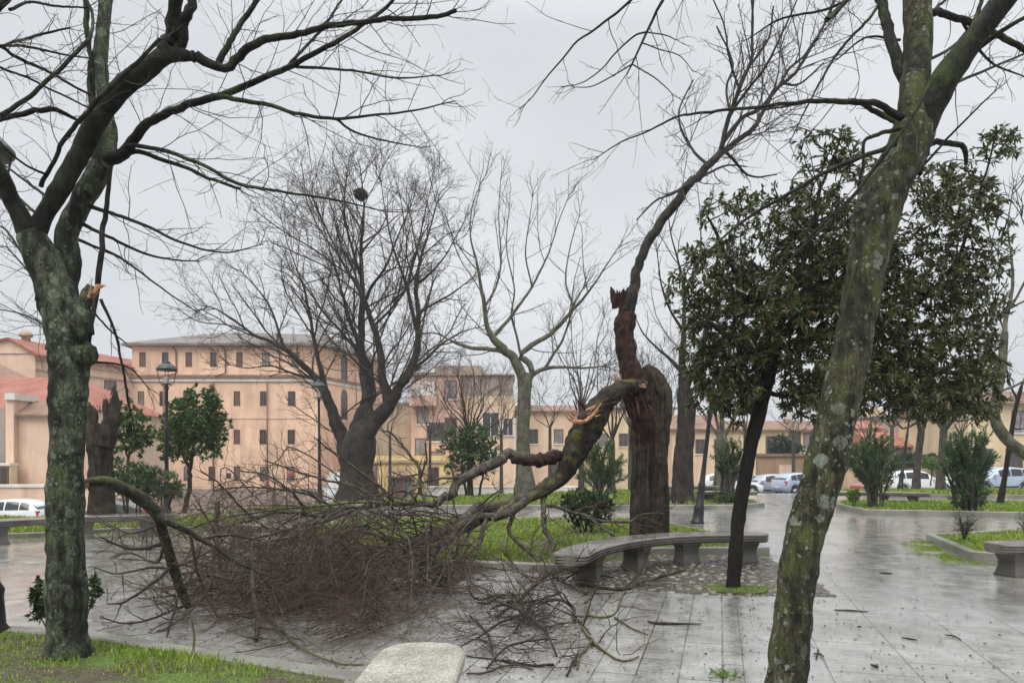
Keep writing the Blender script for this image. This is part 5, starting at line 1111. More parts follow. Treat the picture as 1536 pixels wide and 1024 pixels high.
# more boughs spreading into the heap
ext = []
src = [Fr[i] for i in (0, 0, 2, 3, 0, 2, 1, 1, 9)]
q_dense = [(340, 880), (440, 830), (600, 815), (700, 840), (735, 920), (680, 985), (540, 995), (400, 992)]
q_near = [(210, 880), (480, 870), (600, 900), (590, 985), (430, 990), (290, 965)]
q_airy = [(150, 850), (260, 795), (420, 780), (470, 830), (390, 900), (400, 985), (290, 960), (190, 910)]
dense_i, airy_i = [], []
for i in range(138):
    s = src[i % len(src)]; a = s[int(len(s) * rg.uniform(.3, .97))]; dn = rg.random() < .45 or i >= 96
    for _ in range(200):
        u, v = rg.uniform(150, 735), rg.uniform(780, 992)
        if inpoly(np.array([u]), np.array([v]), q_near if i >= 96 else q_dense if dn else q_airy)[0]: break
    e = gp(u, v) + np.array([0, 0, rg.uniform(.02, .2) + .5 * (rg.random() < .22)])
    if e[1] < 6.05: e[1] = 6.05
    L0 = np.linalg.norm(e - a[:3]); up_ = rg.uniform(-.06, .09) * L0
    m1 = a[:3] * .66 + e * .34 + rg.normal(size=3) * .07 * L0; m1[2] = max(m1[2] + up_, .1); m2 = a[:3] * .3 + e * .7 + rg.normal(size=3) * .06 * L0; m2[2] = max(m2[2] + up_ * .7, .06)
    r0 = min(a[3] * .75, rg.uniform(.006, .022)); ext.append(wob(np.array([[*a[:3], r0], [*m1, r0 * .8], [*m2, r0 * .55], [*e, .004]]), .6, 600 + i)); (dense_i if dn else airy_i).append(i)
for r in ext: r[:, 2] = np.maximum(r[:, 2], r[:, 3]); tb.add(r[None, :, :3], r[None, :, 3], 6)
tb.build('bough', M['bark_fallen'], fl)
heap = limbs_arr([Fr[0][len(Fr[0]) * 2 // 3:], Fr[2][len(Fr[2]) * 2 // 3:], Fr[3][len(Fr[3]) * 2 // 3:]] + [ext[i][len(ext[i]) // 4:] for i in dense_i], 14)
airy = limbs_arr(Fr[4:] + [Fr[1][len(Fr[1]) // 2:]] + [ext[i][len(ext[i]) // 4:] for i in airy_i], 14)
h1 = sprout(heap, 0, .15, 1, 34, 12, .42, 8, .12, (0, 0, -.05), .55, .0035, .5, rg, .3, 1.3, dens=3.8, zmin=.015, rcap=.009)
h1 = cat(h1, sprout(limbs_arr([r[len(r) * 3 // 5:] for r in ext[90:]], 14), 0, .1, 1, 42, 14, .7, 8, .13, (0, 0, 0), .6, .003, .5, rg, .25, .9, dens=6, zmin=.012, rcap=.006))
h2 = sprout(h1, 0, .12, 1, 36, 12, .5, 6, .14, (0, 0, .08), .6, .0024, .6, rg, .15, .7, dens=4.6, zmin=.012, rcap=.0045)
h3 = sprout(h2, 0, .15, 1, 38, 13, .5, 4, .18, (0, 0, .06), .7, .0017, .7, rg, .08, .32, dens=7, zmin=.01, rcap=.0028)
a1 = sprout(airy, 0, .12, 1, 40, 13, .38, 8, .14, (0, 0, .06), .5, .0032, .5, rg, .25, 1.2, dens=3.2, zmin=.015, rcap=.009)
a1 = cat(a1, sprout(limbs_arr(Fr[4:], 14), 0, .15, 1, 46, 14, .4, 8, .15, (0, 0, .02), .5, .003, .5, rg, .15, .8, dens=6, zmin=.015, rcap=.006))
a2 = sprout(a1, 0, .12, 1, 42, 14, .5, 6, .17, (0, 0, .1), .65, .0023, .6, rg, .1, .5, dens=5, zmin=.012, rcap=.0042)
a3 = sprout(a2, 0, .2, 1, 42, 14, .5, 4, .2, (0, 0, .08), .7, .0018, .7, rg, .06, .22, dens=5.5, zmin=.01, rcap=.0026)
tb = Tubes(); tb.add(*h1, 4); tb.add(*a1, 4); tb.build('branchlets', M['twig_dark'], fl)
tb = Tubes(); tb.add(*h2, 3); tb.add(*h3, 3); tb.add(*a2, 3); tb.add(*a3, 3); tb.build('twig_sprays', M['twig_red'], fl)

# --- second fallen bough, propped against the left trunk
sb = thing('fallen_bough', 'mossy snapped bough arching from left trunk down to the paving', 'fallen limb', gp(283, 912))
R_ = Rough()
sbr = [pix([(122, 728, 10, 6.5), (132, 724, 15, 6.5), (158, 722, 19, 6.6), (185, 733, 21, 6.75), (212, 748, 22, 6.9), (234, 768, 21, 7.0), (242, 790, 18, 7.1), (250, 815, 17, 7.25), (260, 850, 17, 7.45), (270, 880, 16, 7.6), (282, 908, 14, 7.8)], 0),
       pix([(232, 764, 15, 7.0), (248, 781, 12, 7.0), (275, 792, 10, 7.1), (300, 808, 8, 7.2), (322, 820, 7, 7.3), (360, 845, 5, 7.5), (420, 870, 3, 7.7)], 0)]
for i, r in enumerate(sbr): R_.add(r, sides=16, step=.03, amp=.1, freq=10, seed=51 + i)
R_.build('bough', bark('mossy_bough_bark', (.022, .02, .013), (.085, .08, .055), (.06, .07, .016), .55, (.16, .18, .11), .66, 14, 1.2, .012), sb)
shards('torn_wood', [(128, 726, 6.48, -14, 3, 7, 3, 14)], 'wood', sb, 6)
more = [pix(b_, 0) for b_ in ([(250, 815, 6, 7.25), (215, 822, 5, 7.1), (180, 818, 4, 7.0), (150, 805, 2.4, 6.9)], [(258, 850, 6, 7.4), (230, 875, 5, 7.3), (190, 900, 4, 7.0), (160, 905, 2, 6.9)], [(262, 855, 5, 7.5), (225, 850, 4, 7.6), (180, 860, 3, 7.6), (140, 850, 2, 7.6)], [(285, 800, 5, 7.1), (295, 850, 5, 7.2), (310, 890, 4, 7.3), (330, 930, 2, 7.2)], [(282, 905, 5, 7.8), (240, 925, 4, 7.2), (190, 935, 3, 7.0), (150, 925, 2, 6.9)],
   [(240, 785, 5, 7.1), (205, 800, 4, 7.4), (170, 790, 3, 7.7), (145, 780, 2, 7.8)], [(300, 808, 5, 7.2), (340, 800, 4, 7.5), (390, 810, 3, 7.8)], [(282, 905, 5, 7.8), (270, 890, 5, 7.9), (255, 935, 4, 7.0), (250, 960, 2, 6.6)], [(300, 808, 5, 7.2), (260, 790, 4, 7.6), (215, 780, 3, 8), (180, 775, 2, 8.2)], [(250, 815, 5, 7.25), (235, 845, 4, 7.5), (200, 830, 3, 7.8), (165, 835, 2, 8)], [(322, 820, 5, 7.3), (318, 870, 4, 7.2), (280, 920, 3, 7), (235, 950, 2, 6.8)], [(270, 880, 5, 7.6), (310, 865, 4, 7.8), (350, 870, 3, 8.0), (400, 850, 2, 8.2)], [(258, 850, 5, 7.5), (290, 840, 4, 7.9), (330, 815, 3, 8.3), (350, 785, 2, 8.6)])]
more = [wob(r, .3, 700 + i) for i, r in enumerate(more)]
for r in more: r[:, 2] = np.maximum(r[:, 2], r[:, 3])
tb = Tubes(); [tb.add(r[None, :, :3], r[None, :, 3], 6) for r in more]
b_ = limbs_arr(more, 12); s1 = sprout(b_, 0, .1, 1, 50, 15, .4, 7, .16, (0, 0, .02), .5, .0032, .5, rg, .2, .9, dens=8, zmin=.015, rcap=.006); s2 = sprout(s1, 0, .12, 1, 45, 15, .5, 5, .18, (0, 0, .05), .65, .0024, .6, rg, .1, .4, dens=6.5, zmin=.012)
s3 = sprout(s2, 0, .2, 1, 45, 15, .5, 4, .2, (0, 0, .05), .7, .0018, .7, rg, .06, .2, dens=4, zmin=.01)
tb.add(*s1, 4); tb.build('branchlets', M['twig_dark'], sb); tb = Tubes(); tb.add(*s2, 3); tb.add(*s3, 3); tb.build('twig_sprays', M['twig_red'], sb)

# --- loose broken branches on the slabs
def loose(name, label, polys, mat, dens=(0, 0), twm='twig_dark', seed=0, lift=0.0):
    rows = []
    for pl in polys:
        r = []
        for q in pl:
            p = gp(q[0], q[1]); r.append([p[0], p[1], (q[3] if len(q) > 3 else 0) + q[2] / 2 / FPX * p[1] + .004, q[2] / 2 / FPX * p[1]])
        rows.append(wob(np.array(r), .3, 800 + seed + len(rows)))
    for r in rows: r[:, 2] = np.maximum(r[:, 2], r[:, 3])
    c = rows[0][0]; t = thing(name, label, 'branch', (c[0], c[1], 0), 'loose broken branches on the paving')
    tb = Tubes(); [tb.add(r[None, :, :3], r[None, :, 3], 6, True) for r in rows]; tb.build('stick', M[mat], t)
    if dens[0]:
        rg2 = np.random.default_rng(seed + 5); b_ = limbs_arr(rows, 12)
        s1 = sprout(b_, 0, .15, 1, 50, 15, .4, 6, .16, (0, 0, -.1), .55, .0022, .5, rg2, .08, .6, dens=dens[0], zmin=.008); s2 = sprout(s1, 0, .15, 1, 45, 15, .5, 4, .18, (0, 0, -.1), .7, .0016, .6, rg2, .05, .3, dens=dens[1], zmin=.006)
        tb = Tubes(); tb.add(*s1, 3); tb.add(*s2, 3); tb.build('twig_sprays', M[twm], t)
    return t
loose('broken_branch', 'crooked yellow-tinged twiggy branch on the slabs left of the joint line', [[(880, 915, 6), (874, 940, 6), (888, 965, 5), (915, 985, 4), (938, 993, 3), (958, 985, 2)], [(880, 926, 5), (918, 932, 4, .05), (932, 912, 3, .12), (940, 906, 2, .12)], [(922, 927, 3), (950, 944, 2.6), (972, 953, 2)], [(888, 965, 5), (868, 985, 4.5), (866, 1005, 3)], [(878, 905, 4), (888, 895, 3.5), (892, 880, 2.5)]], 'twig_moss', (4, 4), seed=1)
loose('broken_branch', 'straight dark stick lying alone on the slabs before the cobbles', [[(972, 934, 3), (990, 936, 5), (1020, 936, 3), (1052, 936, 1.6)]], 'bark_dark', (3, 2), seed=2)
loose('broken_branch', 'long dark forked branch lying across the edge of the cobbles', [[(868, 878, 5), (905, 884, 5), (938, 885, 4.5), (962, 876, 4), (990, 868, 3), (1030, 855, 2)], [(938, 885, 3.6), (958, 872, 3, .1), (970, 858, 2.4, .2)], [(860, 868, 3), (890, 870, 3.4, .06), (920, 872, 2, .05)]], 'bark_dark', (4, 4), seed=3)
loose('broken_branch', 'reddish spray of fine twigs flat on the slabs below the heap', [[(820, 955, 6), (790, 940, 5, .1), (760, 925, 4, .12), (735, 930, 2, .1)], [(862, 935, 7), (858, 925, 6, .1), (830, 922, 5, .15), (795, 925, 4, .1), (770, 960, 3, .05)], [(830, 1000, 5), (790, 1000, 4), (740, 990, 3), (700, 985, 2)], [(835, 985, 3), (822, 960, 3, .06), (815, 935, 2, .1)], [(862, 1000, 4), (866, 985, 3), (850, 1015, 3)], [(760, 905, 3), (800, 912, 4, .06), (840, 905, 3, .1)], [(715, 960, 3), (750, 950, 4, .08), (785, 940, 3, .1), (815, 915, 2)], [(730, 1005, 3), (760, 985, 4, .06), (800, 975, 3, .08), (835, 960, 2)]], 'bark_dark', (15, 10), 'twig_dark', 4)
loose('broken_branch', 'yellow-green lichen stick curving over kerb beside the near bench', [[(390, 914, 3.4, .03), (408, 940, 4.6, .03), (430, 962, 4.6, .02), (462, 984, 4, .02), (500, 996, 3.4, .01), (545, 998, 2.4)]], 'twig_moss', (1.5, 2), seed=5)
loose('broken_branch', 'upright yellow-green shoot standing at the kerb', [[(290, 992, 2.4, .02), (289.5, 990, 3.4, .1), (289, 989, 3, .22), (288, 988, 1.6, .36)]], 'twig_moss', seed=6)
loose('broken_branch', 'pair of small dark twigs lying between the heap and the kerb', [[(700, 880, 2), (716, 899, 3), (740, 897, 4), (775, 893, 2)], [(715, 905, 2.4), (735, 908, 4), (752, 900, 3), (770, 890, 2)]], 'bark_dark', (4, 3), seed=7)
loose('broken_branch', 'long greyish branches fanned at the bottom beside the near bench', [[(700, 1012, 3), (735, 1012, 4), (770, 1000, 3), (800, 1005, 2)], [(690, 970, 2), (715, 960, 3), (740, 968, 2)], [(705, 925, 3), (730, 950, 3), (740, 985, 2)]], 'twig_dark', (14, 11), 'twig_dark', 8)
for i, (lab, u, v, du, dv, wd) in enumerate((('short red-brown twig on the open slabs, bottom right', 1352, 957, 24, 4, 2.6), ('thin dark twig bent on the open slabs at right', 1418, 953, 24, 7, 2.4), ('tiny crossed twig beside the lichen trunk', 1220, 981, 16, 5, 3), ('short dark twig lowest on the right slabs', 1306, 999, 12, 3, 4), ('dark stick along a slab joint right of lichen trunk', 1252, 915, 50, 3, 2.4), ('small brown twig near the small bed corner', 1320, 860, 18, 1, 2.4))):
    loose('fallen_twig', lab, [[(u, v, wd * .7), (u + du * .5, v + dv * .3, wd), (u + du, v + dv, wd * .6)]] + ([[(u + 4, v + 8, 2), (u + 7, v - 6, 2)]] if i == 2 else []), 'bark_dark', seed=20 + i)
# scattered leaf crumbs, buds and bark flakes
rg = np.random.default_rng(29); pts = []
for _ in range(2600):
    u, v = rg.uniform(640, 1530), rg.uniform(800, 1024); p = gp(u, v)
    if rg.random() < .45: p = gp(rg.uniform(150, 900), rg.uniform(850, 1010))
    if any(inpoly(p[:1], p[1:2], b_)[0] for b_ in (B_FRONT, B_MID)): continue
    pts.append(p + np.array([0, 0, .006]))
for bp_, n_, z_ in ((B_FRONT, 500, .07), (B_MID, 1500, .12)):
    lo_, hi_ = bp_.min(0), bp_.max(0); q = rg.uniform(lo_, hi_, (n_, 2)); q = q[inpoly(q[:, 0], q[:, 1], bp_)]; pts += [np.array([x_, y_, z_]) for x_, y_ in q]
pts = np.array(pts); dr = rg.normal(size=pts.shape) * np.array([1, 1, .12]); 
tag(leaf_mesh('leaf_litter', pts, dr, rg.uniform(.008, .035, len(pts)), rg.uniform(.006, .018, len(pts)), M['leaf_brown'], None, rg), kind='stuff')
# bark chips and leaves thick over the cobbles and round the heap
pts = []
for _ in range(2600):
    p = rg.uniform((-4.5, 6.3), (3.6, 11.6)); q = (p[0] - 1.6) ** 2 / 2.2 + (p[1] - 10) ** 2 / 1.6 < 1.2
    if (q or rg.random() < .5) and not inpoly(p[:1], p[1:], B_MID)[0] and not inpoly(p[:1], p[1:], B_FRONT)[0]: pts.append((p[0], p[1], .01 + .03 * q))
pts = np.array(pts); dr = rg.normal(size=pts.shape) * np.array([1, 1, .3])
tag(leaf_mesh('bark_debris', pts, dr, rg.uniform(.015, .07, len(pts)), rg.uniform(.006, .02, len(pts)), M['leaf_brown'], None, rg), kind='stuff')

# --- evergreen tree
dE = 9.0
et = thing('evergreen_tree', 'leaning dark trunk with broad dense crown of long evergreen leaves', 'tree', P(1100, 884, dE), 'trees of the square')
R_ = Rough(); R_.add(pix([(1099, 892, 40), (1100, 880, 25), (1103, 830, 23), (1110, 760, 22), (1124, 680, 23), (1140, 612, 24), (1153, 562, 24), (1166, 515, 20)], dE), sides=20, step=.04, amp=.08, freq=8, seed=61)
el = [[(1164, 520, 18), (1185, 482, 15, .2), (1225, 440, 12, .3), (1270, 395, 9, .4), (1300, 340, 6, .5)], [(1160, 535, 16), (1145, 480, 13, -.2), (1120, 430, 10, -.3), (1090, 380, 7, -.3), (1065, 330, 4, -.3)], [(1166, 520, 14), (1230, 500, 12, .3), (1310, 480, 10, .5), (1390, 440, 8, .5), (1440, 380, 6, .5), (1465, 300, 4, .4), (1490, 215, 3, .4)],
      [(1155, 560, 12), (1110, 520, 9, -.5), (1060, 480, 6, -.7)], [(1166, 515, 13), (1190, 440, 10, -.5), (1210, 370, 8, -.6), (1225, 290, 6, -.6), (1260, 210, 3, -.5)], [(1220, 505, 9, .2), (1280, 540, 8, .1), (1360, 560, 6, 0), (1430, 560, 4, 0)], [(1310, 480, 8, .5), (1400, 490, 6, .9), (1480, 470, 4, 1)],
      [(1148, 590, 9), (1180, 590, 7, -.3), (1230, 585, 5, -.4)], [(1146, 600, 8), (1100, 580, 6, .2), (1070, 560, 4, .3)]]
Er = [wob(pix(b_, dE), .3, 900 + i) for i, b_ in enumerate(el)]
for i, r in enumerate(Er): R_.add(r, sides=9, step=.06, amp=.06, freq=9, seed=70 + i)
R_.build('trunk', M['bark_black'], et)
rg = np.random.default_rng(31)
def ell(u, v, ru, rv, n, d, dr_, rng):
    """points through an ellipsoidal clump"""
    out = []
    while len(out) < n:
        q = rng.uniform(-1, 1, 3)
        if (q ** 2).sum() < 1: q = q * (1 + .32 * (rng.random() < .16)); out.append(P(u + q[0] * ru, v + q[1] * rv, d + q[2] * dr_))
    return out
T = []
for u, v, ru, rv, n, dd in ((1215, 590, 50, 40, 50, -.1), (1385, 600, 75, 36, 60, .2), (1460, 590, 50, 44, 42, .3), (1090, 590, 60, 36, 42, 0), (1250, 400, 60, 95, 80, 0), (1230, 480, 60, 60, 50, .2), (1335, 480, 55, 95, 70, .3), (1290, 570, 60, 50, 50, .2), (1310, 380, 60, 70, 40, .3), (1030, 430, 36, 60, 20, 0), (1120, 470, 85, 90, 105, 0), (1080, 420, 55, 70, 60, -.2), (1180, 410, 95, 70, 130, 0), (1100, 560, 65, 62, 80, 0), (1065, 540, 45, 60, 40, .2), (1225, 555, 60, 70, 90, -.1), (1260, 450, 90, 90, 140, .3), (1400, 520, 105, 82, 200, .3), (1350, 570, 50, 50, 50, 0), (1405, 400, 85, 70, 100, .4), (1440, 300, 62, 62, 70, .4), (1400, 290, 40, 50, 35, .3), (1500, 215, 34, 28, 22, .4), (1470, 430, 55, 60, 45, .7), (1120, 320, 75, 40, 34, -.3), (1210, 320, 80, 55, 46, -.4), (1240, 225, 60, 38, 26, -.5), (1280, 270, 50, 50, 26, -.3), (1160, 300, 60, 30, 12, -.3), (1040, 500, 40, 60, 22, .1), (1480, 560, 36, 50, 24, .5), (1160, 470, 60, 60, 60, -.5), (1300, 360, 60, 60, 50, .5), (1500, 350, 30, 60, 14, .5)):
    T += ell(u, v, ru, rv, int(n * (2.0 if n > 40 else 1.4)), dE + dd, .75, rg)
T = np.array(T)
seeds = np.concatenate([r[::2, :3][2:] for r in Er])
ln_ = colonise(seeds, T, rg); tb = Tubes(); tb.add(ln_, np.linspace(.011, .004, 5)[None].repeat(len(ln_), 0), 4); tb.build('twig_sprays', M['bark_black'], et)
pos, dr, ll = [], [], []
for l_ in ln_:
    ax = norm(l_[-1] - l_[-2]); k = rg.integers(10, 18)
    for j in range(k):
        t = rg.random() ** .6; p = l_[2] + (l_[4] - l_[2]) * t + rg.normal(size=3) * .015; d_ = norm(ax * .7 + rg.normal(size=3) * .75 + np.array([0, 0, -.25])); pos.append(p); dr.append(d_); ll.append(rg.uniform(.06, .115))
ll = np.array(ll); leaf_mesh('crown', np.array(pos), np.array(dr), ll, ll * rg.uniform(.26, .38, len(ll)), M['leaf_ever'], et, rg, .2, .12)
# mossy pit round its foot
V = []; n = 26
for k in range(n): a = 2 * PI * k / n; V.append((2.74 + (.36 + .05 * mnoise.noise(Vector((math.cos(a) * 2, math.sin(a) * 2, 1)))) * math.cos(a), 8.95 + .3 * math.sin(a), .012))
tag(mesh_obj('tree_pit', np.array(V + [(2.74, 8.95, .03)]), [np.array([(k, (k + 1) % n, n) for k in range(n)])], M['soil'], None, True), kind='structure')
pp = rg.normal(size=(500, 3)) * np.array([.2, .17, 0]) + np.array([2.74, 8.95, .02]); leaf_m = leaf_mesh('moss', pp, rg.normal(size=pp.shape) * np.array([.5, .5, 1]) + np.array([0, 0, .6]), .035, .012, M['grass'], None, rg); tag(leaf_m, kind='stuff')
# a tuft of weeds between slabs
pp = gp(1085, 1014); n = 60; q = pp + rg.normal(size=(n, 3)) * np.array([.05, .05, 0]) + np.array([0, 0, .004]); tf = leaf_mesh('weed_tuft', q, rg.normal(size=(n, 3)) * np.array([1, 1, .3]) + np.array([0, 0, .45]), .07, .014, M['leaf_lime'], None, rg); tag(tf, 'little pale green weed tuft growing from a slab joint, bottom centre-right', 'weed')

# --- distant and middle bare trees
def tips_n(par, rg_, L_): return sprout(par, 4, .93, 1, 26, 10, .2, L_.get('n', 6), .12, (0, 0, .25), .8, L_['r'], .5, rg_, L_['lmin'], L_['lmin'] * 2.2, rcap=L_['cap'])
def bare(name, label, base, d, trunk, limbs, levels, bmat, tmat, seed, sides=12, amp=.08, extra=None, tr=None):
    """trunk and limbs in pixel rows, crown grown from them"""
    bp = trunk[0]; root = thing(name, label, 'tree', base, 'trees of the square')
    rg_ = np.random.default_rng(seed); R2 = Rough(); e_, f_ = trunk[-1], trunk[-2]; kk = .55 * e_[2] / max(1, math.hypot(e_[0] - f_[0], e_[1] - f_[1])); trunk = list(trunk) + [(e_[0] + (e_[0] - f_[0]) * kk, e_[1] + (e_[1] - f_[1]) * kk, e_[2] * .5)]; tp = pix(trunk, d); R2.add(tp, sides=sides + 4, step=d * .006, amp=amp, freq=2.5, seed=seed)
    rows = []
    for i, b_ in enumerate(limbs):
        q = [(*a, rg_.normal() * .0) if len(a) == 3 else a for a in b_]
        q = [(a[0], a[1], a[2] * (1 if a[2] > 15 else .62 + .38 * a[2] / 15), *a[3:]) for a in q]; k = rg_.normal() * .05 * d; q = [(a[0], a[1], a[2], a[3] + k * j / max(1, len(q) - 1)) for j, a in enumerate(q)]
        rows.append(wob(pix(q, d), .14, seed * 10 + i))
    attach(rows, spline(tp, 30), 20)
    for i, r in enumerate(rows): R2.add(r, sides=sides - 4, step=d * .006, amp=amp, freq=3, seed=seed + i)
    R2.build('trunk', bmat, root)
    cur = limbs_arr(rows, 14); tb_ = Tubes(); prev = [cur]
    for L_ in levels:
        nxt = sprout(prev[-1], 0, L_.get('t0', .2), 1, L_.get('ang', 42), 13, L_['lf'], L_.get('n', 6), L_.get('w', .13), L_.get('trop', (0, 0, .35)), .55, L_['r'], .5, rg_, L_['lmin'], L_['lmax'], dens=L_['dens'], rcap=L_.get('cap', L_['r'] * 1.6))
        nxt = cat(nxt, tips_n(prev[-1], rg_, L_)) if L_ is levels[0] else nxt; tb_.add(*nxt, 4 if L_['r'] > .012 else 3); prev.append(nxt)
    tb_.build('crown', tmat, root)
    return root, prev
dT = 33.0
lv = [dict(lf=.42, r=.015, cap=.045, lmin=1.2, lmax=4.8, dens=1.7, n=9, ang=38, t0=.2), dict(lf=.5, r=.009, cap=.018, lmin=.7, lmax=2.6, dens=2.6, ang=40, t0=.12), dict(lf=.5, r=.0075, cap=.011, lmin=.45, lmax=1.3, dens=4, n=5, w=.16), dict(lf=.55, r=.0056, cap=.0075, lmin=.3, lmax=.85, dens=6, n=4, w=.18, trop=(0, 0, .25))]
big, _ = bare('bare_tree', 'largest bare tree, many-stemmed and fine-twigged, carrying a dark bird nest', (X(536, dT), dT, g1(X(536, dT), dT)), dT,
 [(536, 768, 96), (536, 738, 70), (535, 705, 56), (538, 672, 56), (541, 655, 50), (545, 640, 32), (548, 628, 12)],
 [[(526, 715, 30), (519, 680, 30), (510, 650, 24), (500, 625, 19), (492, 600, 17), (474, 568, 13), (452, 545, 11), (428, 523, 9), (400, 508, 7), (379, 501, 6), (347, 478, 4.5), (320, 462, 3), (300, 458, 2)],
  [(532, 690, 36), (537, 650, 28), (543, 620, 22), (548, 602, 20), (545, 573, 16), (538, 548, 14), (532, 530, 12), (525, 500, 9), (516, 465, 7), (508, 430, 5), (495, 380, 3), (480, 320, 2)],
  [(545, 640, 24), (552, 605, 18), (545, 550, 14), (543, 510, 13), (544, 470, 12), (540, 420, 10), (539, 380, 8), (543, 340, 6), (545, 305, 4), (540, 250, 2.5)],
  [(545, 715, 36), (553, 670, 35), (573, 625, 27), (590, 600, 24), (582, 578, 17), (573, 560, 15), (570, 530, 13), (562, 490, 11), (545, 440, 9), (520, 400, 6), (500, 360, 4), (470, 300, 2.5)],
  [(588, 602, 20), (605, 575, 17), (622, 550, 15), (630, 530, 13), (631, 500, 11), (630, 465, 10), (627, 430, 8), (632, 390, 6), (645, 345, 4), (660, 290, 2)],
  [(630, 500, 9), (622, 470, 8), (612, 430, 7), (600, 395, 5.5), (588, 360, 4), (578, 310, 2.5), (570, 260, 1.6)],
  [(493, 600, 13), (484, 560, 10), (474, 520, 8), (466, 480, 6.5), (458, 440, 5), (448, 410, 3.5), (430, 360, 2), (420, 320, 1.5)],
  [(428, 523, 7), (415, 480, 5), (400, 450, 4), (380, 425, 3), (360, 405, 2)], [(545, 470, 8), (560, 430, 6.5), (580, 400, 5), (600, 350, 3.5), (620, 300, 2)], [(532, 530, 8), (505, 500, 6), (480, 470, 5), (455, 430, 3.6), (430, 400, 2.4)],
  [(628, 430, 6), (650, 410, 5), (670, 385, 3.6), (690, 345, 2)], [(630, 470, 7), (655, 455, 5), (680, 440, 4), (705, 420, 2)], [(474, 568, 7), (440, 560, 5), (405, 548, 3.6), (370, 552, 2.4), (340, 545, 1.6)], [(615, 560, 8), (640, 540, 6), (660, 520, 5), (690, 500, 3.4), (720, 490, 2)],
  [(540, 420, 6), (525, 370, 5), (515, 320, 3.6), (520, 260, 2)], [(612, 430, 5), (625, 380, 4), (640, 310, 2.6), (650, 265, 1.6)], [(560, 490, 6), (590, 460, 5), (600, 430, 4), (610, 370, 2.6), (600, 290, 1.6)]],
 lv, M['bark_elm'], M['twig_dark'], 71)
nb = thing('bird_nest', 'round dark bird nest of sticks high in the largest bare tree', 'nest', P(541, 300, dT)); rg = np.random.default_rng(5)
c = P(541, 292, dT); n = 420; dv = norm(rg.normal(size=(n, 3))); st_ = c + dv * rg.uniform(.05, .3, (n, 1)) * np.array([1, 1, .85]); tg = norm(np.cross(dv, rg.normal(size=(n, 3))) + dv * .25); L_ = rg.uniform(.15, .4, (n, 1))
tb = Tubes(); tb.add(np.stack([st_ - tg * L_ / 2, st_ + dv * .03, st_ + tg * L_ / 2], 1), np.full((n, 3), .013), 3); tb.build('sticks', M['twig_dark'], nb)

lv2 = [dict(lf=.42, r=.011, cap=.025, lmin=.8, lmax=3.6, dens=1.2, n=9, ang=38, w=.1, t0=.15), dict(lf=.5, r=.007, cap=.011, lmin=.5, lmax=1.9, dens=2.4, ang=42, w=.14), dict(lf=.5, r=.0048, cap=.0065, lmin=.3, lmax=.9, dens=4.2, n=5, w=.18)]
dS = 27.0
bare('bare_tree', 'pale smooth-barked bare tree with twisting limbs right of the nest tree', (X(788, dS), dS, g1(X(788, dS), dS)), dS,
 [(788, 752, 44), (787, 720, 34), (785, 690, 24), (785, 640, 22), (786, 600, 22), (788, 572, 24)],
 [[(787, 580, 18), (778, 556, 17), (770, 540, 16), (759, 528, 15), (741, 506, 12), (731, 485, 10), (727, 460, 8.5), (722, 435, 7), (716, 395, 5.5), (706, 350, 4), (712, 300, 2.5), (735, 250, 1.6)],
  [(759, 529, 11), (742, 525, 9), (718, 523, 8), (700, 521, 7), (675, 510, 5), (655, 500, 4), (630, 500, 2.4)],
  [(742, 507, 8), (752, 495, 7.5), (768, 475, 7), (782, 455, 6.5), (800, 430, 5.4), (815, 400, 4.4), (826, 375, 3.4), (840, 330, 2.6), (855, 290, 1.6)],
  [(790, 575, 15), (797, 560, 13), (798, 545, 12), (793, 535, 12), (785, 530, 12), (786, 523, 11), (800, 515, 10), (826, 500, 9), (845, 482, 8), (862, 462, 7), (880, 440, 5.6), (895, 420, 4.4), (912, 395, 3.4), (935, 360, 2)],
  [(793, 575, 12), (800, 566, 10), (815, 557, 9), (835, 552, 7), (855, 553, 6), (880, 553, 4.6), (910, 548, 3)],
  [(820, 556, 7), (832, 535, 6), (845, 515, 5.4), (855, 485, 4.6), (862, 455, 3.6), (880, 425, 2.2)], [(782, 530, 6), (775, 500, 5), (768, 470, 4.4), (772, 430, 3.6), (760, 370, 2.6), (765, 300, 1.6)], [(728, 462, 6), (745, 430, 5), (752, 390, 4), (748, 330, 2.6), (752, 260, 1.6)], [(800, 430, 4), (790, 380, 3.2), (795, 330, 2.2), (800, 290, 1.4)], [(862, 462, 5), (850, 420, 4), (856, 370, 2.8), (870, 320, 1.6)]],
 lv2, M['bark_plane'], M['twig_grey'], 73)
lv3 = [dict(lf=.5, r=.012, cap=.025, lmin=.5, lmax=2.6, dens=1.6, n=7, ang=34), dict(lf=.5, r=.008, cap=.012, lmin=.3, lmax=1.2, dens=2.6), dict(lf=.5, r=.006, cap=.008, lmin=.2, lmax=.7, dens=3.2, n=4)]
def fan(u, v0, v1, n, spread, w_, seed):
    r = np.random.default_rng(seed); out = []; w_ = w_ * .62
    for i in range(n):
        t = (i + .5) / n * 2 - 1 + r.normal() * .1; h = v0 - (v0 - v1) * (1 - .35 * t * t) * r.uniform(.8, 1.05)
        out.append([(u + t * 2, v0, w_), (u + t * spread * .35 + r.normal() * 4, v0 - (v0 - h) * .3, w_ * .75), (u + t * spread * .6 + r.normal() * 6, v0 - (v0 - h) * .55, w_ * .5), (u + t * spread * .85 + r.normal() * 6, v0 - (v0 - h) * .8, w_ * .35), (u + t * spread, h, w_ * .18)])
    return out
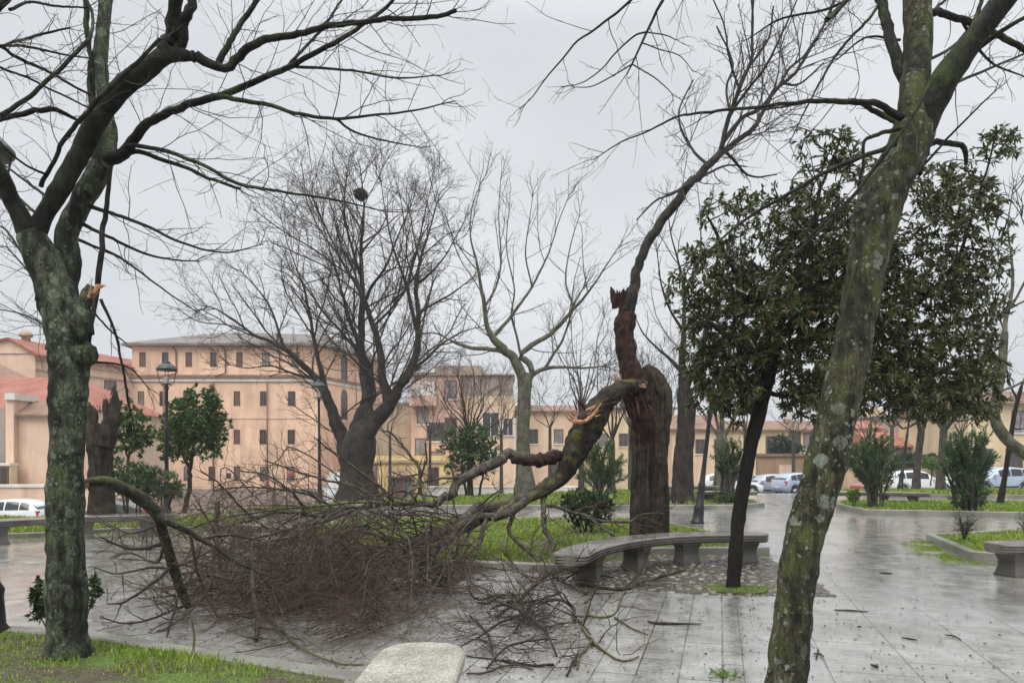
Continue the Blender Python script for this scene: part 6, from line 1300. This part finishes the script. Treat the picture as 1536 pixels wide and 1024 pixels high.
def bare_at(label, u, vb, d, vt, vtop, spread, w_, nl, lv_, bm, tm, seed, lean=0):
    return bare('bare_tree', label, (X(u, d), d, g1(X(u, d), d)), d, [(u - lean, vb, w_ * 1.2), (u - lean * .7, vb - (vb - vt) * .3, w_ * .85), (u, vt, w_ * .7)], fan(u, vt + 2, vtop, nl, spread, w_ * .6, seed), lv_, M[bm], M[tm], seed, 10)
bare_at('bushy bare tree fanning up before the pink apartment building', 705, 752, 42, 655, 545, 70, 12, 13, lv3, 'bark_elm', 'twig_dark', 81)
bare_at('slender bare tree with upright twigs between the pale tree and the broken one', 872, 748, 34, 610, 450, 62, 11, 8, lv2, 'bark_bare', 'twig_pale', 82)
bare_at('small bare tree with low fork just left of the ridged broken trunk', 918, 745, 30, 660, 520, 45, 13, 7, lv3, 'bark_bare', 'twig_grey', 83)
bare_at('thin pale bare sapling before the long cream building', 825, 745, 48, 640, 560, 45, 7, 7, lv3, 'bark_bare', 'twig_pale', 84)
bare('bare_tree', 'thick grey bare tree directly right of the broken trunk', (X(1024, 24), 24, g1(X(1024, 24), 24)), 24.0,
 [(1022, 758, 50), (1023, 735, 38), (1025, 690, 34), (1029, 640, 30), (1030, 612, 30), (1026, 590, 26)],
 [[(1024, 600, 20), (1018, 575, 17), (1016, 545, 13), (1020, 515, 11), (1024, 480, 9), (1025, 440, 7), (1018, 400, 5), (1006, 350, 3), (1000, 300, 1.6)], [(1030, 600, 18), (1040, 570, 13), (1052, 540, 10), (1062, 500, 8), (1066, 460, 6), (1085, 410, 4), (1095, 360, 2)], [(1016, 560, 10), (1000, 540, 7), (985, 525, 5), (962, 500, 3.6), (950, 470, 2)], [(1022, 500, 7), (1005, 470, 5), (990, 430, 4), (985, 370, 2)], [(1035, 590, 9), (1060, 580, 7), (1085, 560, 5), (1110, 540, 3)], [(1024, 440, 5), (1045, 400, 4), (1050, 340, 2.6), (1045, 270, 1.4)], [(1006, 350, 3), (1020, 300, 2.4), (1030, 240, 1.6), (1045, 160, 1)]],
 lv2, M['bark_elm'], M['twig_grey'], 85)
bare('bare_tree', 'olive-barked tree with short forked trunk behind the oleander standard', (X(1082, 31), 31, g1(X(1082, 31), 31)), 31.0, [(1080, 748, 26), (1081, 700, 20), (1083, 660, 19)], fan(1084, 662, 500, 8, 60, 12, 86), lv2, M['bark_plane'], M['twig_grey'], 86)
bare('bare_tree', 'bare tree with tall thin fork, left of the two between the right oleanders', (X(1376, 35), 35, g1(X(1376, 35), 35)), 35.0, [(1374, 746, 16), (1376, 700, 11), (1382, 645, 11)], [[(1382, 648, 9), (1372, 620, 7), (1350, 600, 6), (1325, 585, 4.4), (1300, 560, 3)], [(1382, 648, 9), (1392, 620, 7), (1395, 590, 6), (1405, 550, 4), (1410, 500, 3)], [(1376, 630, 6), (1352, 640, 5), (1335, 615, 4), (1310, 600, 2)], [(1393, 612, 5), (1415, 590, 4), (1440, 570, 2)], [(1388, 640, 5), (1372, 590, 4), (1375, 540, 3)]], lv2, M['bark_bare'], M['twig_grey'], 87)
bare('bare_tree', 'bare tree with wide flat spreading limbs, right of the two between the right oleanders', (X(1412, 33), 33, g1(X(1412, 33), 33)), 33.0, [(1410, 748, 18), (1412, 700, 12), (1416, 640, 12)], [[(1416, 644, 10), (1405, 625, 8), (1398, 605, 7), (1380, 600, 5), (1350, 606, 3)], [(1416, 644, 10), (1430, 628, 8), (1450, 615, 7), (1480, 606, 5), (1510, 600, 3)], [(1418, 640, 8), (1412, 600, 6), (1420, 560, 4), (1415, 500, 2.6)], [(1430, 630, 6), (1450, 630, 5), (1480, 618, 3)], [(1412, 600, 5), (1440, 570, 4), (1460, 540, 2.6)]], lv2, M['bark_bare'], M['twig_grey'], 88)
bare('bare_tree', 'crooked S-curved pale tree at the right edge', (X(1590, 16), 16, 0), 16.0, [(1592, 802, 26), (1580, 740, 22), (1562, 700, 20), (1540, 682, 19), (1518, 666, 18), (1500, 645, 17), (1492, 622, 16), (1495, 595, 15), (1501, 565, 14), (1504, 535, 13), (1507, 500, 12)], [[(1507, 505, 10), (1512, 470, 8), (1520, 430, 6.5), (1518, 390, 5), (1512, 340, 3.6), (1520, 280, 2)], [(1512, 470, 6), (1535, 430, 5), (1550, 380, 4), (1530, 320, 2)], [(1504, 540, 6), (1480, 520, 4), (1450, 500, 2.4)], [(1500, 585, 6), (1536, 570, 5), (1580, 540, 3)], [(1518, 400, 4), (1490, 370, 3), (1480, 330, 1.6)], [(1507, 500, 5), (1490, 450, 3.6), (1488, 400, 2)]], lv2, M['bark_plane'], M['twig_grey'], 89)
bare('bare_tree', 'thin dark leaning tree before the tall cream building', (X(1501, 23), 23, g1(X(1501, 23), 23)), 23.0, [(1500, 756, 12), (1508, 710, 8), (1514, 670, 8), (1522, 620, 7), (1532, 580, 6)], [[(1526, 600, 5), (1512, 570, 4), (1508, 530, 2.6)], [(1532, 580, 5), (1545, 540, 4), (1550, 490, 2)], [(1518, 645, 4), (1540, 640, 3), (1570, 600, 2)]], lv2, M['bark_black'], M['twig_grey'], 90)
bare_at('distant bare tree low over the red hipped roof', 1338, 740, 52, 640, 560, 60, 8, 8, lv3, 'bark_bare', 'twig_grey', 91)
bare_at('bare tree behind the evergreen crown before the brown-roofed house', 1118, 745, 44, 650, 540, 50, 9, 8, lv3, 'bark_bare', 'twig_grey', 92)

for lab_, u_, d_, vt_, vtop_, sp_, w_, nl_, sd_ in (('thin grey sapling veiling the pink building beside the shed', 645, 47, 650, 565, 40, 6, 8, 201), ('fine-twigged sapling in front of the grey-topped building', 752, 44, 650, 550, 44, 7, 9, 202), ('pale thin tree left of the broken trunk over the long cream building', 945, 46, 640, 520, 46, 8, 8, 203), ('slim grey tree seen between broken trunk and thick bare tree', 995, 42, 650, 500, 44, 8, 8, 204), ('leafless tree above the worn wall right of evergreen trunk', 1190, 56, 655, 590, 46, 7, 8, 205), ('low branching sapling behind the left right-bed oleander', 1300, 41, 660, 585, 46, 7, 8, 206), ('wispy sapling before the flat-roofed house', 1442, 44, 650, 570, 46, 7, 8, 207), ('fine sapling between nest tree and tan wall', 585, 50, 655, 590, 34, 6, 7, 208)):
    bare_at(lab_, u_, 748, d_, vt_, vtop_, sp_, w_, nl_, lv3, 'bark_bare', 'twig_grey', sd_)

# --- hollow stump at the left
hs = thing('hollow_stump', 'dark pollarded hollow stump with two broken prongs behind the left trunk', 'stump', (X(157, 17.5), 17.5, g1(X(157, 17.5), 17.5)), None)
R_ = Rough(); R_.add(pix([(154, 800, 62), (152, 770, 48), (151, 740, 42), (150, 700, 41), (150, 660, 42), (150, 638, 38)], 17.5), sides=24, step=.07, amp=.14, freq=3, seed=95, ribs=.3, jag=.3)
R_.add(pix([(144, 665, 30), (140, 640, 26), (139, 620, 20), (136, 608, 9)], 17.5), sides=14, step=.05, amp=.2, freq=5, seed=96, jag=.2); R_.add(pix([(156, 668, 34), (164, 640, 32), (170, 615, 24), (173, 598, 15), (172, 584, 5)], 17.4), sides=14, step=.05, amp=.2, freq=5, seed=97)
R_.add(pix([(160, 630, 14), (159, 610, 12), (158, 598, 7)], 17.3), sides=10, step=.05, amp=.2, freq=5, seed=98); R_.build('trunk', M['bark_stump'], hs); shards('splinters', [(170, 592, 17.4, 2, -16, 7, 5, 18), (140, 614, 17.5, -3, -14, 7, 7, 16), (158, 606, 17.3, 1, -12, 5, 4, 14)], 'bark_stump', hs, 9)

# --- shrubs
def bush(name, label, u, vb, d, clumps, n_ros, leaf, mat, stemmat, stems, seed, cat_='shrub', lw=(.28, .4), k=(6, 10), group=None, spread=.7, up=.2, zb=None):
    """stems: pixel rows; clumps: (u,v,ru,rv,weight); rosettes of leaves on colonised twigs"""
    rg_ = np.random.default_rng(seed); bx = X(u, d); root = thing(name, label, cat_, (bx, d, g1(bx, d) if zb is None else zb), group)
    rows = [wob(pix(s, d), .35, seed * 7 + i) for i, s in enumerate(stems)]; tot = sum(c_[4] for c_ in clumps); T_ = []
    for c_ in clumps: T_ += ell(c_[0], c_[1], c_[2], c_[3], max(3, int(1.7 * n_ros * c_[4] / tot)), d, c_[2] / FPX * d, rg_)
    T_ = np.array(T_); ln2 = colonise(np.concatenate([r[len(r) // 3:, :3] for r in rows]), T_, rg_)
    tb_ = Tubes(); [tb_.add(r[None, :, :3], r[None, :, 3], 7) for r in rows]; tb_.build('stem', M[stemmat], root)
    tb_ = Tubes(); tb_.add(ln2, np.linspace(.008, .003, 5)[None].repeat(len(ln2), 0), 3); tb_.build('twig_sprays', M[stemmat], root)
    p_, d_, l2 = [], [], []
    for q in ln2:
        ax = norm(q[-1] - q[-2])
        for _ in range(int(rg_.integers(*k) * 1.35)):
            p_.append(q[2] + (q[4] - q[2]) * rg_.random() ** .5); d_.append(norm(ax * .6 + rg_.normal(size=3) * spread + np.array([0, 0, up]))); l2.append(rg_.uniform(*leaf))
    l2 = np.array(l2); leaf_mesh('foliage', np.array(p_), np.array(d_), l2, l2 * rg_.uniform(*lw, len(l2)), M[mat], root, rg_, .2, .08)
    return root
bush('laurel_shrub', 'round bright laurel bush on dark stems before the yellow building', 705, 752, 29, [(705, 670, 44, 34, 5), (690, 660, 25, 24, 1.5), (722, 665, 28, 24, 1.5), (705, 700, 40, 20, 1.5)], 260, (.12, .22), 'leaf_laurel', 'bark_dark', [[(700, 756, 4), (698, 720, 4), (692, 690, 3)], [(708, 756, 5), (708, 720, 4), (712, 680, 3)], [(716, 756, 4), (722, 720, 3.4), (730, 690, 2)], [(690, 756, 3), (682, 725, 3), (675, 695, 2)], [(704, 756, 3), (702, 700, 3), (704, 660, 2)]], 111, group='evergreen shrubs')
bush('orange_tree', 'small round-crowned glossy green tree with pointed top left of the convent pipes', 285, 765, 24, [(290, 630, 42, 42, 5), (262, 650, 32, 34, 2.5), (318, 640, 24, 34, 2), (315, 598, 14, 20, .9), (285, 595, 9, 13, .4), (290, 672, 46, 18, 1.5), (250, 680, 10, 12, .3)], 420, (.1, .18), 'leaf_orange', 'bark_dark', [[(272, 770, 8), (276, 730, 7), (283, 695, 6), (290, 660, 4), (300, 620, 2)], [(281, 700, 5), (270, 675, 4), (258, 650, 2)], [(284, 690, 5), (305, 665, 4), (318, 630, 2)]], 112, 'tree', (.34, .46), (8, 13), 'evergreen shrubs')
bush('leafy_tree', 'loose yellow-green leafy crown just right of the hollow stump', 196, 775, 20, [(195, 640, 30, 36, 4), (183, 620, 18, 20, 1), (212, 655, 18, 24, 1.4), (170, 690, 12, 20, .6)], 110, (.09, .16), 'leaf_orange', 'bark_dark', [[(190, 790, 5), (192, 730, 4.4), (196, 680, 4), (196, 630, 2)], [(193, 690, 3), (180, 650, 2.4), (178, 620, 1.6)], [(196, 680, 3), (210, 660, 2), (216, 645, 1.4)]], 113, 'tree', (.4, .55), (7, 11), 'evergreen shrubs', zb=0)
bush('oleander_hedge', 'dull green-brown oleander clump below the lamp beside the stump', 215, 775, 19, [(205, 720, 32, 26, 3), (240, 728, 32, 22, 2.4), (185, 730, 20, 22, 1.2), (262, 738, 14, 14, .6)], 230, (.12, .2), 'leaf_olean', 'bark_dark', [[(u_, 782, 3), (u_ + du, 745, 2.6), (u_ + du * 2.2, 712, 1.6)] for u_, du in ((190, -6), (205, 0), (220, 3), (238, 6), (250, 8), (212, -3))], 114, group='evergreen shrubs', lw=(.14, .2), up=.6)
bush('leaf_sprouts', 'small leafy shoots growing from the foot of the mossy left trunk', 62, 935, 6.5, [(62, 890, 18, 24, 2), (56, 915, 10, 16, 1), (140, 885, 10, 22, 1)], 55, (.035, .07), 'leaf_box', 'twig_dark', [[(75, 960, 2.6), (68, 920, 2.4), (60, 885, 1.6)], [(80, 958, 2.4), (62, 930, 2), (52, 905, 1.4)], [(125, 955, 2.4), (136, 910, 2), (142, 880, 1.4)]], 115, lw=(.35, .5), group='evergreen shrubs', zb=.0)
bush('box_shrub', 'dark dense small-leaved shrub at the left end of the long bench', 878, 806, 14.8, [(880, 758, 40, 24, 4), (860, 765, 20, 22, 1.4), (905, 765, 18, 22, 1.4), (878, 782, 26, 14, .6), (872, 745, 30, 12, 1), (900, 748, 22, 12, .8)], 270, (.04, .075), 'leaf_box', 'bark_dark', [[(874, 808, 3), (868, 785, 3), (855, 760, 2)], [(878, 808, 4), (880, 780, 3), (884, 750, 2)], [(882, 808, 3), (890, 785, 2.6), (905, 758, 1.8)], [(880, 808, 3), (872, 780, 2), (872, 745, 1.6)]], 116, lw=(.4, .55), k=(9, 15), group='evergreen shrubs', zb=.05)
def oleander(label, u, vb, d, stems, seed, ln=(.11, .19), n=21, mat='leaf_olean', name='oleander', cat_='shrub', wd=(.13, .19), thick=3):
    """vase of leafy stems: stems as (tip u, tip v)"""
    rg_ = np.random.default_rng(seed); bx = X(u, d); root = thing(name, label, cat_, (bx, d, g1(bx, d)), 'oleanders of the beds'); rows = []
    b0 = P(u, vb, d); px_ = d / FPX
    for (tu, tv) in stems:
        dz = rg_.normal() * .3; e = P(tu, tv, d + dz * abs(u - tu + 20) / 60); s0 = b0 + rg_.normal(size=3) * np.array([.1, .1, 0]); m_ = s0 + (e - s0) * .5 + np.array([-(e[0] - s0[0]) * .18, -(e[1] - s0[1]) * .2, .05])
        rows.append(spline(np.array([[*s0, thick * px_ / 2], [*m_, thick * .75 * px_ / 2], [*e, .004]]), 14))
    arr = limbs_arr(rows, 14); s1 = sprout(arr, 8, .25, .95, 28, 8, .35, 6, .08, (0, 0, .4), .6, .004, .6, rg_, .15, .8)
    tb_ = Tubes(); tb_.add(*arr, 6); tb_.add(*s1, 3); tb_.build('stem', M['bark_bare' if thick < 6 else 'bark_dark'], root)
    p_, d_, l2 = [], [], []
    for A_, k0 in ((arr[0], .5), (s1[0], .15)):
        for q in A_:
            for t in np.concatenate([rg_.uniform(k0, 1, int(n * 1.3)), [1, 1, 1]]):
                f = t * (len(q) - 1); i = min(int(f), len(q) - 2); T_ = norm(q[i + 1] - q[i]); p_.append(q[i] + (q[i + 1] - q[i]) * (f - i)); d_.append(norm(T_ * rg_.uniform(.6, 1.3) + rg_.normal(size=3) * .5)); l2.append(rg_.uniform(*ln))
    l2 = np.array(l2); leaf_mesh('foliage', np.array(p_), np.array(d_), l2, l2 * rg_.uniform(*wd, len(l2)), M[mat], root, rg_, .15, .05)
    return root
def vase(u, v_top, ru, n, seed, v_low=None):
    r = np.random.default_rng(seed); o_ = []
    for i in range(n):
        t = (i + .5) / n * 2 - 1; o_.append((u + t * ru + r.normal() * 3, v_top + (abs(t) ** 2) * ((v_low or v_top + 40) - v_top) + r.uniform(-4, 14)))
    return o_
oleander('tall spiky oleander left of the broken trunk behind the dark shrub', 902, 752, 22, vase(902, 666, 38, 15, 1, 705), 121)
oleander('tall oleander with a short stem beside the slanted lamp post', 1094, 738, 25, vase(1096, 662, 24, 11, 2, 690), 122, thick=5)
bush('low_shrub', 'low dense green bush at the foot of the slim oleander by the lamp', 1090, 766, 24.2, [(1090, 748, 22, 13, 1)], 110, (.05, .1), 'leaf_box', 'bark_dark', [[(1088, 766, 2), (1082, 750, 1.6)], [(1092, 766, 2), (1098, 748, 1.6)]], 123, lw=(.3, .45), group='evergreen shrubs')
oleander('wide oleander right of the lichen trunk, left one of the right bed', 1310, 768, 21.8, vase(1308, 652, 40, 22, 3, 700), 124, n=25)
oleander('wide oleander on thick stems, right one of the right bed', 1450, 770, 20.6, vase(1451, 650, 40, 20, 4, 690) + [(1475, 645), (1486, 690), (1418, 700)], 125, n=25, thick=6)
bush('low_shrub', 'low green skirt of shoots round the foot of the right oleander', 1455, 765, 20.4, [(1440, 742, 14, 16, 1), (1470, 738, 14, 22, 1)], 90, (.08, .14), 'leaf_olean', 'bark_dark', [[(1450, 768, 2), (1440, 748, 1.6)], [(1458, 768, 2), (1470, 742, 1.6)]], 126, lw=(.2, .3), group='evergreen shrubs')
bush('clipped_shrub', 'tiny yellow-green ball shrub at the corner of the right bed', 1279, 764, 21.8, [(1280, 743, 11, 9, 1)], 90, (.04, .07), 'leaf_lime', 'bark_dark', [[(1279, 764, 1.6), (1280, 752, 1.4)], [(1280, 764, 1.4), (1284, 750, 1.2)]], 127, lw=(.4, .5), group='evergreen shrubs')
def twiggy(label, u, vb, d, r_, h_, n, seed):
    rg_ = np.random.default_rng(seed); b0 = P(u, vb, d); root = thing('bare_shrub', label, 'shrub', (b0[0], d, g1(b0[0], d)), 'bare shrubs'); rows = []
    for i in range(n):
        a = rg_.uniform(0, 6.28); e = b0 + np.array([math.cos(a) * r_ * rg_.uniform(.3, 1), math.sin(a) * r_ * rg_.uniform(.3, 1), h_ * rg_.uniform(.6, 1)]); rows.append(np.array([[*b0, .008], [*(b0 * .5 + e * .5 + np.array([0, 0, .06])), .006], [*e, .004]]))
    A_ = limbs_arr(rows, 8); s1 = sprout(A_, 6, .2, 1, 38, 12, .4, 5, .15, (0, 0, .3), .6, .003, .6, rg_, .08, .4); s2 = sprout(s1, 4, .2, 1, 40, 12, .5, 4, .15, (0, 0, .3), .6, .0025, .6, rg_, .05, .2)
    tb_ = Tubes(); tb_.add(*A_, 5); tb_.add(*s1, 3); tb_.add(*s2, 3); tb_.build('stem', M['twig_grey'], root)
    q = s1[0][:, -1]; leaf_mesh('foliage', q, rg_.normal(size=q.shape) + np.array([0, 0, .6]), .05, .018, M['leaf_lime'], root, rg_)
twiggy('small sparse twiggy shrub in the small right bed', 1446, 812, 13.2, .3, .5, 12, 131)
twiggy('small twiggy shrub behind the right bench at the frame edge', 1540, 806, 12.5, .25, .4, 9, 132)
twiggy('low bare shrub between the near white car and the nest tree lawn', 640, 752, 28, .5, .7, 10, 133)
bush('dark_round_tree', 'distant dark green round tree over the worn brown wall', 1172, 700, 63, [(1172, 668, 17, 12, 2), (1190, 674, 12, 8, 1), (1160, 674, 8, 8, .6)], 150, (.25, .45), 'leaf_box', 'bark_dark', [[(1172, 700, 3), (1172, 680, 2.4), (1172, 668, 1.6)]], 134, 'tree', (.4, .55), group='evergreen shrubs')
bush('yellow_green_shrub', 'yellow-green shrub in front of the white hatchback at right', 1398, 722, 38, [(1398, 694, 20, 8, 1)], 70, (.1, .2), 'leaf_lime', 'bark_dark', [[(1396, 728, 2), (1398, 700, 2)]], 135, lw=(.3, .4), group='evergreen shrubs')
bush('dark_hedge', 'dark hedge mass before the long orange-roofed house', 1382, 712, 60, [(1365, 690, 26, 10, 1), (1395, 692, 14, 8, .5)], 90, (.3, .5), 'leaf_box', 'bark_dark', [[(1370, 715, 2), (1370, 695, 2)]], 136, lw=(.4, .5), group='evergreen shrubs')

# thin rain haze over the whole place
hm = bpy.data.materials.new('rain_haze'); hm.use_nodes = True; ht = hm.node_tree; ht.nodes.clear()
ho = ht.nodes.new('ShaderNodeOutputMaterial'); hv = ht.nodes.new('ShaderNodeVolumePrincipled'); hv.inputs['Color'].default_value = (.9, .92, .95, 1); hv.inputs['Density'].default_value = .0009
ht.links.new(hv.outputs[0], ho.inputs['Volume'])
tag(MB().box(-140, 140, -60, 190, -3.2, 19).build('haze', hm), kind='stuff')
